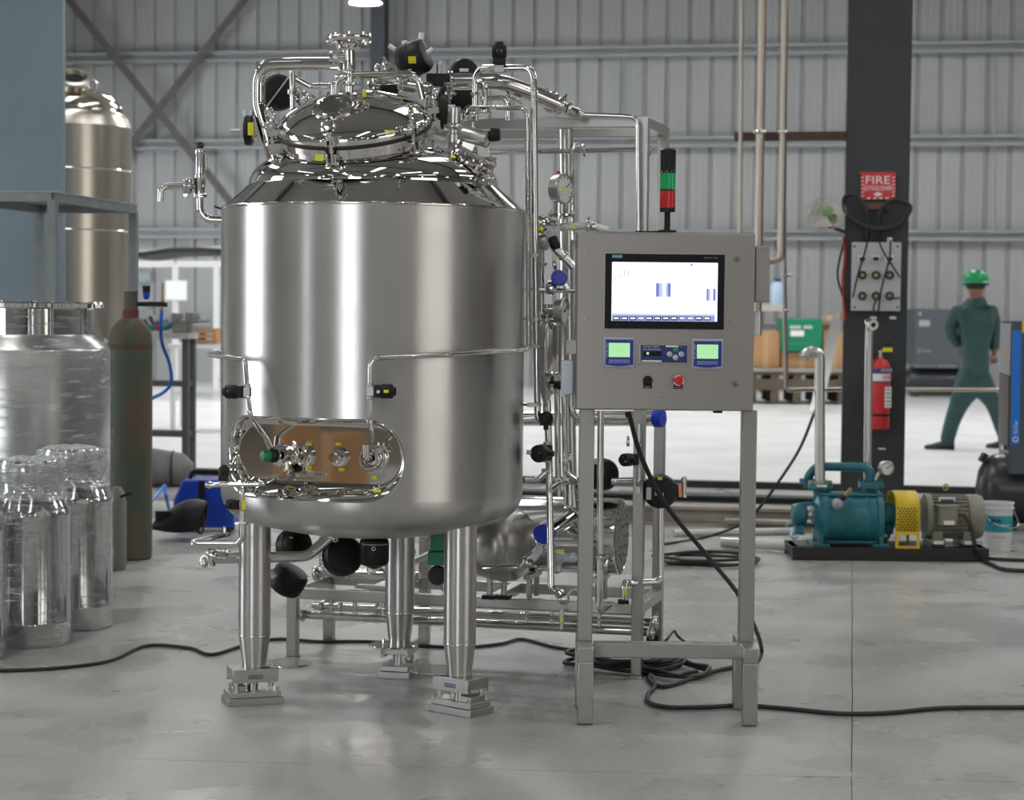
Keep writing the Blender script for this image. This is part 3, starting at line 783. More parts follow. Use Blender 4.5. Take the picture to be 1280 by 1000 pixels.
m = MB(); m.lathe([(0, -.052), (.026, -.05), (.028, -.046), (.028, .03), (.030, .032), (.030, .044), (.022, .05), (.0, .05)], LB, ld, seg=28)
lm = m.build('lamp_body', SATIN, lpn)
MB().lathe([(.012, .05), (.024, .052), (.024, .075), (.02, .085), (0, .086)], LB + V(0, 0, .006), V(.95, -.1, .02), seg=20).build('cable_gland', BLACK, lm)
label_tag(lpn, W(566, 196, 6.93), (.2, -.9, .5), .018, .008)
for (x, y, Y, r, ax, a) in ((549, 190, 6.98, .02, (.5, -.4, .7), 1), (553, 200, 6.95, .018, (.2, -.8, .5), 2), (614, 222, 6.98, .02, (.6, -.3, .6), .5)):
    clamp(tank, W(x, y, Y), ax, r, ang=a)
# elbow beneath the thin pipes
pipe(tank, [W(581, 150, 7.3), W(582, 140, 7.3), W(592, 136, 7.3), W(606, 136, 7.3), W(606, 104, 7.3), W(598, 102, 7.35)], 3.6, .03)
m = MB(); m.cyl(W(592, 148, 7.28), W(592, 162, 7.2), .008, seg=10); m.build('drop_tube', POLISH, tank)
for (x, y, a) in ((594, 117, .2), (590, 142, 1.2), (606, 140, 2.4)): clamp(tank, W(x, y, 7.28), EZ, .016, ang=a)
pipe(tank, [W(600, 124, 7.45), W(630, 122, 7.45), W(635, 130, 7.45), W(635, 150, 7.45)], 3.4, .03)
# big transfer pipe towards the skid
pipe(tank, [W(560, 102, 7.45), W(625, 102, 7.45), W(668, 118, 7.5), W(700, 132, 7.55)], 10.5, .16, POLISH, seg=24, name='transfer_pipe')
clamp(tank, W(563, 103, 7.44), (1, 0, 0), .04, ang=-1.3); clamp(tank, W(563, 117, 7.40), EZ, .02, ang=.6)
actuator(tank, W(572, 118, 7.62), (.2, -.9, .2), .07, .07, tagside=False, fit=False)
actuator(tank, W(580, 92, 7.66), (.2, -.9, .2), .055, .07, tagside=False, fit=False); label_tag(tank, W(580, 87.5, 7.6), (0, -1, 0), .034, .012, mt=WHITEP)
clamp(tank, W(640, 121, 7.46), (.4, 0, .9), .022, ang=-1); clamp(tank, W(647, 124, 7.46), (.6, 0, .5), .016, ang=-1)
# bottom outlet group
pipe(tank, [W(262, 698, 7.05), W(330, 697, 7.1), W(385, 695, 7.12), W(420, 664, 7.16)], 7.0, .06, POLISH, seg=18, name='outlet_pipe')
m = MB(); m.lathe([(.02, 0), (.03, .006), (.03, .016), (.02, .02)], W(262, 698, 7.05), (.9, -.1, .1), seg=18); m.build('ferrule', POLISH, tank)
clamp(tank, W(266, 692, 7.05), (.5, -.2, .8), .024, ang=3.6); clamp(tank, W(255, 702, 7.04), (.9, -.3, .2), .02, ang=3.3); clamp(tank, W(278, 688, 7.05), EZ, .02, ang=1.0)
clamp(tank, W(415, 671, 7.15), (.6, 0, .6), .026, ang=-.6); clamp(tank, W(282, 667, 7.08), (.9, 0, .3), .016, ang=1)
actuator(tank, W(367, 682, 7.3), (.75, -.6, .1), .060, .10, tagside=False, fit=False); label_tag(tank, W(364, 672, 7.2), (0, -1, .4), .014, .006)
actuator(tank, W(360, 725, 7.32), (.5, -.2, .85), .066, .10, tagside=False, fit=False)
MB().cyl(W(338, 712, 7.25), W(343, 722, 7.25), .012, seg=10).build('air_fitting', WHITEP, tank)
actuator(tank, W(428, 695, 7.25), (.25, -.9, .25), .072, .10, tagside=False, fit=False, label='black drum actuator under the tank bottom')
m = MB(); m.lathe([(.03, .02), (.05, .012), (.053, 0), (.053, -.062), (.048, -.075), (.03, -.082), (.012, -.092), (0, -.092)], W(468, 679, 7.12), EZ, seg=32)
bv = m.build('bottom_valve_drive', BLACK, tank); MB().torus(W(468, 679, 7.12), EZ, .052, .0028, 32, 6).build('retaining_ring', POLISH, bv)
MB().torus(W(467, 686, 7.062), (0, -1, 0), .006, .0018, 14, 6).build('indicator', SATIN, bv)
MB().cyl(W(468, 707, 7.12), W(468, 716, 7.12), .006, seg=8).build('stem', SATIN, bv)
m = MB(); m.box(W(549, 676, 7.3), (.062, .06, .07)); m.box(W(548, 697, 7.3), (.075, .07, .05)); gb = m.build('gear_motor', GREENP, tank, bevel=.004, label='green gear housing under the tank')
MB().lathe([(0, -.03), (.03, -.028), (.036, -.015), (.036, .015), (.03, .03), (0, .032)], W(547, 719, 7.3), (0, -1, .1), seg=24).build('motor_cap', BLACK, gb)
m = MB(); m.lathe([(.018, -.05), (.018, .0), (.028, .004), (.028, .02), (.04, .03), (.04, .08)], VC + V(.0, 0, ZBOT - .08), EZ, seg=24); m.build('bottom_outlet', POLISH, tank)
clamp(tank, W(533, 668, 7.2), (1, 0, .3), .02, ang=1)
# legs
LEGS = [math.radians(d) for d in (199.5, 319.5, 79.5)]
for a in LEGS:
    c = VC + Vector((math.cos(a), math.sin(a), 0)) * .430
    r = .0565
    m = MB(); m.lathe([(r * .74, .128), (r * .76, .14), (r * .98, .235), (r, .25), (r, .80)], c, seg=40); lg = m.build('leg', LEGST, tank, sharp=60)
    MB().lathe([(r * .995, .238), (r * 1.012, .241), (r * .995, .244)], c, seg=40).build('weld_seam', POLISH, lg)
    ic = c - Vector((math.cos(a), math.sin(a), 0)) * .115
    MB().lathe([(0, .1285), (.088, .1285), (.09, .131), (.09, .134), (.088, .136), (0, .136)], ic, seg=40).build('foot_plate', POLISH, lg)
# weigh modules: each stands on the floor under a leg
BLUELAB = mat('blue_label', (.015, .05, .28), .4); WHITEL = mat('white_print', (.75, .76, .78), .5)
LAB = ('stainless weigh module under the leg beside the small sample pipe', 'stainless weigh module under the leg nearest the control panel', 'stainless weigh module under the rear tank leg')
wm0 = None
for a, lab in zip(LEGS, LAB):
    c = VC + Vector((math.cos(a), math.sin(a), 0)) * .436
    if wm0 is None:
        wm0 = thing('weigh_module', c, lab, 'weigh module', 'weigh modules under the tank legs')
        R = Matrix.Rotation(a, 3, 'Z'); ex = R @ V(1, 0, 0); ey = R @ V(0, 1, 0)
        q = lambda x, y, z: c + ex * x + ey * y + EZ * z
        MB().box(q(0, 0, .0125), (.20, .122, .025), a).build('base_plate', CAST, wm0, bevel=.0015)
        MB().box(q(0, 0, .036), (.186, .108, .02), a).build('spacer_plate', SATIN, wm0, bevel=.0015)
        m = MB(); m.box(q(0, 0, .108), (.165, .108, .038), a); m.box(q(0, -.046, .096), (.165, .014, .035), a); m.box(q(0, .046, .096), (.165, .014, .035), a); m.build('top_plate', SATIN, wm0, bevel=.0015)
        for x, y in ((-.065, -.035), (.065, .035)):
            MB().cyl(q(x, y, .046), q(x, y, .10), .009, seg=12).build('stop_bolt', POLISH, wm0)
        MB().cyl(q(0, 0, .046), q(0, 0, .085), .02, seg=16).build('load_pin', SATIN, wm0)
        MB().box(q(.055, 0, .056), (.05, .075, .02), a).build('load_cell', CAST, wm0, bevel=.002)
        for x, y in ((.07, .035), (.07, -.035), (-.085, .04), (-.085, -.04)):
            MB().cyl(q(x, y, .046), q(x, y, .058), .007, seg=6).build('bolt', POLISH, wm0)
        MB().cyl(q(-.06, .05, .127), q(-.06, .05, .143), .007, seg=8).build('earth_screw', POLISH, wm0)
        for s in (-1, 1):
            lb = MB().box(q(.0, s * .0535, .100), (.052, .001, .014), a).build('label_plate', BLUELAB, wm0)
            text(lb, 'lettering', 'METTLER TOLEDO', q(0, s * .0542, .100), ex * (-s), EZ, .006, WHITEL, width=.044)
        amod = a
    else:
        w = copy_tree(wm0); w.location = c; w.rotation_euler.z = a - amod; w['label'] = lab

# ------------------------------------------------------------------ stainless piping skid behind the tank
_a, _b = FL(366, 822), FL(796, 846)
SKX = (_b - _a).normalized(); SKL = (_b - _a).length; SKY = Vector((-SKX.y, SKX.x, 0)); SKA = math.atan2(SKX.y, SKX.x); SKD = .43
def sk(u, v, z): return _a + SKX * u + SKY * v + EZ * z
skid = thing('piping_skid', sk(SKL / 2, SKD / 2, 0), 'stainless piping skid with heat exchanger, pipes and valves between tank and panel', 'piping skid')
PW = .042
ZTOP = 2.139
for u, v, h in ((0, 0, .315), (0, SKD, .315), (SKL, 0, ZTOP), (SKL, SKD, ZTOP), (.42, SKD, ZTOP)):
    m = MB(); m.box(sk(u, v, h / 2 + .004), (PW, PW, h - .008), SKA); p = m.build('post', FRAME, skid, bevel=.003)
    MB().box(sk(u, v, .004), (PW + .006, PW + .006, .008), SKA).build('foot_plate', FRAME, p)
def sbeam(p, q, name='beam', w=PW, h=PW): return MB().beam(p, q, w, h).build(name, FRAME, skid, bevel=.003)
zb = .262
for v in (0, SKD): sbeam(sk(PW / 2, v, zb), sk(SKL - PW / 2, v, zb))
for u in (0, .30, .82, SKL): sbeam(sk(u, PW / 2, zb + .001), sk(u, SKD - PW / 2, zb + .001))
for v in (0, SKD): sbeam(sk(.42 if v else .5, v, ZTOP - PW / 2), sk(SKL - PW / 2, v, ZTOP - PW / 2))
sbeam(sk(SKL, PW / 2, ZTOP - PW / 2), sk(SKL, SKD - PW / 2, ZTOP - PW / 2)); sbeam(sk(.5, PW / 2, ZTOP - PW / 2), sk(.5, SKD, ZTOP - PW / 2))
# manifold pipes under the deck
def skpipe(pts, r, bend=.03, mt=POLISH, name='pipe', seg=14): return MB().tube(pts, r, bend, seg=seg).build(name, mt, skid, sharp=50)
skpipe([sk(.03, .06, .165), sk(SKL + .03, .06, .165)], .0165, 0, name='manifold_pipe')
skpipe([sk(.03, .17, .185), sk(SKL + .02, .17, .185)], .0165, 0, name='manifold_pipe')
skpipe([sk(.06, .06, .205), sk(SKL - .03, .06, .205)], .010, 0, name='manifold_pipe')
skpipe([sk(.06, .30, .20), sk(SKL - .03, .30, .20)], .012, 0, name='manifold_pipe')
for u, v, z, r in ((SKL + .045, .06, .165, .026), (SKL + .04, .17, .185, .026), (.02, .06, .165, .024), (.10, .06, .205, .018), (.30, .17, .185, .022), (.18, .06, .205, .018), (SKL + .05, .06, .205, .02)):
    clamp(skid, sk(u, v, z), SKX, r, ang=u * 5)
for u in (.14, .24, .36, .62, .70, .95, 1.05, 1.24):
    MB().cyl(sk(u, .06, .165), sk(u, .06, .245), .009, seg=10).build('riser', POLISH, skid)
# valve cluster on the deck under the tank
for u, v, z, r, ax, a in ((.08, .05, .335, .028, (1, -.3, .2), .4), (.13, .06, .36, .034, (.6, -.3, .7), 1.2), (.21, .1, .345, .03, (1, 0, .1), 2), (.29, .1, .34, .026, (1, 0, 0), .6), (.36, .08, .37, .03, (.8, 0, .6), -.6)):
    clamp(skid, sk(u, v, z), Vector(ax), r, ang=a)
skpipe([sk(.06, .08, .34), sk(.5, .1, .335)], .019, 0)
skpipe([sk(.10, .07, .34), sk(.19, .12, .42), sk(.19, .16, .5)], .02, .04)
skpipe([sk(.30, .10, .335), sk(.38, .10, .40), sk(.48, .08, .44)], .016, .03)
skpipe([sk(.36, .2, .34), sk(.52, .2, .42)], .014, .03)
m = MB(); m.lathe([(.02, -.03), (.03, -.02), (.034, 0), (.03, .02), (.02, .03)], sk(.17, .09, .345), SKX, seg=20); m.build('valve_body', CAST, skid)
for u in (.52, .60, .68): MB().cyl(sk(u, .1, .283), sk(u, .1, .335), .012, seg=10).build('support_leg', FRAME, skid)
m = MB(); m.box(sk(.33, .06, .292), (.16, .05, .012), SKA); m.build('mounting_plate', FRAME, skid)
skpipe([sk(.05, .2, .30), sk(.05, .2, .62), sk(.12, .2, .66)], .012, .03); skpipe([sk(.17, .22, .30), sk(.17, .22, .6)], .014, 0)
# shell and tube exchanger
HXY = 7.85
hx1 = W(777, 671, 7.74); hxd = -(SKX * .98 + EZ * .0)
R = 48 * 7.76 / F
m = MB(); m.lathe([(0, .006), (R * .93, .006), (R * .96, 0), (R, .002), (R, .44), (R * .97, .45), (R * .6, .46)], hx1, hxd, seg=64); hx = m.build('heat_exchanger', POLISH, skid, label='large polished horizontal cylinder on the skid')
TS = mat('tube_sheet', (.30, .295, .285), .45, 1, bump=.6, bscale=90)
MB().lathe([(0, -.001), (R * .92, -.001), (R * .92, .008)], hx1, hxd, seg=48).build('end_plate', TS, hx)
x_, y_, a_ = frame_of(hxd); hole = MB()
for rr, n in ((.3, 6), (.55, 12), (.8, 18)): hole.bolts(hx1 - hxd * .002, -hxd, R * rr, n, .008, .003, seg=8)
hole.build('tube_ends', SATIN, hx)['kind'] = 'stuff'
for t in (.08, .36):
    MB().box(hx1 + hxd * t + V(0, 0, -R - .012), (.03, .2, .02), SKA).build('saddle', FRAME, hx); 
    for s in (-.06, .06): MB().cyl(hx1 + hxd * t + SKY * s + V(0, 0, -R - .02), hx1 + hxd * t + SKY * s + V(0, 0, -R - .105), .012, seg=10).build('saddle_leg', FRAME, hx)
# shrouded pump drum beside the exchanger
dm = W(652, 680, 7.62)
m = MB(); m.lathe([(0, 0), (.10, .002), (.128, .012), (.142, .035), (.147, .08), (.14, .12), (.115, .25), (.09, .30)], dm, -SKX * .9 - EZ * .05 + SKY * .25, seg=56); m.build('pump_shroud', SATIN, skid, sharp=60)
for x, y in ((612, 745), (630, 745)):
    q = W(x, y, 7.7); MB().cyl(V(q.x, q.y, zb + .02), V(q.x, q.y, .45), .012, seg=10).build('support_leg', FRAME, skid); MB().box(V(q.x, q.y, zb + .03), (.05, .05, .016), SKA).build('rubber_foot', BLACK, skid)
# top right: transfer run, thin lines on the frame
pipe(skid, [W(700, 132, 7.55), W(724, 143, 7.6)], 8, 0, POLISH)
clamp(skid, W(690, 128, 7.54), (W(700, 132, 7.55) - W(690, 128, 7.5)), .036, ang=1.0); clamp(skid, W(702, 133, 7.55), (1, 0, -.4), .032, ang=2.2); clamp(skid, W(712, 136, 7.56), (1, 0, -.4), .026, ang=.4)
pipe(skid, [W(705, 136, 7.56), W(728, 143, 7.58), W(780, 145, 7.56), W(797, 147, 7.55), W(798, 300, 7.55)], 2.6, .03)
clamp(skid, W(726, 143, 7.57), (1, 0, -.1), .016, ang=-1.5)
pipe(skid, [W(612, 191, 7.9), W(815, 187, 7.7)], 3.0, 0)
clamp(skid, W(812, 187, 7.66), (1, 0, 0), .014, ang=-1.5)
clamp(skid, W(729, 186, 7.78), (1, .1, .2), .018, ang=-1.2); clamp(skid, W(720, 183, 7.78), (1, .1, .2), .014, ang=.4)
pipe(skid, [W(732, 188, 7.78), W(716, 181, 7.78), W(716, 300, 7.7)], 2.4, .02)
pipe(skid, [W(707, 158, 7.98), W(708, 400, 7.98), W(713, 640, 7.98)], 9, 0, SATIN, seg=20, name='column_pipe')
# gauge on the horizontal valve body
def gauge(parent, c, n, r, stem, label=None, depth=.04):
    n = Vector(n).normalized(); c = Vector(c); m = MB()
    m.lathe([(0, -depth), (r * .85, -depth), (r * .95, -depth * .9), (r * .95, -depth * .15), (r * 1.06, -depth * .1), (r * 1.06, .004), (r * .98, .008), (r * .94, .002)], c, n, seg=40)
    g = m.build('pressure_gauge', SATIN, parent, label=label)
    MB().lathe([(0, .001), (r * .94, .001), (r * .94, -.004)], c, n, seg=36).build('dial', mat('gauge_dial', (.72, .72, .70), .3) if 'gauge_dial' not in MATS else MATS['gauge_dial'], g)
    x = EZ.cross(n).normalized(); y = n.cross(x); nd = MB()
    nd.beam(c + n * .003 - (x * .3 + y * .2) * r * .3, c + n * .003 + (x * .8 + y * .5) * r * .75, .003, .001, up=n); nd.cyl(c + n * .001, c + n * .005, r * .07, seg=10)
    nd.build('needle', BLACK, g)
    tk = MB()
    for k in range(11):
        t = math.radians(-45 + 27 * k); u = x * math.cos(t) + y * math.sin(t); tk.beam(c + n * .0025 + u * r * .72, c + n * .0025 + u * r * .88, r * .05, .0006, up=n)
    tk.build('scale_marks', BLACK, g)
    if stem: MB().cyl(c - n * depth * .5 - EZ * r * .9, c - n * depth * .5 - EZ * (r + stem), r * .42, seg=16).build('stem', SATIN, g)
    return g
gg = gauge(skid, W(705, 236, 7.36), (.78, -.62, .02), .054, .055, label='round pressure gauge on the valve header')
label_tag(gg, W(706, 237, 7.325), (.78, -.62, .02), .014, .018)
MB().cyl(W(698, 217, 7.36), W(698, 214, 7.36), .008, seg=8).build('vent_plug', mat('red_plastic', (.55, .02, .02), .4), gg)
MB().lathe([(.04, -.004), (.05, -.003), (.05, .004), (.04, .005), (.02, .006), (.02, .03)], W(701, 269, 7.38), EZ, seg=28).build('flange', POLISH, skid)
clamp(skid, W(688, 267, 7.36), (1, 0, 0), .012, ang=2.8); clamp(skid, W(716, 267, 7.36), (1, 0, 0), .012, ang=.4)
m = MB(); m.lathe([(.014, 0), (.014, .06), (.03, .075), (.034, .1), (.03, .125), (.02, .14), (.02, .16)], W(653, 279, 7.25), (W(720, 283, 7.45) - W(653, 279, 7.25)), seg=24); m.build('valve_body', POLISH, skid)
label_tag(skid, W(667, 277, 7.2), (0, -1, 0), .022, .013); label_tag(skid, W(677, 286, 7.2), (-.1, -1, 0), .015, .015, up=V(.7, 0, .7)); label_tag(skid, W(717, 284, 7.34), (0, -1, .1), .013, .012, mt=YELLOW)
pipe(skid, [W(700, 284, 7.40), W(735, 282, 7.4), W(760, 288, 7.4)], 5.0, .03, WHITEP, name='hose')
clamp(skid, W(735, 283, 7.39), (1, 0, -.1), .022, ang=1.2); clamp(skid, W(742, 284, 7.39), (1, 0, -.1), .016, ang=0)
clamp(skid, W(652, 279, 7.22), (1, 0, 0), .022, ang=1.8)
# steam trap set below it
m = MB(); m.lathe([(0, -.02), (.028, -.018), (.03, -.01), (.03, .012), (.026, .02), (0, .022)], W(678, 303, 7.34), (1, -.3, 0), seg=24); m.build('trap_body', SATIN, skid)
m = MB(); m.lathe([(.015, 0), (.02, .01), (.02, .035), (.014, .05)], W(690, 296, 7.3), V(.35, -.1, -.9), seg=16); m.build('angle_valve_cap', BLACK, skid)
pipe(skid, [W(692, 308, 7.3), W(717, 334, 7.3)], 5.5, 0, SATIN)
clamp(skid, W(704, 320, 7.3), (W(717, 334, 7.3) - W(692, 308, 7.3)), .019, ang=.9)
clamp(skid, W(678, 330, 7.3), EZ, .016, ang=.2); clamp(skid, W(693, 331, 7.29), (.9, -.1, .2), .014, ang=-1.2)
pipe(skid, [W(677, 310, 7.34), W(677, 390, 7.34)], 3.6, 0)
pipe(skid, [W(654, 362, 7.3), W(722, 364, 7.3)], 3.0, 0)
m = MB(); m.lathe([(.02, 0), (.026, .01), (.026, .03), (.018, .04)], W(682, 360, 7.3), (1, 0, 0), seg=18); m.build('check_valve', POLISH, skid)
def cap(c, n, r, L=.03, parent=skid):
    return MB().lathe([(0, 0), (r * .94, .001), (r, .005), (r, L), (r * .9, L + .001)], c, n, seg=28).build('end_cap', BLUECAP, parent, label='blue plastic end cap')
cap(W(698, 347, 7.26), (.2, .95, -.05), .029); pipe(skid, [W(700, 347, 7.30), W(704, 352, 7.5), W(708, 360, 7.9)], 7, 0)
MB().beam(W(682, 348, 7.28), W(692, 338, 7.28), .012, .006).build('lever', CAST, skid)
# filter housing with second gauge
m = MB(); fb = W(683, 472, 7.38)
m.lathe([(.012, -.13), (.012, -.09), (.03, -.03), (.044, 0), (.044, .19), (.040, .2), (.028, .21), (.024, .212), (.024, .222), (.03, .226), (.03, .236), (.02, .24), (.02, .27), (0, .27)], fb, EZ, seg=36)
m.build('filter_housing', POLISH, skid)
MB().lathe([(.03, -.10), (.03, .1), (.02, .12)], W(693, 436, 7.5), EZ, seg=24).build('filter_sleeve', POLISH, skid)
clamp(skid, W(683, 468, 7.38), EZ, .044, ang=.1); clamp(skid, W(683, 401, 7.38), EZ, .03, ang=.4)
gauge(skid, W(705, 389, 7.3), (.93, -.36, 0), .048, 0, depth=.03)
MB().lathe([(.03, 0), (.012, .04), (.012, .07)], W(703, 389, 7.32), (-.93, .36, .0), seg=18).build('gauge_stem', SATIN, skid)
clamp(skid, W(690, 487, 7.33), (1, 0, 0), .016, ang=-.6); small_valve(skid, W(692, 481, 7.36), EZ, (.5, -.8, 0), .6, tags=False)
pipe(skid, [W(684, 500, 7.38), W(686, 560, 7.38), W(689, 735, 7.3), W(704, 746, 7.3)], 4.6, .03)
pipe(skid, [W(696, 470, 7.45), W(698, 620, 7.45)], 4.0, 0); pipe(skid, [W(705, 495, 7.5), W(706, 590, 7.5), W(720, 600, 7.5)], 3.2, .03)
pipe(skid, [W(714, 505, 7.2), W(716, 520, 7.2), W(735, 523, 7.3)], 4.2, .03)
# valves at mid height
small_valve(skid, W(682, 525, 7.22), (1, 0, 0), (.6, -.75, .1), 1.0, tags=False)
o = small_valve(skid, W(684, 565, 7.26), EZ, (-.35, -.93, 0), 1.25, tags=False)
MB().cyl(W(668, 566, 7.18), W(658, 565, 7.18), .009, seg=10).build('air_fitting', WHITEP, skid)
MB().ball(W(675, 566, 7.13), .004, 8).build('indicator_lamp', MATS['red_plastic'], skid)
clamp(skid, W(684, 588, 7.3), EZ, .02, ang=.3); clamp(skid, W(705, 575, 7.4), (1, 0, 0), .02, ang=-.5); clamp(skid, W(696, 600, 7.4), EZ, .018, ang=-.5); clamp(skid, W(712, 573, 7.3), (1, 0, .1), .015, ang=.9)
pipe(skid, [W(656, 600, 7.4), W(672, 600, 7.4), W(681, 592, 7.4)], 4.5, .03)
pipe(skid, [W(688, 612, 7.32), W(700, 604, 7.36), W(708, 602, 7.4), W(722, 602, 7.4)], 4.0, .02)
# large horizontal header behind everything
pipe(skid, [W(650, 523, 8.2), W(818, 523, 7.9)], 9.5, 0, POLISH, seg=24, name='header_pipe')
cap(W(829, 523, 7.86), -(W(829, 523, 7.86) - W(650, 523, 8.2)), .035, .036)
# exchanger inlet: vertical pipe, tee and capped branch
pipe(skid, [W(713, 600, 7.72), W(715, 655, 7.72)], 10, 0, MIRROR, seg=24)
m = MB(); m.torus(W(714, 642, 7.70), (.6, .5, .5), .032, .006, 28, 8); m.build('weld_collar', POLISH, skid)
pipe(skid, [W(716, 646, 7.70), W(684, 666, 7.42)], 10.5, 0, MIRROR, seg=24, name='branch_pipe')
cap(W(678, 668, 7.38), (W(716, 646, 7.70) - W(684, 666, 7.42)), .038, .034)
# valve wrapped in clear film and its hose
pipe(skid, [W(604, 710, 7.4), W(650, 709, 7.38), W(668, 690, 7.36), W(690, 682, 7.5)], 4.4, .03)
clamp(skid, W(661, 702, 7.37), (W(668, 690, 7.36) - W(650, 709, 7.38)), .026, ang=-.9); clamp(skid, W(676, 688, 7.4), (1, .2, .5), .022, ang=1.3)
MB().lathe([(.014, 0), (.018, .01), (.018, .05), (.012, .06)], W(664, 700, 7.36), (W(676, 684, 7.38) - W(664, 700, 7.36)), seg=16).build('hose_end', WHITEP, skid)
FILMV = mat('film_wrapped_valve', (.55, .60, .65), .25, .2, noise=.25, nscale=60)
m = MB(); m.lathe([(.012, -.05), (.024, -.04), (.02, -.015), (.03, 0), (.032, .025), (.02, .04)], W(696, 700, 7.42), V(.05, 0, 1), seg=18); m.cyl(W(700, 697, 7.42), W(716, 697, 7.42), .018, seg=14); m.ball(W(716, 697, 7.42), .02, 12); m.build('wrapped_valve', FILMV, skid)
label_tag(skid, W(700, 688, 7.36), (0, -1, .5), .03, .008)
m = MB(); m.ball(W(705, 749, 7.28), .022, 16); m.lathe([(.02, -.012), (.025, -.006), (.025, .006), (.02, .012)], W(701, 741, 7.28), (.6, -.2, -.7), seg=18); m.build('trap_ball', POLISH, skid)
MB().tube([W(709, 744, 7.28), W(717, 736, 7.28), W(726, 742, 7.28)], .007, .01).build('lever', CAST, skid)
pipe(skid, [W(702, 762, 7.6), W(702, 786, 7.6)], 3, 0); label_tag(skid, W(702.5, 774, 7.55), (0, -1, 0), .012, .016, mt=YELLOW)
# lines right of the panel leg
pipe(skid, [W(751, 514, 7.35), W(750, 640, 7.35), W(750, 766, 7.35), W(762, 757, 7.5)], 4.2, .025)
clamp(skid, W(752, 696, 7.33), EZ, .02, ang=.2); clamp(skid, W(757, 707, 7.32), (1, 0, 0), .022, ang=.9); clamp(skid, W(762, 700, 7.33), (.5, -.5, .5), .016, ang=.2)
small_valve(skid, W(797, 574, 7.5), EZ, (-.75, -.65, 0), .95, tags=False)
MB().ball(W(782, 577, 7.42), .004, 8).build('indicator_lamp', mat('amber_plastic', (.7, .2, .02), .4), skid)
pipe(skid, [W(798, 530, 7.5), W(799, 600, 7.5)], 3, 0); clamp(skid, W(797, 554, 7.5), EZ, .014, ang=.1); clamp(skid, W(785, 553, 7.5), (1, 0, 0), .014, ang=1.6)
pipe(skid, [W(764, 602, 7.62), W(806, 601, 7.62)], 4.8, 0); clamp(skid, W(797, 600, 7.55), (1, 0, 0), .022, ang=1.2)
MB().cyl(W(797, 609, 7.5), W(797, 616, 7.5), .009, seg=10).build('air_fitting', WHITEP, skid)
actuator(skid, W(752, 593, 7.72), (.45, -.85, 0), .062, .09, tagside=False, fit=False); MB().box(W(744, 577, 7.62), (.03, .003, .02)).build('rating_label', WHITEP, skid)
ac = actuator(skid, W(825, 614, 7.6), (.18, -.98, .03), .064, .085, tagside=False, fit=False, label='round black valve actuator on the skid corner')
label_tag(ac, W(811, 617, 7.545), (0, -1, 0), .019, .046, mt=mat('grey_label', (.5, .53, .55), .5)); label_tag(ac, W(825, 598, 7.545), (0, -1, .4), .017, .012); label_tag(ac, W(821, 617, 7.54), (0, -1, 0), .016, .014, mt=SATIN); label_tag(ac, W(829, 618, 7.54), (0, -1, 0), .004, .014, mt=SATIN)
pipe(skid, [W(842, 607, 7.62), W(858, 606, 7.62)], 3.4, 0); m = MB(); m.cyl(W(855, 596, 7.6), W(856, 622, 7.6), .008, seg=10); m.cyl(W(855, 598, 7.6), W(855, 602, 7.6), .012, seg=12); m.build('air_connector', POLISH, skid)
MB().cyl(W(849, 605, 7.6), W(850, 621, 7.6), .012, seg=10).build('copper_fitting', mat('copper', (.55, .28, .14), .35, 1), skid)
pipe(skid, [W(826, 632, 7.64), W(826, 727, 7.64), W(784, 729, 7.60), W(782, 728, 7.5), W(781, 742, 7.5)], 4.4, .025)
MB().cyl(W(781, 740, 7.5), W(781, 757, 7.5), .011, seg=12).build('foot_tube', POLISH, skid); label_tag(skid, W(781.5, 741, 7.47), (0, -1, 0), .012, .022)
MB().box(W(779, 752, 7.5), (.04, .04, .014)).build('rubber_foot', BLACK, skid)
MB().box(W(817, 800, 7.92), (.05, .05, .05), SKA).build('mounting_block', BLACK, skid)

# ------------------------------------------------------------------ control panel on its stand
YF = 6.76
cor = lambda px, py, Y=YF: W(px, py, Y)
x0, x1 = cor(720.5, 400).x, cor(943.5, 400).x
z1, z0 = cor(834, 290).z, cor(832, 513.5).z
BD = .21
panel = thing('control_panel', V((x0 + x1) / 2, YF + BD / 2, 0), 'brushed steel control panel with touch screen on a square-tube stand', 'control panel')
MB().box(((x0 + x1) / 2, YF + BD / 2 + .012, (z0 + z1) / 2), (x1 - x0, BD - .024, z1 - z0)).build('enclosure', PANELST, panel, bevel=.004)
door = MB().box(((x0 + x1) / 2, YF + .005, (z0 + z1) / 2 - .002), (x1 - x0 - .004, .014, z1 - z0 - .010)).build('door', PANELST, panel, bevel=.003)
yf = YF - .002
def on(px, py, off=0.0): return cor(px, py, yf - off)
K = YF / F
def plate(parent, name, px0, py0, px1, py1, mt, t=.004, off=0.0, bevel=.001, label=None):
    a, b = on(px0, py0), on(px1, py1)
    return MB().box(((a.x + b.x) / 2, yf - off - t / 2, (a.z + b.z) / 2), (abs(b.x - a.x), t, abs(b.z - a.z))).build(name, mt, parent, bevel=bevel, label=label)
XR = V(1, 0, 0)
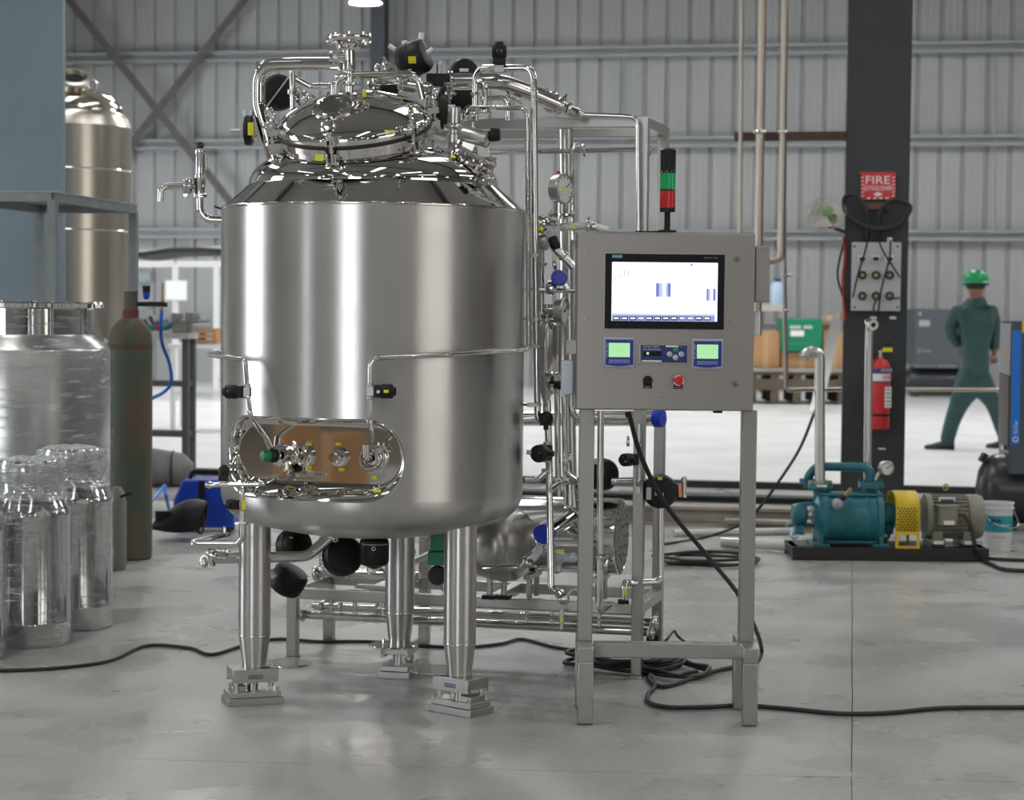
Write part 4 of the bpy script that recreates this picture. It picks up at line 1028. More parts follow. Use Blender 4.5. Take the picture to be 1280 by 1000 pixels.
# touch screen
hmi = plate(panel, 'touch_screen', 756.5, 317, 904.5, 412, BLACKG, .008, bevel=.001, label='black framed touch screen showing a process diagram')
plate(hmi, 'screen_surround', 755.5, 316, 905.5, 413, SATIN, .003)
SCRW = mat('screen_white', (.88, .92, 1.0), .3, emit=.95); SCRB = mat('screen_blue', (.13, .18, .55), .3, emit=.5); SCRL = mat('screen_light_blue', (.36, .42, .80), .3, emit=.38); SCRD = mat('screen_navy', (.05, .06, .16), .3, emit=.2); SCRT = mat('screen_teal', (.05, .22, .25), .3, emit=.3)
SCRP = mat('screen_pale_blue', (.55, .62, .90), .3, emit=.55); SCRG = mat('screen_line', (.6, .64, .78), .3, emit=.55); TEALL = mat('teal_badge', (.10, .33, .38), .4); GREYL = mat('grey_print', (.30, .32, .35), .5)
scr = plate(hmi, 'display', 765, 327.5, 896, 402, SCRW, .0012, .008, 0)
of = .0094
def cyl_icon(px0, py0, px1, py1):
    n = 9; pr = ([SCRB, SCRL, SCRP, SCRP, SCRW, SCRW, SCRP, SCRL, SCRB])
    for k in (0, 1, 2, 3, 6, 7, 8):
        w = (px1 - px0) / n; plate(scr, 'icon_band', px0 + k * w, py0, px0 + (k + 1) * w, py1, pr[k], .0006, of - .0004, 0)
cyl_icon(820, 354, 838, 371); cyl_icon(883, 361, 894, 376)
plate(scr, 'screen_bar', 765, 393.2, 893, 401.8, SCRL, .0006, of - .0004, 0)
for k in range(12):
    x = 766 + k * 10.3; plate(scr, 'screen_key', x, 395.5, x + 8.6, 400.6, SCRT if k == 11 else (SCRB if k in (3, 8, 9) else SCRD), .0006, of, 0)
    plate(scr, 'key_text', x + 1.2, 396.8, x + 7, 398.8, SCRW, .0004, of + .0005, 0)
plate(scr, 'screen_line', 765, 392.6, 894, 393.3, SCRD, .0004, of, 0); plate(scr, 'screen_line', 809, 329.6, 827, 330.6, SCRG, .0004, of, 0)
for k, (x, h0, h1) in enumerate(((768, 344, 351), (771.5, 342, 351), (775.5, 335, 349), (780, 337, 347), (785, 338, 346))): plate(scr, 'screen_line', x, h0, x + .7, h1, SCRL, .0004, of, 0)
random.seed(3)
for x, y in ((779, 371), (802, 378), (811, 378), (865, 375), (871, 378), (850, 382), (876, 382), (841, 384), (855, 339), (853, 336), (805, 334), (795, 338), (770, 378), (772, 390), (884, 378), (892, 379), (829, 372)):
    plate(scr, 'screen_symbol', x - 1, y - .4, x + 1.6, y + .4, SCRG, .0004, of, 0)
m = MB(); c = on(863.5, 328.5, of); m.add([c, c + V(.0, 0, -.011), c + V(.008, 0, -.008)], [(0, 1, 2)]); m.build('cursor', SCRD, scr, flat=True)
plate(hmi, 'badge', 765, 318.6, 778, 322.6, TEALL, .0006, .008, 0)
text(hmi, 'lettering', 'SIEMENS', on(771.5, 320.6, .0088), XR, EZ, .0055, mat('badge_print', (.45, .62, .66), .5), width=.030)
text(hmi, 'lettering', 'SIMATIC HMI', on(888.5, 322.4, .0082), XR, EZ, .0045, GREYL, width=.046)
# transmitters
LILAC = mat('lilac_bezel', (.42, .44, .58), .4); DEEPB = mat('deep_blue_face', (.03, .04, .26), .35); LCDG = mat('green_lcd', (.50, .95, .48), .3, emit=.42); KEYB = mat('key_blue', (.30, .36, .72), .4); LCDT = mat('lcd_text', (.32, .62, .34), .4, emit=.2)
def transmitter(px0, py0, lab):
    t = plate(panel, 'transmitter', px0, py0, px0 + 38.5, py0 + 38.5, LILAC, .014, bevel=.004, label=lab)
    plate(t, 'face', px0 + 2.5, py0 + 2.8, px0 + 36.6, py0 + 34.5, DEEPB, .002, .014, .0005)
    a = [(px0 + 2.5 + 34.1 * i / 10, py0 + 34 + 2.2 * math.sin(PI * i / 10)) for i in range(11)]
    pts = [on(*p, .0162) for p in a]; MB().add(pts, [tuple(range(11))]).build('face_curve', DEEPB, t, flat=True)
    d = plate(t, 'display', px0 + 6.2, py0 + 7, px0 + 32.4, py0 + 24.8, LCDG, .0006, .016, 0)
    for i in range(3):
        for j in range(4): plate(d, 'display_text', px0 + 11 + j * 4.5, py0 + 11 + i * 3.4, px0 + 13 + j * 4.5, py0 + 11.7 + i * 3.4, LCDT, .0004, .0167, 0)
    for k in range(5): 
        b = plate(t, 'key', px0 + 6.4 + k * 5.3, py0 + 27.8, px0 + 10.6 + k * 5.3, py0 + 32, KEYB, .001, .016, .0008)
        plate(b, 'key_mark', px0 + 7.4 + k * 5.3, py0 + 29, px0 + 9.6 + k * 5.3, py0 + 30.8, DEEPB, .0005, .017, 0)
    text(t, 'lettering', 'METTLER TOLEDO', on(px0 + 4.2, py0 + 16, .0162), EZ, -XR, .0055, WHITEL, width=.05)
    text(t, 'lettering', 'M300', on(px0 + 31, py0 + 5, .0162), XR, EZ, .003, KEYB)
transmitter(754.5, 421.5, 'blue transmitter with green display at the reset switch side')
transmitter(864.5, 423.5, 'blue transmitter with green display at the emergency stop side')
# flow computer strip
NAVY = mat('navy_face', (.02, .04, .16), .35); GREENB = mat('green_button', (.03, .25, .12), .4); SILV = mat('silver_key', (.45, .47, .50), .35, .4)
st = plate(panel, 'analyser_module', 799.5, 430, 859.5, 455, SATIN, .008, bevel=.001, label='navy analyser module with round keys between the transmitters')
plate(st, 'face', 800.8, 431.2, 858.6, 453.4, NAVY, .0015, .008, 0)
text(st, 'lettering', 'METTLER TOLEDO', on(814, 433.6, .0098), XR, EZ, .0052, WHITEL, width=.055)
text(st, 'lettering', 'THE 2000 SERIES', on(814.5, 436.9, .0098), XR, EZ, .0052, WHITEL, width=.060)
plate(st, 'display', 804, 439, 826.5, 445, BLACKG, .0006, .0095, 0); plate(st, 'display_digit', 808, 440, 810.8, 443.2, LCDG, .0004, .0101, 0)
plate(st, 'white_strip', 802, 450, 826.6, 452.4, WHITEL, .0006, .0095, 0); plate(st, 'white_strip', 832, 431.8, 847.6, 434, WHITEL, .0006, .0095, 0)
for (x, y, mt) in ((844.3, 437, GREENB), (837, 442.6, SILV), (851.6, 442.6, SILV), (844.3, 446.9, SILV)):
    c = on(x, y, .0095); MB().lathe([(.0095, 0), (.0095, .001), (.008, .0018), (0, .0018)], c, (0, -1, 0), seg=20).build('round_key', mt, st)
text(st, 'lettering', 'THORNTON', on(852.5, 434, .0098), XR, EZ, .003, KEYB, width=.018)
# switch and emergency stop
sp = plate(panel, 'switch_plate', 804, 477, 815, 485.6, BLACK, .002, bevel=.0005)
c = on(809.5, 475.5); m = MB(); m.lathe([(.0165, 0), (.0165, .006), (.0145, .009), (.0135, .022), (.011, .025), (0, .025)], c, (0, -1, 0), seg=24); m.box(c + V(0, -.024, 0), (.007, .012, .026))
m.build('selector_switch', BLACK, panel, bevel=.001); text(sp, 'lettering', 'RESET', on(809.3, 483.7, .0022), XR, EZ, .004, WHITEL, width=.019)
ep = plate(panel, 'stop_plate', 842, 480, 853.5, 486, BLACK, .002, bevel=.0005); text(ep, 'lettering', 'EM. STOP', on(847.8, 484.4, .0022), XR, EZ, .0032, WHITEL, width=.024)
c = on(847.3, 475.3); RED = mat('stop_red', (.62, .025, .03), .35)
es = MB().lathe([(.012, 0), (.012, .014), (.0185, .018), (.0195, .024), (.0185, .034), (.015, .038), (0, .0395)], c, (0, -1, 0), seg=32).build('emergency_stop', RED, panel, label='red mushroom emergency stop button')
for t0 in (70, 200, 320):
    pts = [c + V(math.cos(math.radians(t0 + k * 9)) * .0168, -.0372, math.sin(math.radians(t0 + k * 9)) * .0168) for k in range(10)]; MB().tube(pts, .0017, seg=6).build('arrow_mark', WHITEL, es)
# door locks, dents, side pieces
for x, y in ((921, 324), (918.5, 480)):
    c = on(x, y); l = MB().lathe([(.0125, 0), (.0125, .004), (.010, .007), (.007, .007), (.0065, .004), (0, .004)], c, (0, -1, 0), seg=24).build('door_lock', POLISH, door); MB().box(c + V(0, -.0065, 0), (.009, .004, .003), M=Matrix.Rotation(.6, 3, 'Y')).build('lock_insert', BLACK, l)
for x, y in ((733, 398), (733, 318), (917, 398), (913, 402), (756, 303), (757, 495), (827, 497)):
    MB().lathe([(.0035, 0), (.003, .0006), (0, .001)], on(x, y), (0, -1, 0), seg=12).build('weld_mark', POLISH, door)
xr = x1
pk = MB(); a, b = W(946, 308, YF + .03), W(965, 378, YF + .03)
pk.box((xr + .026, YF + .10, (a.z + b.z) / 2), (.05, .15, a.z - b.z)); pk.build('cable_box', PANELST, panel, bevel=.004)
a, b = W(946, 389, YF + .06), W(955, 420, YF + .06)
MB().box((xr + .013, YF + .09, (a.z + b.z) / 2), (.024, .08, a.z - b.z)).build('socket', WHITEP, panel, bevel=.003)
MB().box((x0 - .016, YF + .1, W(708, 434, YF).z), (.032, .08, .045)).build('bracket', FRAME, panel)
a, b = W(702, 451, YF + .05), W(717, 494, YF + .05)
jb = MB().box(((a.x + b.x) / 2, YF + .09, (a.z + b.z) / 2), (b.x - a.x, .08, a.z - b.z)).build('side_switch_box', mat('film_white', (.66, .73, .82), .4), panel, bevel=.006)
m = MB(); m.cyl(W(785, 515, YF + .1), W(786, 521, YF + .1), .011, seg=14); m.build('cable_gland', BLACK, panel)
MB().box(W(897, 514.6, YF + .06), (.03, .03, .008)).build('cable_gland', BLACK, panel)
m = MB(); m.box(((x0 + x1) / 2 - .04, YF + .12, z1 + .004), (.12, .05, .006)); m.build('gland_plate', BLACK, panel)
# tower light
TY = YF + .10; tz = lambda py: W(835, py, TY).z; tx = W(834.5, 250, TY).x
SR = 9.6 * TY / F
tl = MB().lathe([(.032, tz(291) - z1), (.032, tz(288) - z1), (.010, tz(287) - z1), (.010, tz(265) - z1), (SR * .9, tz(264.5) - z1), (SR, tz(260) - z1)], V(tx, TY, z1), EZ, seg=28).build('tower_light', BLACK, panel, label='signal tower with black, green and red segments')
MB().lathe([(SR, tz(265) - z1), (SR, tz(260) - z1)], V(tx, TY, z1), EZ, seg=28).build('base_ring', BLACK, tl)
def seg(py0, py1, mt, nm):
    m = MB(); zz0, zz1 = tz(py0), tz(py1); n = 36; vs = []; c = V(tx, TY, 0)
    for z in (zz0, zz1):
        for k in range(n): r = SR * (1.0 if k % 2 else .95); t = 2 * PI * k / n; vs.append(c + V(math.cos(t) * r, math.sin(t) * r, z))
    m.add(vs, [(k, (k + 1) % n, n + (k + 1) % n, n + k) for k in range(n)] + [tuple(range(n))[::-1], tuple(range(n, 2 * n))])
    return m.build(nm, mt, tl, flat=True)
seg(260, 238.5, mat('tower_red', (.50, .015, .02), .25, emit=.05), 'red_segment'); seg(237, 216.5, mat('tower_green', (.0, .36, .10), .25, emit=.05), 'green_segment'); seg(213.5, 191, BLACK, 'sounder_segment')
for y0, y1 in ((238.8, 236.8), (216.8, 213)): MB().lathe([(SR * .98, tz(y0)), (SR * 1.04, tz(y0) + .002), (SR * 1.04, tz(y1) - .002), (SR * .98, tz(y1))], V(tx, TY, 0), EZ, seg=28).build('segment_ring', BLACKG, tl)
MB().lathe([(SR * 1.02, tz(191)), (SR * 1.02, tz(188)), (SR * .8, tz(186)), (0, tz(186))], V(tx, TY, 0), EZ, seg=28).build('cap', BLACK, tl)
# stand
T = .052; YP = 6.875
for px, fpx in ((732, 725), (934, 924.5)):
    xc = W(px, 660, YP).x
    MB().box((xc, YP, (.262 + z0) / 2), (T, T, z0 - .262)).build('upright', FRAME, panel, bevel=.004)
    a, b = V(xc, 6.715, .238), V(xc, 7.045, .238)
    MB().beam(a, b, T, T).build('foot_bar', FRAME, panel, bevel=.004)
    for y in (6.715 + T / 2, 7.045 - T / 2):
        f = MB().box((xc, y, .108), (T, T, .212)).build('foot', FRAME, panel, bevel=.004)
xl, xrr = W(732, 815, YP).x + T / 2, W(934, 815, YP).x - T / 2
MB().box(((xl + xrr) / 2, YP, .232), (xrr - xl, T, T)).build('cross_bar', FRAME, panel, bevel=.004)

# ------------------------------------------------------------------ cables on the floor near the panel
CABLE = mat('black_cable', (.014, .014, .014), .5)
def cable(pts, r, label, name='cable', n=8, mt=CABLE):
    P = [p if isinstance(p, Vector) else FL(p[0], p[1], r + .001) for p in pts]
    return tag(MB().tube(spline(P, n), r, seg=8).build(name, mt), label, 'cable')
cable([(-30, 836), (0, 838), (70, 835), (135, 826), (182, 807), (236, 810), (264, 818), (300, 808), (345, 799), (400, 802), (460, 802), (520, 807), (580, 809), (625, 805), (652, 799), (690, 808), (730, 815), (760, 822)], .0075, 'black cable snaking across the floor under the tank')
cable([W(787, 520, 6.86), W(802, 572, 6.92), W(833, 632, 7.05), W(880, 690, 7.3), W(922, 742, 7.6), W(944, 785, 7.85), FL(952, 815, .012), FL(940, 831, .0085), (905, 836), (868, 847), (830, 858), (812, 850), (820, 838), (850, 832)], .0085, 'black cable hanging from the panel gland down to the floor')
cable([(742, 826), (790, 832), (812, 842), (818, 858), (810, 868), (812, 878), (835, 884), (880, 884), (930, 882), (985, 886), (1050, 892), (1110, 891), (1180, 885), (1290, 884)], .0085, 'black cable running along the floor away from the panel stand')
def coil(c, rx, ry, turns, seed, r, label):
    random.seed(seed); pts = []
    for k in range(turns * 10):
        t = 2 * PI * k / 10; q = 1 + random.uniform(-.18, .14)
        p = FL(c[0], c[1]); pts.append(V(p.x + rx * q * math.cos(t) + random.uniform(-.03, .03), p.y + ry * q * math.sin(t), r + .003 + .012 * (k // 10) + random.uniform(0, .008)))
    return tag(MB().tube(spline(pts, 4), r, seg=8).build('cable_coil', CABLE), label, 'cable')
coil((778, 833), .20, .17, 4, 5, .008, 'loose coil of black cable under the panel stand')
coil((846, 843), .12, .16, 2, 8, .008, 'small loop of black cable between the panel feet')
coil((885, 704), .28, .24, 3, 11, .009, 'coil of black cable on the floor behind the panel')
cable([FL(826, 806, .008), W(834, 799, 8.1), W(842, 789, 8.3), W(848, 796, 8.3), FL(856, 802, .008), (880, 812)], .006, 'short black cable kinked up behind the panel stand')
cable([W(1021, 508, 11.9), W(1000, 560, 11.9), W(972, 604, 11.9), W(948, 636, 12.0), W(925, 656, 12.1), (880, 672), (830, 680)], .009, 'thin black cable hanging from the pump pipe to the floor')

# ------------------------------------------------------------------ dark column and what hangs on it
cc = W(1098, 600, 14.0); cc = V(cc.x, cc.y + .25, 0)
colm = MB().box(cc + EZ * 4.4, (.44, .48, 8.8), -HY).build('steel_column', DKCOL, bevel=.01); tag(colm, 'thick dark grey steel column carrying the fire extinguisher', 'column', kind='structure')
MB().box(cc + EZ * .015, (.62, .66, .03), -HY).build('base_plate', DKCOL, colm)
cn = -EF; CF = cc - EF * .241
def onc(px, py, off=0.0):
    d = W(px, py, 1.0) - CAMP; q = CF - EF * off
    return CAMP + d * ((q - CAMP).dot(EF) / d.dot(EF))
MC = Matrix((ER, EF, EZ)).transposed()
def cplate(parent, name, px0, py0, px1, py1, mt, t, off=0.0, bevel=0.0, label=None):
    a, b = onc(px0, py0, off), onc(px1, py1, off); c = (a + b) / 2 - EF * (t / 2)
    w = abs((b - a).dot(ER)); return MB().box(c, (w, t, abs(a.z - b.z)), M=MC).build(name, mt, parent, bevel=bevel, label=label)
# sign
SRED = mat('sign_red', (.62, .035, .035), .45); SWH = mat('sign_white', (.78, .77, .75), .5); RUST = mat('rusty_bracket', (.16, .07, .05), .8)
sg_ = thing('fire_sign', onc(1098, 249), 'red and white sign reading FIRE EXTINGUISHER on the dark column', 'sign')
cplate(sg_, 'sign_plate', 1076.5, 216, 1119, 249, SRED, .006, .012)
cplate(sg_, 'bracket', 1073, 214, 1122, 218, RUST, .012, 0)
text(sg_, 'lettering', 'FIRE', onc(1097.5, 225.5, .019), ER, EZ, .058, SWH, width=.165)
text(sg_, 'lettering', 'EXTINGUISHER', onc(1097.5, 235.5, .019), ER, EZ, .034, SWH, width=.19)
m = MB(); c = onc(1097.5, 242.7, .0185); m.prism([(-.034, 0), (0, -.017), (.034, 0), (0, .017)], c, ER, EZ, -EF, .001); m.build('arrow_mark', SWH, sg_)
for k in range(6):
    for x in (1078.3, 1117.0): 
        c = onc(x, 222 + k * 4.6, .0185); m = MB(); m.prism([(-.011, -.008), (.009, .004), (.011, .010), (-.009, -.0)], c, ER, EZ, -EF, .001); m.build('edge_dash', SWH, sg_)
for k in range(4):
    c = onc(1086 + k * 7.6, 247.7, .0185); m = MB(); m.prism([(-.013, -.006), (.008, -.006), (.013, .006), (-.008, .006)], c, ER, EZ, -EF, .001); m.build('edge_dash', SWH, sg_)
# hose loops on a bracket
hk = thing('cable_hanger', onc(1097, 262), 'thick black cables looped over a bracket under the fire sign', 'cable')
cplate(hk, 'bracket', 1080, 254, 1113, 262, RUST, .06)
hb_ = MB().tube(spline([onc(1085, 300, .05), onc(1084, 268, .08), onc(1074, 248, .07), onc(1062, 243, .06), onc(1055, 250, .05), onc(1058, 266, .06), onc(1075, 280, .08), onc(1100, 285, .09), onc(1125, 279, .07), onc(1137, 264, .06), onc(1135, 255, .05), onc(1118, 250, .06), onc(1104, 258, .08), onc(1099, 270, .08), onc(1098, 300, .05)], 6), .016, seg=8).build('loop', RUBBER, hk)
m = MB().tube(spline([onc(1058, 270, .05), onc(1072, 281, .07), onc(1100, 287, .1), onc(1124, 280, .08), onc(1138, 262, .06)], 6), .014, seg=8).build('loop', RUBBER, hk)
# socket panel
GREYP = mat('socket_panel_grey', (.50, .52, .53), .5); SOCK = mat('socket_brass', (.30, .22, .12), .4, .5)
sp_ = thing('socket_panel', onc(1095, 389), 'pale grey power socket panel with six round sockets on the dark column', 'socket panel')
cplate(sp_, 'plate', 1065, 303, 1125, 389, GREYP, .06, 0, .004)
for x in (1068, 1122):
    for y in (308, 384): MB().cyl(onc(x, y, .06), onc(x, y, .066), .008, seg=10).build('screw', BLACK, sp_)
for x in (1078, 1095, 1112):
    for y in (344, 370):
        s_ = MB().lathe([(.030, 0), (.030, .02), (.022, .022), (.020, .012), (0, .012)], onc(x, y, .06), -EF, seg=20).build('socket', BLACK, sp_); MB().cyl(onc(x, y, .07), onc(x, y, .078), .016, seg=14).build('socket_insert', SOCK, s_)
    w_ = cplate(sp_, 'switch', x - 5, 319, x + 5, 327.5, SWH, .012, .06, .001); cplate(w_, 'rocker', x - 3.5, 321.5, x + 3.5, 326, BLACK, .01, .072)
for x in (1080, 1096, 1112): MB().cyl(onc(x, 303, .03), onc(x, 297, .03), .018, seg=12).build('cable_gland', SWH if x == 1112 else BLACK, sp_)
for pts in ([(1084, 300), (1082, 312), (1072, 345), (1066, 372)], [(1098, 300), (1104, 314), (1114, 330), (1125, 347)], [(1113, 300), (1112, 322), (1102, 360), (1098, 388), (1095, 396)], [(1096, 374), (1092, 384), (1094, 392), (1099, 395)], [(1112, 372), (1118, 373), (1125, 372)]):
    MB().tube(spline([onc(x, y, .1) for x, y in pts], 6), .007, seg=6).build('lead', CABLE, sp_)
for x in (1091, 1115): cplate(colm, 'sticker', x - 3, 395.5, x + 5, 399, SWH, .002)
cplate(colm, 'sticker', 1098, 560, 1107, 562, SWH, .002)
for pts, mt, lab in (([(1054, 296), (1056, 320), (1053, 350), (1055, 385), (1056, 400)], MATS['red_plastic'], 'red cable hanging at the edge of the dark column'), ([(1056, 300), (1050, 322), (1047, 345), (1052, 365), (1058, 380)], CABLE, 'thin black cable bowed out beside the dark column')):
    cable([onc(x, y, .02) for x, y in pts], .008, lab, mt=mt)
# extinguisher
EXR = mat('extinguisher_red', (.60, .03, .03), .35); EXB = mat('extinguisher_blue', (.03, .04, .20), .4)
ex_ = thing('fire_extinguisher', onc(1099, 536, .1), 'red fire extinguisher hanging on the dark column', 'fire extinguisher')
ec = onc(1099, 536, .10); ez = lambda py: onc(1099, py, .10).z - ec.z; er = 12.6 * 13.9 / F
MB().lathe([(0, 0), (er * .92, 0), (er, .012), (er, ez(460)), (er * .9, ez(454)), (er * .55, ez(449)), (er * .3, ez(447)), (0, ez(447))], ec, EZ, seg=32).build('cylinder', EXR, ex_)
def band(y0, y1, mt, nm): return MB().lathe([(er + .001, ez(y1)), (er + .001, ez(y0))], ec, EZ, seg=32).build(nm, mt, ex_)
b1 = band(460, 466.5, EXB, 'name_band'); b2 = band(467, 476, SWH, 'class_band'); band(476, 478, EXB, 'name_band'); band(517, 520, BLACK, 'strap')
fe = lambda px, py: V(onc(px, py, 0).x, 0, onc(px, py, .1).z) + V(0, ec.y - er - .003, 0)
text(b1, 'lettering', 'POWER', fe(1103, 463), XR, EZ, .026, SWH, width=.075); text(b2, 'lettering', 'KANEX', fe(1104, 471.5), XR, EZ, .03, EXR, width=.07)
MB().box(fe(1104.5, 496) + V(0, .003, 0), (.045, .008, .145)).build('instruction_label', SWH, ex_)
for k in range(5): MB().box(fe(1104.5, 486 + k * 5) + V(0, -.002, 0), (.032, .001, .010)).build('label_print', GREYL, ex_)
m = MB(); m.cyl(ec + EZ * ez(447), ec + EZ * ez(438), .016, seg=12); m.build('neck', SATIN, ex_)
MB().box(ec + V(.045, 0, ez(437)), (.07, .03, .03)).build('safety_tag', YELLOW, ex_)
MB().beam(ec + V(-.02, 0, ez(437)), ec + V(.07, -.03, ez(428)), .02, .01).build('handle', BLACK, ex_)
MB().tube(spline([ec + V(-.02, -.03, ez(441)), ec + V(-.09, -.04, ez(446)), ec + V(-.13, -.03, ez(470)), ec + V(-.10, -.03, ez(505)), ec + V(-.07, 0, ez(525))], 6), .011, seg=8).build('hose', RUBBER, ex_)
# fan
fn = thing('wall_fan', onc(1038, 285, .0), 'small wall fan with green hub beside the dark column', 'fan')
fc = W(1030, 268, 14.0); fnn = V(-.35, -.75, .55).normalized(); fx, fy, _ = frame_of(fnn); CAGE = mat('fan_cage', (.42, .40, .36), .5, .4)
m = MB()
for rr, h in ((.155, 0), (.12, .035), (.07, .05), (.12, -.035), (.07, -.05)): m.torus(fc + fnn * h, fnn, rr, .002, 32, 5)
for k in range(20):
    u = fx * math.cos(2 * PI * k / 20) + fy * math.sin(2 * PI * k / 20)
    for s in (-1, 1): m.tube([fc + u * .155, fc + u * .12 + fnn * .035 * s, fc + u * .07 + fnn * .05 * s, fc + u * .02 + fnn * .05 * s], .0017, seg=4)
m.build('cage', CAGE, fn)
for k in range(3):
    t = 2 * PI * k / 3; b = MB(); u = fx * math.cos(t) + fy * math.sin(t); w = fx * math.cos(t + 1.2) + fy * math.sin(t + 1.2)
    b.add([fc + u * .02, fc + u * .135 + fnn * .012, fc + w * .125 - fnn * .012, fc + w * .03, fc + u * .02 + fnn * .003, fc + u * .135 + fnn * .015, fc + w * .125 - fnn * .009, fc + w * .03 + fnn * .003], [(0, 1, 2, 3), (4, 5, 6, 7), (0, 1, 5, 4), (1, 2, 6, 5), (2, 3, 7, 6), (3, 0, 4, 7)]); b.build('blade', mat('fan_blade', (.55, .52, .47), .5) if 'fan_blade' not in MATS else MATS['fan_blade'], fn)
FGR = mat('fan_green', (.22, .42, .12), .5)
m = MB(); m.lathe([(0, -.09), (.035, -.085), (.045, -.05), (.04, .03), (.02, .06), (0, .062)], fc - fnn * .02 + V(.03, 0, .02), fnn, seg=20); m.build('hub', FGR, fn)
MB().tube([fc - fnn * .09, fc - fnn * .14, onc(1062, 292, -.03)], .012, .03).build('arm', DKCOL, fn)
# ceiling pipes on the brown rail
BRN = mat('rusty_angle', (.085, .05, .04), .75, noise=.2)
PIPEB = mat('drop_pipe_steel', (.47, .42, .36), .3, 1)
rail = thing('pipe_rail', W(990, 175, 13.9), 'rusty brown angle rail holding the drop pipes', 'rail')
MB().beam(W(918, 171, 14.1), onc(1060, 170, -.05), .05, .06).build('angle', BRN, rail)
def drop(pts, rpx, lab, Y=13.9, bend=.08, fit=None):
    t = thing('drop_pipe', W(*pts[-1], Y), lab, 'pipe', 'steel pipes dropping from the roof beside the column')
    MB().tube([W(x, y, Y) for x, y in pts], rpx * Y / F, bend, seg=16).build('tube', PIPEB, t)
    for x, y in (fit or ()): clamp(t, W(x, y, Y), EZ, rpx * 1.35 * Y / F, ang=0.2)
    return t
TOPY = -900
drop([(928, TOPY + 0), (927, 0), (925, 296)], 2.8, 'thinnest brown pipe dropping from the roof above the control panel', 13.95, 0)
drop([(958, TOPY), (953, 0), (946, 420)], 5.6, 'thick steel pipe dropping from the roof behind the control panel', 13.9, 0, ((950, 165),))
drop([(987, TOPY), (981, 0), (976, 324), (965, 326), (950, 327)], 4.6, 'steel pipe dropping from the roof with an elbow at panel height', 13.9, .06, ((979, 165),))
t = drop([(987, TOPY), (982, 0), (980, 300), (983, 488), (1010, 487), (1060, 487), (1200, 487), (1262, 487)], 2.6, 'air line running down and along past the dark column at knee height of the worker', 15.3, .03, ((983, 345), (983, 388)))
MB().cyl(W(977, 344, 15.3), W(991, 344, 15.3), .012, seg=8).build('valve_handle', CAST, t)

# ------------------------------------------------------------------ vacuum pump set on its black base
YPm = 11.45
def pm(px, py, dy=0.0): return W(px, py, YPm + dy)
pk_ = YPm / F
TEAL = mat('teal_paint', (.012, .135, .165), .4, noise=.18, nscale=14)
MOTG = mat('motor_grey_green', (.21, .205, .165), .5, noise=.12, nscale=12); YEL = mat('guard_yellow', (.66, .46, .02), .5); BLKP = mat('base_black', (.012, .012, .012), .45)
pump = thing('pump_set', FL(1106, 701), 'teal liquid ring pump and grey motor on a black steel base', 'pump')
zf = FL(1106, 701)
def bx(name, px0, py0, px1, py1, y0, y1, mt, parent=pump, bevel=.004):
    a, b = pm(px0, py0, y0), pm(px1, py1, y0)
    return MB().box(((a.x + b.x) / 2, YPm + (y0 + y1) / 2, (a.z + b.z) / 2), (abs(b.x - a.x), y1 - y0, abs(a.z - b.z))).build(name, mt, parent, bevel=bevel)
a, b = pm(986, 680), pm(1228, 702)
zt = a.z
for y in (-.14, .18): MB().box(((a.x + b.x) / 2, YPm + y, zt / 2 + .002), (b.x - a.x, .04, zt)).build('base_channel', BLKP, pump, bevel=.003)
for x in (a.x + .02, (a.x + b.x) / 2, b.x - .02): MB().box((x, YPm + .02, zt / 2 + .01), (.04, .28, zt - .02)).build('base_crossbar', BLKP, pump)
MB().box(((a.x + b.x) / 2, YPm + .02, zt - .004), (b.x - a.x - .01, .3, .008)).build('base_plate', BLKP, pump)
XA = V(1, 0, 0); py0_ = 646
c0 = pm(1029, py0_); Ln = pm(1095, py0_).x - c0.x; R0 = 31.5 * pk_
pr = [(R0 * .4, -.02), (R0 * 1.04, -.02), (R0 * 1.06, -.012), (R0 * 1.06, .012), (R0, .014)]
for k in range(5):
    t = .06 + k * .022; pr += [(R0, t), (R0 * 1.03, t + .003), (R0 * 1.03, t + .010), (R0, t + .013)]
pr += [(R0, Ln - .07), (R0 * 1.03, Ln - .066), (R0 * 1.03, Ln - .055), (R0, Ln - .05), (R0, Ln - .014), (R0 * 1.06, Ln - .012), (R0 * 1.06, Ln + .012), (R0 * 1.04, Ln + .02), (R0 * .4, Ln + .02)]
MB().lathe(pr, c0, XA, seg=48).build('pump_casing', TEAL, pump)
for yy in (-.9, .9):
    for zz in (-.85, .05, .85): MB().cyl(c0 + V(-.03, yy * R0 * (1.0 if abs(zz) < .5 else .6), zz * R0 * 1.1), c0 + V(Ln + .03, yy * R0 * (1.0 if abs(zz) < .5 else .6), zz * R0 * 1.1), .008, seg=8).build('tie_rod', TEAL, pump)
for s, px in ((-1, 1023), (1, 1098)):
    e = pm(px, py0_); m = MB(); m.lathe([(0, -.03), (R0 * .55, -.03), (R0 * .95, -.012), (R0 * .98, .012), (R0 * .5, .03), (0, .03)], e, XA, seg=36); m.build('end_cover', TEAL, pump)
    ft = MB(); f0, f1 = pm(px - 9, 683), pm(px + 9, 660); ft.box((e.x, YPm, (f0.z + zt) / 2 + .01), (.10, .26, .028)); ft.box((e.x, YPm - .1, (e.z + zt) / 2 - .04), (.03, .035, (e.z - zt) * .9)); ft.box((e.x, YPm + .1, (e.z + zt) / 2 - .04), (.03, .035, (e.z - zt) * .9)); ft.build('foot', TEAL, pump, bevel=.005)
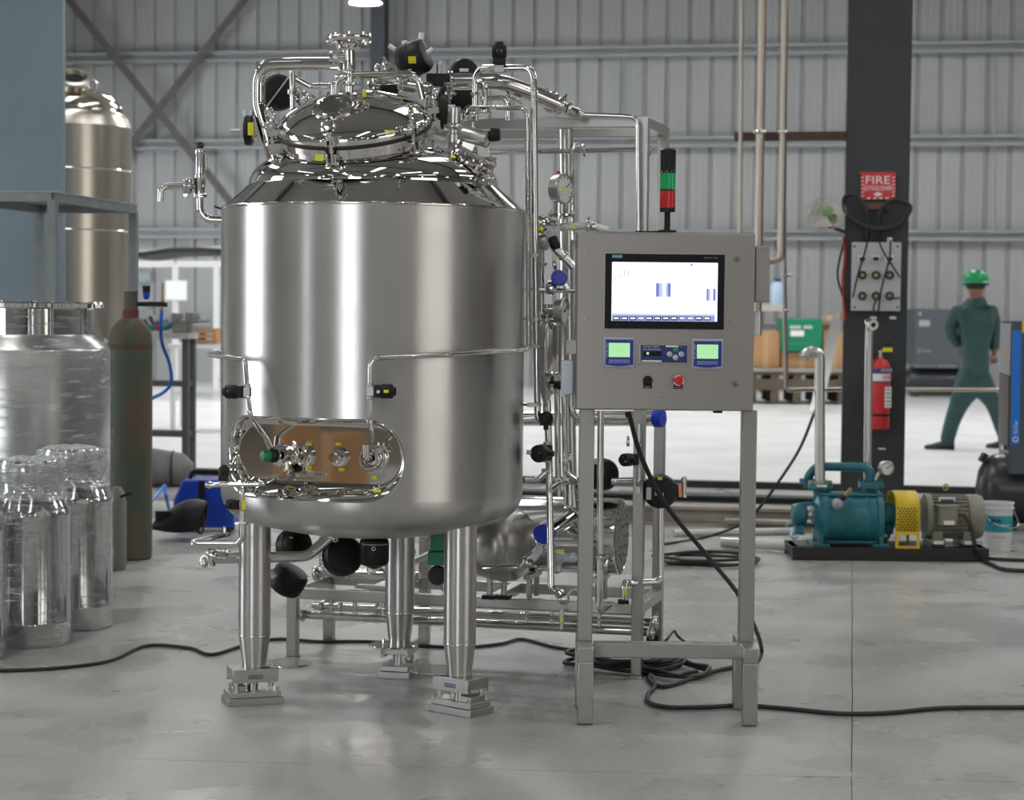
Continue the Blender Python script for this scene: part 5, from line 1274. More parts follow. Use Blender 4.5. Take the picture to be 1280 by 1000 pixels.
for px, d in ((999, -1), (1110, 1)):
    e = pm(px, py0_ - 3); m = MB(); m.lathe([(0, -.045), (.05, -.042), (.062, -.03), (.068, 0), (.062, .03), (.045, .042), (0, .045)], e, XA, seg=28); m.build('bearing_housing', TEAL, pump)
    for zz in (.055, -.055): MB().beam(e + V(0, 0, zz), pm(1023 if d < 0 else 1098, py0_ - 3) + V(0, 0, zz * 1.2), .04, .02).build('bearing_bracket', TEAL, pump, bevel=.004)
    MB().cyl(e, pm(1023 if d < 0 else 1124, py0_ - 1), .016, seg=14).build('shaft', SATIN, pump)
    MB().box(e + V(0, 0, -.085), (.05, .08, .05)).build('housing_foot', TEAL, pump, bevel=.004)
# inlet and outlet necks
def neck(px, ytop, ybot, rpx, fl):
    t, b_ = pm(px, ytop), pm(px, ybot); h = t.z - b_.z; r = rpx * pk_
    n_ = MB().lathe([(r, 0), (r * .95, h * .4), (r, h - .04), (fl, h - .032), (fl, h - .004), (fl * .97, h), (r * .5, h)], b_, EZ, seg=28).build('port_neck', TEAL, pump)
    MB().bolts(t - EZ * .045, EZ, fl * .85, 6, .009, .06, .3).build('flange_bolts', TEAL, n_)
    return t
t1 = neck(1025, 603.5, 650, 9, .070); t2 = neck(1088, 602.5, 650, 9, .072)
fl_ = MB().lathe([(.03, 0), (.066, 0), (.066, .012), (.03, .014)], t1, EZ, seg=28).build('steel_flange', mat('flange_tan', (.40, .33, .25), .4, .8), pump)
MB().box(t1 + V(0, -.07, -.012), (.06, .004, .014)).build('flange_label', SWH, pump)
# teal crossover
MB().tube([t2 + V(0, .0, -.01), t2 + V(0, 0, .085), pm(1020, 583, .06), pm(1010, 596, .08), pm(1010, 610, .08)], 5.6 * pk_, .07, seg=18).build('crossover_pipe', TEAL, pump)
MB().lathe([(.02, 0), (.06, 0), (.06, .03), (.02, .03)], pm(1012, 605, .09), EZ, seg=24).build('rear_flange', TEAL, pump)
# stainless risers
sp1 = MB().tube([t1 + EZ * .01, pm(1024.5, 480), pm(1025, 441), pm(1011, 439), pm(1006, 445)], 6.6 * pk_, .055, seg=20).build('steel_riser', SATIN, pump)
m = MB(); e = pm(1006, 444); m.lathe([(.022, -.02), (.034, -.018), (.034, -.008), (.022, 0)], e, UNIT(pm(1006, 445), pm(1012, 439)), seg=20); m.build('riser_end', POLISH, pump)
MB().tube([pm(1084, 612, .1), pm(1086, 440, .1), pm(1087, 404, .1), W(1091, 406, YPm - .02)], 4.9 * pk_, .045, seg=18, cap=True).build('steel_riser', SATIN, pump)
e = W(1091, 406, YPm - .03); MB().lathe([(.012, .0), (.015, .012), (.030, .012), (.030, 0), (.022, -.004)], e, (.15, -1, -.05), seg=24).build('riser_ferrule', POLISH, pump); MB().cyl(e + V(.001, -.013, 0), e + V(.001, -.0135, 0), .012, seg=16).build('riser_bore', BLACK, pump)
MB().cyl(pm(1082, 404), pm(1088, 402), .02, seg=14).build('riser_cap', POLISH, pump)
g_ = gauge(pump, pm(1109, 585, -.02), (.25, -.97, 0), 8.6 * pk_, 0, label='vacuum gauge with white dial', depth=.05)
MB().tube([pm(1104, 586, .04), pm(1098, 592, .06), pm(1094, 602, .02)], .010, .02).build('gauge_pipe', SATIN, pump)
MB().tube([pm(1047, 628, -.17), pm(1056, 620, -.17)], .016, seg=12).build('lever_grip', BLACK, pump); MB().ball(pm(1047, 630, -.17), .033, 16).build('lever_ball', mat('grey_knob', (.32, .33, .35), .4, .3), pump)
MB().beam(pm(1055, 621, -.16), pm(1064, 611, -.13), .012, .02).build('lever', mat('brass', (.42, .33, .18), .4, .8), pump)
MB().tube([pm(1096, 612, -.05), pm(1102, 622, -.06), pm(1104, 640, -.07), pm(1101, 660, -.06)], .008, .03, mi=0).build('seal_hose', mat('hose_blue', (.10, .18, .45), .4), pump)
for (x, y, r) in ((1100, 664, .02), (1108, 668, .026), (1112, 660, .018), (1104, 676, .02)): clamp(pump, pm(x, y, -.06), (.5, -.7, .2), r, mt=TEAL, ang=x)
MB().cyl(pm(1094, 672, -.08), pm(1102, 672, -.08), .014, seg=10).build('drain_plug', SATIN, pump)
# perforated coupling guard
ga, gb_ = pm(1121, 616, -.16), pm(1150, 667, -.16)
gw = gb_.x - ga.x; gz0, gz1 = gb_.z, ga.z; out = []
yc = YPm + .0; hw = .15
for k in range(13): t = PI * k / 12; out.append((-math.cos(t) * hw, gz1 - .10 + .10 * math.sin(t) ** .8))
prof_ = [(-hw, gz0)] + out + [(hw, gz0)]
vs = [V(x, yc + p[0], p[1]) for x in (ga.x, gb_.x) for p in prof_]; n = len(prof_)
gd = MB().add(vs, [(k, k + 1, n + k + 1, n + k) for k in range(n - 1)]).build('coupling_guard', YEL, pump, sharp=60)
gd.modifiers.new('thick', 'SOLIDIFY').thickness = .004
m = MB()
for i in range(6):
    for j in range(9):
        x = ga.x + gw * (.09 + .82 * (i + (.5 if j % 2 else 0)) / 6); z = gz0 + .02 + (gz1 - gz0 - .11) * j / 8
        m.cyl(V(x, yc - hw - .0045, z), V(x, yc - hw - .005, z), .005, seg=8)
h_ = m.build('guard_perforation', BLKP, gd); h_['kind'] = 'stuff'
MB().box(((ga.x + gb_.x) / 2, yc - hw - .004, gz0), (gw, .012, .016)).build('guard_rim', YEL, gd)
for x in (ga.x + .008, gb_.x - .008):
    for s in (-1, 1): MB().box((x, yc + s * hw, (gz0 + zt) / 2), (.016, .012, gz0 - zt)).build('guard_leg', YEL, gd)
MB().box(((ga.x + gb_.x) / 2, yc - hw, zt + .006), (gw, .03, .012)).build('guard_sill', YEL, gd)
# motor
mc = pm(1155, 645); ML = pm(1228, 645).x - mc.x; MR = 28 * pk_
mo = MB().lathe([(0, 0), (MR * .98, 0), (MR * 1.0, .01), (MR * 1.0, .03), (MR * .88, .036), (MR * .88, ML * .70), (MR * .96, ML * .70), (MR * 1.0, ML * .71), (MR * 1.0, ML * .9), (MR * .93, ML * .97), (MR * .7, ML), (0, ML)], mc, XA, seg=48).build('motor_body', MOTG, pump)
for k in range(30):
    t = 2 * PI * k / 30; u = V(0, math.cos(t), math.sin(t)); MB().box(mc + XA * (ML * .37) + u * MR * .92, (ML * .64, .006, MR * .16), M=Matrix((XA, u.cross(XA), u)).transposed()).build('cooling_fin', MOTG, mo)
bx('terminal_box', 1176, 634, 1197, 657, -.185, -.09, MOTG, mo); bx('box_lid', 1174, 632, 1199, 635, -.19, -.09, MOTG, mo, .002); bx('box_label', 1180, 651, 1193, 656, -.187, -.185, SWH, mo, 0)
bx('nameplate', 1174, 621.5, 1194, 626, -.125, -.115, WHITEL, mo, 0); bx('name_print', 1176, 624, 1192, 628.5, -.127, -.117, mat('name_blue', (.05, .06, .10), .4), mo, 0)
MB().torus(pm(1182, 609), (.3, -1, 0), .016, .005, 20, 8).build('lifting_eye', mat('eye_yellow', (.45, .36, .12), .4, .5), mo)
for x in (1167, 1205): 
    f = MB(); q = pm(x, 676); f.box((q.x, YPm, zt + .035), (.09, .27, .022)); f.box((q.x, YPm - .09, zt + .065), (.06, .05, .06)); f.box((q.x, YPm + .09, zt + .065), (.06, .05, .06)); f.build('motor_foot', MOTG, mo, bevel=.004)
    MB().box((q.x, YPm, zt + .012), (.075, .24, .024)).build('packing_block', BLKP, mo); MB().box((q.x, YPm - .137, zt + .032), (.055, .004, .02)).build('foot_plate', SWH, mo)
MB().cyl(pm(1198, 642, -.15), pm(1205, 643, -.16), .014, seg=12).build('cable_gland', mat('gland_brown', (.20, .08, .04), .5), mo)
cable([pm(1204, 643, -.16), pm(1211, 652, -.19), pm(1216, 668, -.20), pm(1219, 685, -.2), FL(1226, 698, .02), FL(1240, 706, .012), (1258, 712), (1300, 714)], .012, 'black motor cable curling from the terminal box to the floor')
cable([FL(1230, 697, .012), (1250, 699), (1300, 701)], .010, 'black cable lying on the floor beside the pump base')
# hoses and pipes on the floor by the pump
def fpipe(p, q, r, lab, mt, extra=None):
    t = thing('floor_pipe', p, lab, 'pipe'); d = UNIT(p, q)
    MB().lathe([(r * .7, .12), (r * .7, 0), (r, 0), (r, (q - p).length), (0, (q - p).length)], p, d, seg=20).build('tube', mt, t)
    if extra: MB().lathe([(r * .8, -.10), (r * 1.15, -.10), (r * 1.15, -.02), (r * 1.3, -.02), (r * 1.3, .03), (r, .035)], p, d, seg=20).build('steel_end', SATIN, t)
    return t
PVC = mat('white_pvc', (.60, .60, .58), .45, noise=.08)
p = FL(842, 671); q = FL(1004, 668); fpipe(V(p.x, p.y, .023), V(q.x, q.y, .023), .022, 'slim white plastic pipe lying on the floor behind the panel', PVC)
p = FL(922, 687); q = FL(984, 691); fpipe(V(p.x, p.y, .042), V(q.x, q.y, .042), .03, 'grey hose with a steel end lying beside the pump base', PVC, True)
p = FL(983, 664); MB_ = MB().tube(spline([V(p.x, p.y, .02), W(985, 654, 12.2), W(993, 652, 12.1), W(1000, 660, 12.0), W(995, 672, 11.9), W(988, 670, 11.9), W(992, 660, 12)], 6), .008, seg=8).build('hose', mat('pale_blue_hose', (.25, .42, .62), .4)); tag(MB_, 'thin pale blue hose looped beside the pump base', 'hose')
# bucket
bk = FL(1246, 688); k_ = bk.y / F
bu = thing('bucket', bk, 'white plastic bucket with a turquoise label beside the motor', 'bucket')
BW_ = mat('bucket_white', (.62, .63, .63), .45); r1, r0_ = 19.5 * k_, 16.5 * k_; hB = 61 * k_
MB().lathe([(0, 0), (r0_, 0), (r0_, .01), (r1 * .98, hB * .86), (r1 * 1.06, hB * .87), (r1 * 1.06, hB * .9), (r1, hB * .91), (r1 * 1.02, hB * .985), (r1 * 1.06, hB * .99), (r1 * 1.06, hB), (r1 * .95, hB), (r1 * .93, hB * .9), (r0_ * .9, .02), (0, .02)], bk, EZ, seg=36).build('pail', BW_, bu)
TURQ = mat('label_turquoise', (.02, .30, .36), .4); lw = lambda t: r0_ + (r1 * .98 - r0_) * t / .86 + .0015
lb = MB().lathe([(lw(.40), hB * .40), (lw(.74), hB * .74)], bk, EZ, seg=36).build('label_band', TURQ, bu)
MB().box(V(bk.x - .03, bk.y - lw(.6) - .001, hB * .64), (.06, .003, .022)).build('label_mark', EXB, lb); MB().box(V(bk.x + .015, bk.y - lw(.6) - .001, hB * .55), (.07, .003, .006)).build('label_mark', SWH, lb); MB().box(V(bk.x - .01, bk.y - lw(.3) - .001, hB * .3), (.08, .003, .006)).build('label_mark', GREYL, bu)
MB().tube(spline([V(bk.x - r1, bk.y - .0, hB * .82), V(bk.x - r1 * .6, bk.y - r1 * .9, hB * .62), V(bk.x + r1 * .5, bk.y - r1 * 1.05, hB * .5), V(bk.x + r1 * 1.25, bk.y - r1 * .4, hB * .55), V(bk.x + r1 * 1.05, bk.y, hB * .82)], 6), .003, seg=6).build('bail_handle', SATIN, bu)

# ------------------------------------------------------------------ compressor at the picture's edge
CGR = mat('compressor_grey', (.055, .065, .075), .4); CSI = mat('compressor_silver', (.42, .43, .45), .4, .3); CBR = mat('compressor_brown_panel', (.085, .075, .065), .5); CBL = mat('compressor_blue', (.0, .16, .62), .35); CBK = mat('receiver_black', (.03, .034, .04), .3)
kc = thing('air_compressor', FL(1262, 655), 'grey air compressor with a bright blue stripe on a black receiver', 'compressor')
f0 = W(1262, 500, 12.8); zt_, zb_ = W(1262, 401, 12.8).z, W(1262, 560, 12.8).z; DPc = 1.0; WDc = .62
def kb(u0, u1, v0, v1, z0_, z1_, nm, mt, bevel=.004, parent=kc):
    c = V(f0.x, f0.y, 0) + ER * ((u0 + u1) / 2) + EF * ((v0 + v1) / 2) + EZ * ((z0_ + z1_) / 2)
    return MB().box(c, (u1 - u0, v1 - v0, z1_ - z0_), M=MC).build(nm, mt, parent, bevel=bevel)
kb(0.004, WDc, 0, DPc, zb_ - .17, zt_, 'cabinet', CGR, .008)
kb(-.006, .004, .03, DPc - .03, W(1262, 470, 12.8).z, zt_ - .02, 'side_panel', CSI); kb(-.006, .004, .03, DPc - .03, zb_ - .02, W(1262, 471, 12.8).z, 'lower_side_panel', CBR)
st_ = kb(.012, .066, -.006, 0, W(1262, 556, 12.8).z, W(1262, 413, 12.8).z, 'blue_stripe', CBL)
kb(.068, .30, -.006, 0, W(1262, 416, 12.8).z, W(1262, 401, 12.8).z, 'warning_label', mat('label_amber', (.75, .45, .02), .5))
o3 = V(f0.x, f0.y, 0) - EF * .0075
text(st_, 'lettering', 'G15w', o3 + ER * .042 + EZ * W(1262, 534, 12.8).z, EZ, -ER, .026, WHITEL, width=.085)
m = MB(); m.torus(o3 + ER * .042 + EZ * W(1262, 549, 12.8).z, -EF, .016, .003, 24, 6); m.beam(o3 + ER * .032 + EZ * W(1262, 547.5, 12.8).z, o3 + ER * .052 + EZ * W(1262, 550.5, 12.8).z, .004, .002); m.build('logo_ring', WHITEL, st_)
for y in (438, 446): 
    kb(-.0075, -.006, .30, .42, W(1262, y + 6, 12.8).z, W(1262, y, 12.8).z, 'caution_label', MATS['label_amber'], 0)
rc_ = W(1247, 606, 13.05); rr_ = 44 * 13.05 / F; rd = ER
m = MB(); m.lathe([(0, -.02), (rr_ * .5, .0), (rr_ * .8, .035), (rr_ * .95, .08), (rr_, .13), (rr_, 1.0), (rr_ * .8, 1.1), (0, 1.14)], V(rc_.x - .1, rc_.y + .12, rr_ + .03), rd, seg=48); m.build('receiver', CBK, kc)
for u in (.12, .7): MB().box(V(rc_.x, rc_.y + .12, .03) + ER * u, (.06, .3, .06), M=MC).build('receiver_foot', CBK, kc)
MB().box(W(1229, 572, 13.1), (.03, .08, .06), M=Matrix.Rotation(.5, 3, 'Y')).build('lug', CBK, kc); MB().cyl(W(1254, 562, 12.95), W(1254, 556, 12.95), .022, seg=12).build('mount', SATIN, kc)

# ------------------------------------------------------------------ left side: wrapped vessels
def film(name, lo, hi, gs=.62, gr=.16):
    m, nt, b = _nodes(name); L = nt.links.new
    out = nt.nodes['Material Output']
    tc = nt.nodes.new('ShaderNodeTexCoord'); mp = nt.nodes.new('ShaderNodeMapping'); mp.inputs['Scale'].default_value = (2.2, 2.2, 16); mp.inputs['Rotation'].default_value = (.22, .30, 0)
    L(tc.outputs['Object'], mp.inputs['Vector'])
    n = nt.nodes.new('ShaderNodeTexNoise'); n.inputs['Scale'].default_value = 3.2; n.inputs['Detail'].default_value = 9; n.inputs['Roughness'].default_value = .7; n.inputs['Distortion'].default_value = .5
    L(mp.outputs['Vector'], n.inputs['Vector'])
    bp = nt.nodes.new('ShaderNodeBump'); bp.inputs['Strength'].default_value = .9; bp.inputs['Distance'].default_value = .03; L(n.outputs['Fac'], bp.inputs['Height'])
    gl = nt.nodes.new('ShaderNodeBsdfGlossy'); gl.inputs['Roughness'].default_value = gr; gl.inputs['Color'].default_value = (.95, .97, 1, 1); L(bp.outputs['Normal'], gl.inputs['Normal'])
    df = nt.nodes.new('ShaderNodeBsdfTranslucent'); df.inputs['Color'].default_value = (.7, .72, .74, 1)
    d2 = nt.nodes.new('ShaderNodeBsdfDiffuse'); d2.inputs['Color'].default_value = (.75, .77, .8, 1)
    tr = nt.nodes.new('ShaderNodeBsdfTransparent'); tr.inputs['Color'].default_value = (.95, .96, .97, 1)
    a = nt.nodes.new('ShaderNodeMixShader'); a.inputs[0].default_value = gs; L(d2.outputs[0], a.inputs[1]); L(gl.outputs[0], a.inputs[2])
    r = nt.nodes.new('ShaderNodeMapRange'); r.inputs['From Min'].default_value = .52; r.inputs['From Max'].default_value = .72; r.inputs['To Min'].default_value = lo; r.inputs['To Max'].default_value = hi
    L(n.outputs['Fac'], r.inputs['Value'])
    mx = nt.nodes.new('ShaderNodeMixShader'); L(r.outputs['Result'], mx.inputs[0]); L(tr.outputs[0], mx.inputs[1]); L(a.outputs[0], mx.inputs[2]); L(mx.outputs[0], out.inputs['Surface'])
    return m
FILM = film('stretch_film', .05, .85); FILM2 = film('bunched_film', .45, .95, .42, .24)
def wrap(parent, prof, c, seg=72, amp=.004, seed=1, mt=None):
    random.seed(seed); m = MB(); P = []
    for i in range(len(prof) - 1):
        (r0, h0), (r1, h1) = prof[i], prof[i + 1]; k = max(1, int(abs(h1 - h0) / .02) + int(abs(r1 - r0) / .03))
        for j in range(k): P.append((r0 + (r1 - r0) * j / k, h0 + (h1 - h0) * j / k))
    P.append(prof[-1]); vs = []
    for i, (r, h) in enumerate(P):
        for k in range(seg):
            t = 2 * PI * k / seg
            w = amp * (math.sin(7 * t + h * 30 + seed) + .7 * math.sin(13 * t - h * 55) + .6 * math.sin(3 * t + h * 90 + seed * 2))
            vs.append(c + V(math.cos(t) * (r + w + amp), math.sin(t) * (r + w + amp), h + w * .6))
    n = len(P); m.add(vs, [(i * seg + k, i * seg + (k + 1) % seg, (i + 1) * seg + (k + 1) % seg, (i + 1) * seg + k) for i in range(n - 1) for k in range(seg)])
    return m.build('stretch_film', mt or FILM, parent, sharp=80)
CANST = mat('can_steel', (.62, .61, .59), .10, 1)
def can(c, R, Ht, lab, seed):
    t = thing('steel_can', c, lab, 'can', 'film-wrapped stainless cans'); k = Ht
    pr = [(0, 0), (R * .97, 0), (R, .01), (R, k * .12), (R * 1.008, k * .125), (R, k * .13), (R, k * .69), (R * 1.015, k * .70), (R * 1.015, k * .715), (R * .97, k * .735), (R * .82, k * .80), (R * .70, k * .84), (R * .70, k * .88)]
    MB().lathe(pr, c, EZ, seg=56).build('body', CANST, t)
    MB().lathe([(R * .69, k * .88), (R * .76, k * .885), (R * .78, k * .90), (R * .78, k * .98), (R * .74, k), (0, k)], c, EZ, seg=48).build('lid', CANST, t)
    wrap(t, [(R * 1.01, .002), (R * 1.02, k * .2), (R * 1.02, k * .72), (R * .90, k * .80)], c, amp=.0035, seed=seed)
    wrap(t, [(R * .92, k * .79), (R * .78, k * .85), (R * .84, k * .90), (R * .84, k * .985), (R * .5, k * 1.01), (.01, k * 1.015)], c, amp=.004, seed=seed + 1, mt=FILM2)
    return t
p = FL(90, 782); kk_ = p.y / F; can(V(p.x, p.y, 0), 50 * kk_, 224 * kk_, 'film-wrapped stainless can next to the green gas cylinder', 3)
p = FL(37, 803); kk_ = p.y / F; can(V(p.x, p.y, 0), 51 * kk_, 231 * kk_, 'film-wrapped stainless can in front of the big wrapped vessel', 5)
p = FL(-44, 822); kk_ = p.y / F; can(V(p.x, p.y, 0), 50 * kk_, 131 * kk_ * 1.75, 'film-wrapped stainless can cut off by the picture edge', 9)
# big wrapped vessel
p = FL(22, 752); kb_ = p.y / F; bc = V(p.x, p.y, 0)
bt = thing('wrapped_vessel', bc, 'big film-wrapped stainless vessel with a flanged neck behind the cans', 'vessel')
Z = lambda py: W(22, py, p.y).z
RB = 114 * kb_
MB().lathe([(0, .04), (RB * .98, .04), (RB, .06), (RB, Z(438)), (RB * .985, Z(433)), (RB * .84, Z(420)), (RB * .83, Z(417))], bc, EZ, seg=80).build('body', SATIN, bt)
MB().lathe([(RB * .83, Z(421)), (RB * .83, Z(386)), (RB * .93, Z(384)), (RB * .935, Z(379)), (RB * .92, Z(377.5)), (RB * .6, Z(377))], bc, EZ, seg=80).build('flanged_neck', MIRROR, bt)
b = MB().bolts(V(bc.x, bc.y, Z(384)), EZ, RB * .90, 30, .008, (Z(376) - Z(384))); b.build('flange_bolts', POLISH, bt)
wrap(bt, [(RB * 1.004, .06), (RB * 1.004, Z(436)), (RB * .90, Z(420)), (RB * .86, Z(395)), (RB * .94, Z(386))], bc, amp=.006, seg=96, seed=2)
for k in range(3): MB().cyl(bc + V(math.cos(k * 2.1) * RB * .7, math.sin(k * 2.1) * RB * .7, 0), bc + V(math.cos(k * 2.1) * RB * .7, math.sin(k * 2.1) * RB * .7, .05), .04, seg=14).build('foot', SATIN, bt)
# gas cylinder
RUSTG = two_tone('rusty_green_paint', (.060, .088, .062), (.125, .085, .058), 7, .42, .60, .6, stretch=(1, 1, .5), bump=.15)
gp = FL(163, 698); gk = gp.y / F; gc = V(gp.x, gp.y, 0)
gcyl = thing('gas_cylinder', gc, 'rusty green gas cylinder standing beside the wrapped cans', 'gas cylinder')
GZ = lambda py: W(163, py, gp.y).z; GR = 27 * gk
MB().lathe([(GR * .9, 0), (GR, .01), (GR, GZ(428)), (GR * .96, GZ(417)), (GR * .82, GZ(408)), (GR * .55, GZ(400)), (GR * .36, GZ(397))], gc, EZ, seg=44).build('body', RUSTG, gcyl)
MB().lathe([(GR * 1.003, GZ(436)), (GR * 1.004, GZ(430))], gc, EZ, seg=44).build('shoulder_band', mat('rust_band', (.11, .055, .04), .7), gcyl)
MB().lathe([(GR * .38, GZ(398)), (GR * .38, GZ(388)), (GR * .30, GZ(386))], gc, EZ, seg=24).build('neck_ring', mat('rust_red', (.16, .05, .035), .75), gcyl)
MB().lathe([(GR * .33, GZ(389)), (GR * .31, GZ(366)), (GR * .36, GZ(365.5)), (GR * .36, GZ(364)), (0, GZ(364))], gc, EZ, seg=24).build('valve_guard', mat('guard_iron', (.10, .085, .07), .6), gcyl)
rg = thing('gas_regulator', W(185, 378, gp.y), 'dark gas regulator with blue hose on the cylinder valve', 'regulator'); Yg = gp.y
m = MB(); m.tube([W(164, 380, Yg), W(178, 380, Yg), W(209, 381, Yg)], .013, seg=10); m.box(W(195, 380, Yg), (.09, .03, .025)); m.build('body', BLACK, rg)
m = MB(); m.lathe([(.012, 0), (.016, .02), (.022, .05), (.022, .075), (0, .076)], W(183, 374, Yg), EZ, seg=16); m.build('knob', BLACK, rg)
MB().lathe([(.018, .0), (.021, .03)], W(183, 372, Yg), EZ, seg=16).build('knob_collar', BLUECAP, rg)
MB().cyl(W(201, 388, Yg), W(203, 374, Yg), .011, seg=10).build('outlet', MATS['brass'], rg); MB().cyl(W(203, 375, Yg), W(203, 354, Yg), .007, seg=8).build('flow_tube', MATS['brass'], rg)
MB().cyl(W(190, 382, Yg), W(186, 386, Yg), .012, seg=8).build('tag', WHITEP, rg)
BLH = mat('blue_hose', (.01, .14, .60), .4)
cable([W(202, 388, Yg), W(201, 408, Yg), W(203, 430, Yg + .1), W(212, 455, Yg + .2), W(214, 478, Yg + .3), W(205, 490, Yg + .3), W(190, 498, Yg + .2), W(180, 506, Yg + .1)], .010, 'bright blue hose hanging from the gas regulator', name='hose', mt=BLH)['category'] = 'hose'
# small grey canister beside it
q = FL(146, 712); tcn = thing('canister', q, 'dull grey canister standing on the floor between cans and cylinder', 'canister'); qk = q.y / F
MB().lathe([(0, 0), (10 * qk, 0), (12 * qk, .02), (12 * qk, 85 * qk), (9 * qk, 98 * qk), (5 * qk, 104 * qk), (0, 105 * qk)], q, EZ, seg=24).build('body', mat('canister_grey', (.24, .23, .21), .6), tcn)
MB().cyl(q + V(.02, -.03, 92 * qk), q + V(.09, -.03, 98 * qk), .008, seg=8).build('valve_handle', BLACK, tcn)
# tall work stand
GALV = mat('galvanised_stand', (.24, .26, .27), .5, .4, noise=.15)
A_ = W(66, 243, 10.5); B_ = W(167, 259, 11.74); tz_ = A_.z; B_.z = tz_
dv = (B_ - A_); dl = dv.length; dv = dv / dl; lv = V(-dv.y, dv.x, 0); wd_ = .58
ts = thing('work_stand', V(A_.x, A_.y, 0) + dv * dl / 2 + lv * wd_ / 2, 'tall galvanised work stand with a flat top behind the wrapped vessel', 'stand')
Mt = Matrix((lv, dv, EZ)).transposed()
cT = (A_ + B_) / 2 + lv * wd_ / 2
MB().box(cT + EZ * .012, (wd_ + .05, dl + .05, .006), M=Mt).build('table_top', mat('stand_top', (.40, .42, .42), .5, .4, noise=.2, nscale=20), ts)
for p_, q_ in ((A_, B_), (A_ + lv * wd_, B_ + lv * wd_), (A_, A_ + lv * wd_), (B_, B_ + lv * wd_)): MB().beam(p_ - EZ * .015, q_ - EZ * .015, .04, .045).build('rail', GALV, ts)
for p_ in (A_, B_, A_ + lv * wd_, B_ + lv * wd_): MB().box(V(p_.x, p_.y, tz_ / 2 - .015), (.045, .045, tz_ - .03), M=Mt).build('leg', GALV, ts)
for p_, q_ in ((A_, B_), (A_ + lv * wd_, B_ + lv * wd_)): MB().beam(V(p_.x, p_.y, .35), V(q_.x, q_.y, .35), .03, .03).build('lower_rail', GALV, ts)
# blue-grey steel booth panel
BPAN = mat('blue_grey_paint', (.20, .265, .305), .34, noise=.10, nscale=1.5)
bp0 = W(79.5, 300, 12.6)
bo_ = thing('steel_booth', V(bp0.x, bp0.y, 0) - ER * .7, 'tall blue-grey painted steel booth wall at the picture edge', 'booth')
for i in range(2): MB().box(V(bp0.x, bp0.y, 0) - ER * (.35 + .7 * i) + EF * .02 + EZ * 2.4, (.694, .04, 4.8), M=MC).build('panel', BPAN, bo_, bevel=.004)
MB().box(V(bp0.x, bp0.y, 0) - ER * .5 + EF * .25 + EZ * 2.4, (.05, .42, 4.8), M=MC).build('stiffener', BPAN, bo_)
# background tank
tq = W(90, 300, 15.2); bc2 = V(tq.x, tq.y, 0); k2 = 15.2 / F
bt2 = thing('storage_tank', bc2, 'tall warm-toned stainless storage tank behind the work stand', 'tank'); R2 = 73 * k2
TANKW = mat('tank_warm_steel', (.62, .57, .50), .27, 1)
Z2 = lambda py: W(90, py, 15.2).z
MB().lathe([(0, .45), (R2 * .7, .5), (R2, .62), (R2, Z2(160))], bc2, EZ, seg=72).build('shell', TANKW, bt2)
MB().lathe([(R2, Z2(160)), (R2 * .98, Z2(157)), (R2 * .93, Z2(149)), (R2 * .88, Z2(143)), (R2 * .86, Z2(142))], bc2, EZ, seg=72).build('shoulder', TANKW, bt2)
MB().lathe([(R2 * .86, Z2(142)), (R2 * .84, Z2(134)), (R2 * .74, Z2(124)), (R2 * .55, Z2(115)), (R2 * .3, Z2(109)), (0, Z2(108))], bc2, EZ, seg=72).build('dome', mat('dome_steel', (.66, .60, .50), .12, 1), bt2)
for y in (214, 289): MB().lathe([(R2 * .999, Z2(y + 1)), (R2 * 1.008, Z2(y)), (R2 * .999, Z2(y - 1))], bc2, EZ, seg=72).build('weld_seam', POLISH, bt2)
mh = MB(); mw = W(92, 103, 15.0); mh.lathe([(.09, -.08), (.09, .02), (.13, .025), (.13, .05), (.10, .055), (.085, .0)], mw, V(.15, -.55, .8), seg=32); mh.build('manhole', TANKW, bt2); MB().cyl(mw - V(0, 0, .0), mw + V(.15, -.55, .8).normalized() * .02, .086, seg=24).build('manhole_bore', BLACK, bt2)
MB().torus(W(115, 106, 15.1), (0, -1, 0), .035, .012, 24, 8).build('lifting_lug', SATIN, bt2)
for k in range(3):
    t = k * 2.1 + .6; MB().cyl(bc2 + V(math.cos(t) * R2 * .75, math.sin(t) * R2 * .75, 0), bc2 + V(math.cos(t) * R2 * .75, math.sin(t) * R2 * .75, .6), .05, seg=16).build('leg', SATIN, bt2)
# workbench far behind
wl = FL(232, 598); wh = W(232, 416, wl.y).z; BNCH = mat('bench_iron', (.075, .08, .08), .6); BTOP = mat('bench_top', (.42, .41, .38), .6, noise=.2)
wb_ = thing('work_bench', wl - ER * .8, 'dark steel work bench with open frame beyond the gas cylinder', 'bench')
def wbp(u, v, z): return V(wl.x, wl.y, 0) - ER * u + EF * v + EZ * z
MB().box(wbp(.75, .08, wh - .025), (1.58, .26, .05), M=MC).build('bench_top', BTOP, wb_)
for u, v in ((0, 0), (0, .16), (1.5, 0), (1.5, .16)): MB().box(wbp(u, v, (wh - .05) / 2), (.05, .05, wh - .05), M=MC).build('leg', BNCH, wb_)
for py in (480, 543):
    z = W(232, py, wl.y).z
    for v in (0, .16): MB().box(wbp(.75, v, z), (1.45, .03, .045), M=MC).build('rail', BNCH, wb_)
    MB().box(wbp(0, .08, z), (.03, .11, .045), M=MC).build('rail', BNCH, wb_)
random.seed(21)
JUNK = [mat('junk_grey', (.22, .22, .21), .6, .3), mat('junk_teal', (.03, .20, .24), .5), mat('junk_red', (.40, .04, .05), .5), MATS['copper'], mat('junk_dark', (.05, .045, .04), .6)]
def onb(u, v): return wbp(u, v, wh)
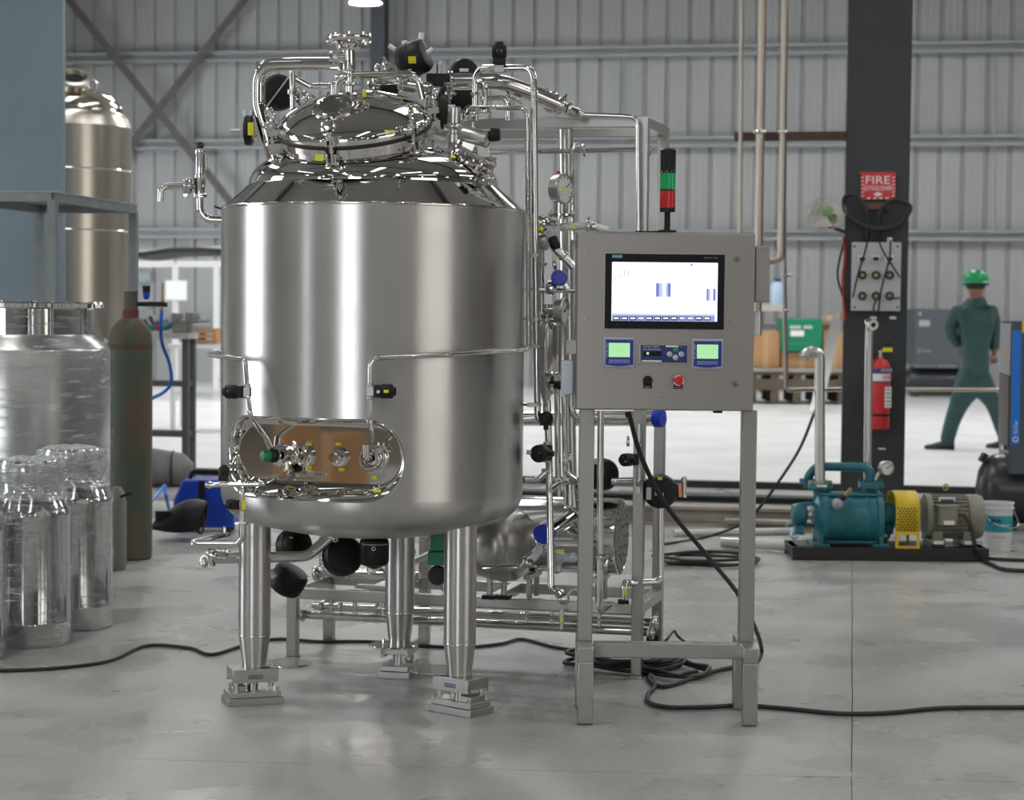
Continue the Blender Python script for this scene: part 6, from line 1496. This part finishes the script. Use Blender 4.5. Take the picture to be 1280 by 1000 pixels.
for i, (px, w_, h_, mt, lab) in enumerate(((180, .16, .10, 1, 'teal hand tool lying on the far work bench'), (188, .10, .13, 2, 'red grip tool lying on the far work bench'), (197, .14, .09, 1, 'second teal tool lying on the far work bench'), (216, .12, .06, 2, 'small red tool near the bench corner'))):
    u = (232 - px) * wl.y / F; t = thing('hand_tool', onb(u, .08), lab, 'tool')
    m = MB(); m.lathe([(.02, 0), (.03, .01), (.028, w_ * .7), (.015, w_)], onb(u, .08) + EZ * .035, V(.9, .1, .35), seg=12); m.build('tool_body', JUNK[mt], t); MB().beam(onb(u, .08) + EZ * .03, onb(u + .05, .08) + EZ * h_, .03, .025).build('handle', JUNK[4], t)
vz = thing('bench_vise', onb(.02, .08), 'grey bench vise at the bench corner', 'vise'); m = MB(); m.box(onb(.06, .08) + EZ * .05, (.14, .12, .10), M=MC); m.box(onb(-.03, .08) + EZ * .12, (.08, .16, .09), M=MC); m.build('vise_body', JUNK[0], vz, bevel=.01); MB().cyl(onb(.14, .08) + EZ * .09, onb(-.16, .08) + EZ * .10, .02, seg=10).build('screw', SATIN, vz); MB().box(onb(.10, .08) + EZ * .12, (.05, .16, .08), M=MC).build('jaw', JUNK[0], vz, bevel=.006)
# crate and sheets behind the bench
def far_box(px0, py0, px1, py1, Y, depth, mt, nm, lab, cat, group=None):
    a, b = W(px0, py0, Y), W(px1, py1, Y); c = (a + b) / 2; c.y += depth / 2
    return tag(MB().box(c, (abs(b.x - a.x), depth, abs(a.z - b.z)), M=MC).build(nm, mt, bevel=.01), lab, cat, group)
CARD = mat('brown_card', (.40, .22, .10), .75, noise=.15, nscale=2)
def crate(px0, py0, px1, Y, lab, zc_):
    a, b = W(px0, py0, Y), W(px1, py0, Y); t = thing('wooden_crate', V((a.x + b.x) / 2, Y + .3, zc_), lab, 'crate'); h = a.z - zc_
    n = 3
    for i in range(n): MB().box(V((a.x + b.x) / 2, Y, zc_ + h * (i + .5) / n), (b.x - a.x, .03, h / n - .02)).build('front_board', CARD, t)
    for s, x in ((-1, a.x), (1, b.x)): MB().box(V(x, Y + .3, zc_ + h / 2), (.03, .6, h)).build('side_board', CARD, t)
    MB().box(V((a.x + b.x) / 2, Y + .3, zc_ + h - .01), (b.x - a.x, .6, .02)).build('lid_board', CARD, t)
    return t
zc0 = W(257, 430, 22.0).z; crate(246, 411, 268, 22.0, 'orange-brown wooden crate seen past the tank edge', zc0)
q0 = W(262, 430, 22.0); wt_ = thing('side_table', V(q0.x, 22.3, .05), 'white steel table carrying the orange-brown crate', 'table'); WTM = mat('white_table_paint', (.62, .63, .64), .5)
MB().box(V(q0.x, 22.3, zc0 - .025), (.9, .75, .045)).build('table_top', WTM, wt_)
for x in (-.4, .4):
    for y in (-.32, .32): MB().box(V(q0.x + x, 22.3 + y, (zc0 - .05 + .05) / 2), (.05, .05, zc0 - .1)).build('leg', WTM, wt_)
MB().box(V(q0.x, 21.98, .45), (.75, .03, .05)).build('rail', WTM, wt_)
# white frame gantry with black tarpaulin against the wall
WFR = mat('white_frame_paint', (.66, .66, .66), .5)
gy = 29.0; gt = thing('white_frame', W(220, 330, gy), 'white tubular frame carrying a sagging black sheet by the back wall', 'frame')
for x0, x1 in ((150, 219), (221, 300)): MB().beam(W(x0, 330, gy), W(x1, 330, gy), .09, .09).build('top_rail', WFR, gt)
for x in (152, 219.5, 271, 298): q = W(x, 330, gy); MB().box(V(q.x, q.y, q.z / 2 + .02), (.085, .085, q.z - .04)).build('post', WFR, gt)
pts = [W(168 + i * 12, 322 - 7 * math.sin(PI * i / 12) + random.uniform(-.6, .6), gy - .02) for i in range(13)]
m = MB(); vs = []
for p_ in pts: vs += [p_, p_ + EZ * .07, p_ + EF * .7 + EZ * .03, p_ + EF * .7 - EZ * .04]
m.add(vs, [(4 * i + a, 4 * i + b, 4 * i + 4 + b, 4 * i + 4 + a) for i in range(12) for a, b in ((0, 1), (1, 2), (2, 3), (3, 0))]); m.build('black_sheet', RUBBER, gt)
MB().beam(W(168, 316, gy + .3), W(300, 309, gy + .3), .05, .07).build('ridge_rail', WFR, gt)
nb = thing('notice_board', W(220, 375, gy - .1), 'blank white notice board hung on the white frame', 'board'); q0, q1 = W(207.5, 351.5, gy - .06), W(232.5, 374.5, gy - .06)
MB().box((q0 + q1) / 2, (q1.x - q0.x, .02, q0.z - q1.z)).build('white_sheet', mat('board_white', (.85, .87, .9), .5), nb); MB().box((q0 + q1) / 2 + V(0, .015, 0), (q1.x - q0.x + .03, .01, q0.z - q1.z + .03)).build('backing', WFR, nb)
nn = thing('notice_board', W(180, 350, gy - .1), 'small pale teal notice on the back wall beside the white frame', 'notice'); q0, q1 = wallp(172, 341, .06), wallp(186, 351, .06); MB().box((q0 + q1) / 2, ((q1 - q0).dot(ER), .02, q0.z - q1.z), M=MC).build('notice_sheet', mat('pale_teal', (.34, .45, .46), .6), nn); MB().box((q0 + q1) / 2 + EF * .02, ((q1 - q0).dot(ER) + .05, .02, q0.z - q1.z + .05), M=MC).build('backing', GIRT, nn)
# welding machine and helmet on the floor
wq = FL(252, 666); wk = wq.y / F; WBL = mat('welder_blue', (.006, .05, .42), .4); wm_ = thing('welding_machine', wq, 'bright blue welding machine on the floor behind the tank', 'welding machine')
w0, w1 = -36 * wk, 40 * wk; hh_ = 66 * wk
m = MB(); m.prism([(w0 + .03, .03), (w1, .03), (w1, hh_ * .96), (w1 - .05, hh_), (w0 + .06, hh_), (w0, hh_ * .62), (w0, .12)], wq + V(0, .0, 0), XR, EZ, V(0, 1, 0), .26); m.build('case', WBL, wm_, bevel=.012)
for x in (w0 + .06, w1 - .05):
    for y in (.04, .22): MB().box(wq + V(x, y, .016), (.05, .03, .032)).build('foot', BLACK, wm_)
MB().tube([wq + V(w0 + .08, .13, hh_ - .005), wq + V(w0 + .1, .13, hh_ + .045), wq + V(w1 - .1, .13, hh_ + .045), wq + V(w1 - .06, .13, hh_ - .005)], .014, .03).build('handle', BLACK, wm_)
MB().box(wq + V(0.0, -.004, hh_ * .55), (.035, .01, hh_ * .9)).build('strap', BLACK, wm_)
for i in range(6): MB().box(wq + V(.10, -.003, hh_ * .18 + i * .022), (.10, .004, .008)).build('louvre', mat('welder_louvre', (.004, .03, .28), .5) if 'welder_louvre' not in MATS else MATS['welder_louvre'], wm_)
hq = FL(222, 677); hk_ = hq.y / F; hm = thing('welding_helmet', hq, 'black welding helmet lying on the floor in front of the blue machine', 'helmet')
m = MB(); vs = []; NU, NV = 18, 12
hc = hq + V(.02, .08, .125)
for i in range(NV + 1):
    t = i / NV
    for k in range(NU + 1):
        a = PI * (-.12 + 1.24 * k / NU); rx = .10 + .05 * math.sin(PI * min(1, t * .9 + .1)); ry = .10 + .03 * math.sin(PI * t)
        x = .125 - .30 * t; vs.append(hc + V(x + .02 * math.sin(a), -math.cos(a) * ry, -.005 + (math.sin(a)) * rx * (1 - .55 * t ** 2) - .03 * t))
m.add(vs, [(i * (NU + 1) + k, i * (NU + 1) + k + 1, (i + 1) * (NU + 1) + k + 1, (i + 1) * (NU + 1) + k) for i in range(NV) for k in range(NU)])
ho = m.build('mask_shell', BLACK, hm, sharp=70); ho.modifiers.new('thick', 'SOLIDIFY').thickness = .006
MB().torus(hc + V(.10, 0, .0), (1, -.1, .1), .085, .008, 28, 8).build('head_band', RUBBER, hm); MB().box(hc + V(-.10, -.10, .03), (.10, .02, .06)).build('visor_frame', BLACKG, hm, bevel=.004)
sk_ = FL(200, 612); tt = thing('floor_roll', sk_, 'grey rolled sack lying on the floor behind the gas cylinder', 'roll'); MB().lathe([(0, -.02), (.10, 0), (.15, .05), (.155, .2), (.13, .42), (.06, .5), (0, .51)], sk_ + V(-.3, .3, .15), V(1, .05, -.05), seg=28).build('sack', mat('sack_grey', (.20, .20, .20), .8, noise=.2), tt); MB().torus(sk_ + V(.05, .3, .14), V(1, .05, 0), .135, .008, 24, 6).build('tie', RUBBER, tt)
cable([FL(176, 660, .02), W(184, 634, 12.8), W(200, 614, 13.1), W(206, 608, 13.2), W(208, 622, 13.1), FL(212, 640, .02)], .012, 'blue hose bent up behind the welding helmet', name='hose', mt=BLH)['category'] = 'hose'

# ------------------------------------------------------------------ far background right
BEAMT = mat('weathered_beam', (.30, .27, .23), .7, noise=.2, nscale=4); EDGESHADE = mat('slab_edge_shade', (.022, .022, .024), .6)
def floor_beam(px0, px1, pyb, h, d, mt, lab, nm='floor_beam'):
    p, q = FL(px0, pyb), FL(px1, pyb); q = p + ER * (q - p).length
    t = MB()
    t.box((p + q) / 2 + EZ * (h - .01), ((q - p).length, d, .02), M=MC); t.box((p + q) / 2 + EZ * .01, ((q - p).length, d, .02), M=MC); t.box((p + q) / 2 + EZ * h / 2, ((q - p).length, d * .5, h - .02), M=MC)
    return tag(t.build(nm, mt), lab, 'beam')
floor_beam(560, 1240, 618, .05, .22, EDGESHADE, 'long dark strip standing in for the shadow along the white floor edge')  # added dark bar in place of the shadow under the slab edge
floor_beam(640, 1010, 650, .13, .16, BEAMT, 'long tan steel beam lying on the floor behind the panel')
floor_beam(906, 1015, 662, .07, .14, BEAMT, 'short tan steel beam lying on the floor beside the pump')
# cartons, pallet and green generator
Yb = 29.5
pal = thing('pallet', FL(1000, 506, .05), 'dark timber pallet stack under the cartons and the green machine', 'pallet'); WOOD = mat('pallet_wood', (.10, .075, .055), .8, noise=.25)
pz = lambda py: W(1000, py, Yb).z
xa, xb = W(938, 480, Yb).x, W(1056, 480, Yb).x
for i in range(7): MB().box(V((xa + xb) / 2, Yb + .08 + i * .17, pz(467)), (xb - xa, .12, .05)).build('deck_board', WOOD, pal)
for i in range(5): MB().box(V(xa + (xb - xa) * (i + .1) / 4.2, Yb + .55, (pz(469) + .05) / 2 + .02), (.12, 1.1, pz(469) - .07)).build('bearer', WOOD, pal)
MB().box(V((xa + xb) / 2, Yb + .04, pz(481)), (xb - xa, .1, .16)).build('front_board', WOOD, pal); MB().box(V((xa + xb) / 2, Yb + .04, pz(463)), (xb - xa, .12, .05)).build('deck_board', BEAMT, pal)
for px0, px1, py, lab in ((940, 975.5, 414, 'brown carton at the left end of the pallet'), (977, 1028, 440, 'brown carton under the green machine'), (1029, 1058, 414, 'brown carton beside the dark column')):
    a, b = W(px0, py, Yb + .2), W(px1, py, Yb + .2); t = thing('carton', V((a.x + b.x) / 2, Yb + .4, pz(462)), lab.replace('at the left end of the pallet', 'on the pallet behind the control panel'), 'carton', 'cartons on the pallet')
    zb9 = pz(463) + .03; h = a.z - zb9; MB().box(V((a.x + b.x) / 2, Yb + .5, zb9 + h / 2), (b.x - a.x, .6, h)).build('box', CARD, t, bevel=.01); MB().box(V((a.x + b.x) / 2, Yb + .198, zb9 + h * .5), (.08, .004, h)).build('tape', mat('tape', (.48, .30, .16), .5) if 'tape' not in MATS else MATS['tape'], t)
GRN = mat('generator_green', (.0, .20, .10), .4)
a, b = W(977.5, 398, Yb + .1), W(1027.5, 440.5, Yb + .1); b.z = W(1000, 440, Yb + .2).z + .012; gn = thing('green_machine', V((a.x + b.x) / 2, Yb + .3, b.z), 'bright green boxed machine standing on the cartons', 'machine')
MB().box(V((a.x + b.x) / 2, Yb + .36, (a.z + b.z) / 2), (b.x - a.x, .5, a.z - b.z)).build('case', GRN, gn, bevel=.02)
q = lambda px, py: W(px, py, Yb + .1)
MB().box((q(988, 413.5) + q(1005, 420)) / 2, (.20, .012, .085)).build('label', SWH, gn); [MB().box(q(x, 409), (w_, .012, .05)).build('name_mark', mat('faded_white', (.42, .50, .46), .5) if 'faded_white' not in MATS else MATS['faded_white'], gn) for x, w_ in ((994, .17), (1010, .13))]; MB().box(q(1003, 430), (.34, .012, .03)).build('name_mark', mat('faded_green', (.04, .26, .16), .5), gn)
bn = thing('wire_spool', W(1034, 402, Yb + .3), 'tan wire spool on the carton beside the green machine', 'spool'); m = MB(); m.lathe([(.04, -.12), (.14, -.12), (.14, -.10), (.10, -.09), (.10, .09), (.14, .10), (.14, .12), (.04, .12)], W(1040, 402, Yb + .5), V(1, -.3, 0), seg=28); m.build('reel', mat('spool_tan', (.36, .27, .18), .6), bn); MB().cyl(W(1036, 402, Yb + .52), W(1044, 402, Yb + .48), .03, seg=12).build('hub', SWH, bn)
st2 = thing('steel_angle', W(1028, 490, 27), 'grey steel angle leaning beside the dark column', 'angle'); MB().beam(W(1047, 398, 28.3), FL(1018, 517, .05), .16, .012, up=(0, -1, 0)).build('face', SATIN, st2); MB().beam(W(1043, 398, 28.35), FL(1014, 516, .05), .012, .12, up=(0, -1, 0)).build('lip', SATIN, st2)
shf = thing('storage_shelf', W(955, 386, Yb), 'pale wall shelf behind the control panel', 'shelf'); MB().box(W(958, 385, Yb + 1.2), (.55, .4, .09)).build('board', mat('cream', (.55, .51, .44), .6), shf); MB().box(W(952, 440, Yb + 1.3), (.06, .06, 1.25)).build('upright', GIRT, shf)
wbt = thing('water_bottle', W(971, 381.3, Yb + 1.2), 'pale blue water bottle with dark cap on the shelf', 'bottle'); kq = (Yb + .4) / F
MB().lathe([(0, 0), (8 * kq, 0), (8.5 * kq, .02), (8.5 * kq, 24 * kq), (6 * kq, 29 * kq), (4.4 * kq, 30 * kq)], W(971, 381.3, Yb + 1.2), EZ, seg=20).build('body', mat('bottle_blue', (.42, .56, .68), .25), wbt); MB().lathe([(4.8 * kq, 29.5 * kq), (4.8 * kq, 34 * kq), (0, 34 * kq)], W(971, 381.3, Yb + 1.2), EZ, seg=16).build('cap', EXB, wbt)
# far compressor
Yc = 32.5; cq = lambda px, py: W(px, py, Yc)
fcmp = thing('air_compressor', V(cq(1175, 490).x, Yc + .4, .05), 'dark grey air compressor far behind the walking worker', 'compressor'); FGY = mat('far_compressor_grey', (.085, .10, .115), .5)
a, b = cq(1145, 386), cq(1216, 456); cab = MB().box(V((a.x + b.x) / 2, Yc + .4, (a.z + b.z) / 2), (b.x - a.x, .8, a.z - b.z)).build('cabinet', FGY, fcmp, bevel=.02)
MB().box((cq(1149, 400) + cq(1162, 408)) / 2, (.17, .02, .10)).build('label', mat('far_label', (.42, .42, .42), .5), cab); text(cab, 'lettering', 'G15w', cq(1155, 438.5), XR, EZ, .055, mat('far_print', (.38, .40, .42), .5), width=.22); MB().box(cq(1150, 392), (.04, .02, .05)).build('badge', MATS['far_print'], cab)
m = MB(); rcc = cq(1134, 470); m.lathe([(0, 0), (.12, .02), (.2, .08), (.225, .16), (.225, 1.05), (.12, 1.15), (0, 1.16)], V(rcc.x, Yc + .4, .30), XR, seg=28); m.build('receiver', CBK, fcmp)
for u in (.2, .95): MB().box(V(rcc.x + u, Yc + .4, .09), (.07, .35, .12)).build('foot', CBK, fcmp)

# ------------------------------------------------------------------ walking worker seen from behind
wk0 = FL(1190, 560, .048); YW = 20.0
pw = lambda px, py, dy=0.0: W(px, py, YW + dy)
man = thing('person', V(pw(1205, 560).x, YW, .048), 'person in dark green work clothes and green helmet walking away', 'person')
def skin(name, chains, mt, parent, sub=2, root=0):
    """chains of (point, rx, ry) sharing joints by key"""
    keys = {}; verts = []; edges = []; rad = []
    for ch in chains:
        prev = None
        for key, p, rx, ry in ch:
            if key not in keys: keys[key] = len(verts); verts.append(p); rad.append((rx, ry))
            i = keys[key]
            if prev is not None and (prev, i) not in edges: edges.append((prev, i))
            prev = i
    me = bpy.data.meshes.new(name); o0 = ORG[parent]; me.from_pydata([v - o0 for v in verts], edges, [])
    o = bpy.data.objects.new(name, me); COL.objects.link(o); o.parent = parent; ORG[o] = ORG[parent]
    md = o.modifiers.new('skin', 'SKIN'); md.use_smooth_shade = True
    for i, sv_ in enumerate(me.skin_vertices[0].data): sv_.radius = rad[i]; sv_.use_root = (i == root)
    s = o.modifiers.new('sub', 'SUBSURF'); s.levels = sub; s.render_levels = sub
    bpy.context.view_layer.update(); dg = bpy.context.evaluated_depsgraph_get()
    m2 = bpy.data.meshes.new_from_object(o.evaluated_get(dg)); o.modifiers.clear(); o.data = m2; m2.name = name
    m2.materials.clear(); m2.materials.append(mt); m2.shade_smooth()
    return o
SKINM = mat('skin_brown', (.22, .10, .065), .55); GRNC = mat('work_green', (.022, .060, .062), .8, noise=.2, nscale=9, bump=.4, bscale=14); SHOE = mat('shoe_black', (.02, .02, .022), .5)
hip = ('hip', pw(1215, 456), .14, .11); 
LA = [('ls', pw(1194, 388), .075, .07), ('le', pw(1186.5, 414), .060, .058), ('lw', pw(1198, 432, .05), .045, .045)]
RA = [('rs', pw(1240, 387), .075, .07), ('re', pw(1244, 415, .03), .060, .058), ('rw', pw(1243, 437, -.02), .045, .045)]
# body in one surface (skin shows at head, neck and hands)
body = skin('body', [[('hip', pw(1215, 456), .11, .09), ('chest', pw(1217, 405), .12, .09), ('nb', pw(1218.5, 378), .06, .06), ('nt', pw(1219.5, 367, -.01), .066, .066), ('hd', pw(1219.5, 357, -.015), .10, .11), ('ht', pw(1219.5, 345, -.015), .085, .095)],
    [('chest', pw(1217, 405), .12, .09), ('ls', pw(1195, 389), .06, .055), ('le', pw(1187.5, 414), .045, .045), ('lw', pw(1198, 432, .05), .032, .03), ('lh', pw(1202, 437, .06), .035, .022)],
    [('chest', pw(1217, 405), .12, .09), ('rs', pw(1239, 388), .06, .055), ('re', pw(1243.5, 415, .03), .045, .045), ('rw', pw(1243, 437, -.02), .032, .03), ('rh', pw(1242.5, 446, -.03), .035, .022)],
    [('hip', pw(1215, 456), .11, .09), ('lk', pw(1198, 506, -.05), .055, .055), ('la', pw(1184, 546, .0), .04, .04)],
    [('hip', pw(1215, 456), .11, .09), ('rk', pw(1240, 495, .12), .055, .055), ('ra', pw(1256, 538, .2), .04, .04)]], SKINM, man)
for nm, w_, dx in (('left_fingers', pw(1202, 438, .06), 1), ('right_fingers', pw(1242.5, 447, -.03), -1)):
    m = MB()
    for k in range(4): m.tube([w_ + V((k - 1.5) * .017, 0, 0), w_ + V((k - 1.5) * .018, -.01, -.035), w_ + V((k - 1.5) * .017, .005, -.062 + abs(k - 1.4) * .007)], .0085, .01, seg=7)
    m.tube([w_ + V(dx * .03, 0, .012), w_ + V(dx * .05, -.008, -.012), w_ + V(dx * .05, -.006, -.032)], .0095, .01, seg=7)
    m.build('fingers', SKINM, body)
shirt = skin('work_shirt', [[('waist', pw(1219, 473), .20, .14), ('wst', pw(1219, 458), .215, .15), ('belly', pw(1218.5, 435), .20, .14), ('chest', pw(1218, 405), .205, .135), ('sh', pw(1218.5, 388), .165, .11), ('col', pw(1219.3, 370), .078, .078)],
    [('chest', pw(1218, 405), .205, .135), ('ls', pw(1194, 391), .088, .085), ('le', pw(1186.5, 414), .066, .064), ('lw', pw(1199, 434, .05), .05, .05)],
    [('chest', pw(1218, 405), .205, .135), ('rs', pw(1241, 390), .088, .085), ('re', pw(1244, 415, .03), .066, .064), ('rw', pw(1243, 441, -.02), .05, .05)]], GRNC, man)
skin('trousers', [[('w', pw(1215, 446), .13, .10), ('hip', pw(1216, 468), .185, .14)],
    [('hip', pw(1216, 468), .185, .14), ('lt', pw(1205, 488, -.03), .125, .12), ('lk', pw(1196.5, 510, -.05), .098, .095), ('ls', pw(1189, 530, -.02), .082, .082), ('la', pw(1182.5, 557, .0), .075, .075)],
    [('hip', pw(1216, 468), .185, .14), ('rt', pw(1231, 485, .06), .125, .12), ('rk', pw(1242, 506, .12), .08, .08), ('ra', pw(1257, 551, .2), .062, .066)]], GRNC, man)
HGR = mat('helmet_green', (.0, .26, .09), .28)
hc_ = pw(1219.5, 353, -.015)
hl = MB(); hl.lathe([(.135, -.012), (.145, -.004), (.132, .006), (.128, .04), (.112, .085), (.08, .112), (.035, .125), (0, .127)], hc_, V(-.03, .02, 1), seg=32); ho_ = hl.build('hard_hat', HGR, man)
MB().box(hc_ + V(0, .0, .118), (.03, .18, .014)).build('hat_ridge', HGR, ho_, bevel=.004); MB().lathe([(.128, -.03), (.130, -.008)], hc_, V(0, 0, 1), seg=28).build('hat_band', BLACK, ho_)
hr = MB(); hr.lathe([(.088, -.065), (.098, -.04), (.1, .01)], hc_, V(0, 0, 1), seg=24); hr.build('hair', mat('hair_black', (.012, .010, .010), .7), man)
fcx = hc_ + V(-.02, .085, -.05)
MB().ball(fcx + V(0, .012, -.0), .016, 10, (1, 1.2, 1.2)).build('nose', SKINM, body)
for s in (-1, 1): MB().ball(hc_ + V(s * .086, 0, -.04), .022, 10, (.45, .8, 1.2)).build('ear', SKINM, body); MB().ball(fcx + V(s * .03, -.002, .02), .01, 8).build('eye', SWH, body)
MB().box(fcx + V(0, .002, -.035), (.04, .012, .01)).build('mouth', mat('lip', (.18, .07, .06), .5), body)
def shoe(ank, toe, parent):
    d = (toe - ank); d.z = 0; d.normalize(); sd = V(-d.y, d.x, 0); m = MB(); vs = []; z0_ = toe.z
    st = [(-.08, .036, .085), (-.04, .042, .10), (.02, .042, .10), (.08, .046, .075), (.14, .05, .055), (.19, .042, .045), (.215, .02, .035)]
    for u, w_, h_ in st:
        for k in range(10):
            a = 2 * PI * k / 10; vs.append(V(ank.x, ank.y, z0_) + d * u + sd * (w_ * math.cos(a)) + EZ * (h_ / 2 + h_ / 2 * max(-1, math.sin(a) * 1.15 if math.sin(a) < 0 else math.sin(a))))
    m.add(vs, [(i * 10 + k, i * 10 + (k + 1) % 10, (i + 1) * 10 + (k + 1) % 10, (i + 1) * 10 + k) for i in range(len(st) - 1) for k in range(10)] + [tuple(range(10)), tuple(range(60, 70))])
    o = m.build('shoe', SHOE, parent, sharp=60)
    s2 = MB(); s2.box(V(ank.x, ank.y, z0_ + .006) + d * .065, (.27, .09, .014), M=Matrix((d, sd, EZ)).transposed()); s2.build('sole', RUBBER, o, bevel=.004)
la = pw(1183, 552); shoe(V(la.x, la.y, 0), V(la.x - .3, la.y + .08, .050), man)
ra = pw(1257, 545, .2); shoe(V(ra.x, ra.y, 0), V(ra.x - .2, ra.y + .2, .050), man)

# cartons standing behind the photographer: they show in the mirror-bright recess
for i, (x, y, w_, h_, lab) in enumerate(((-6.15, 3.7, .16, .36, 'low brown carton behind the photographer mirrored in the recess'), (-6.75, 2.1, .2, .5, 'tall brown carton behind the photographer mirrored in the recess'), (-8.6, 1.2, .35, .5, 'square brown carton behind the photographer mirrored in the recess'))):
    t = thing('carton', V(x, y, 0), lab, 'carton', 'cartons behind the photographer'); MB().box(V(x, y, h_ / 2), (w_, .3, h_), .2 * i).build('box', CARD, t, bevel=.01); MB().box(V(x, y, h_ + .001), (.07, .3, .003), .2 * i).build('tape', MATS['tape'], t)
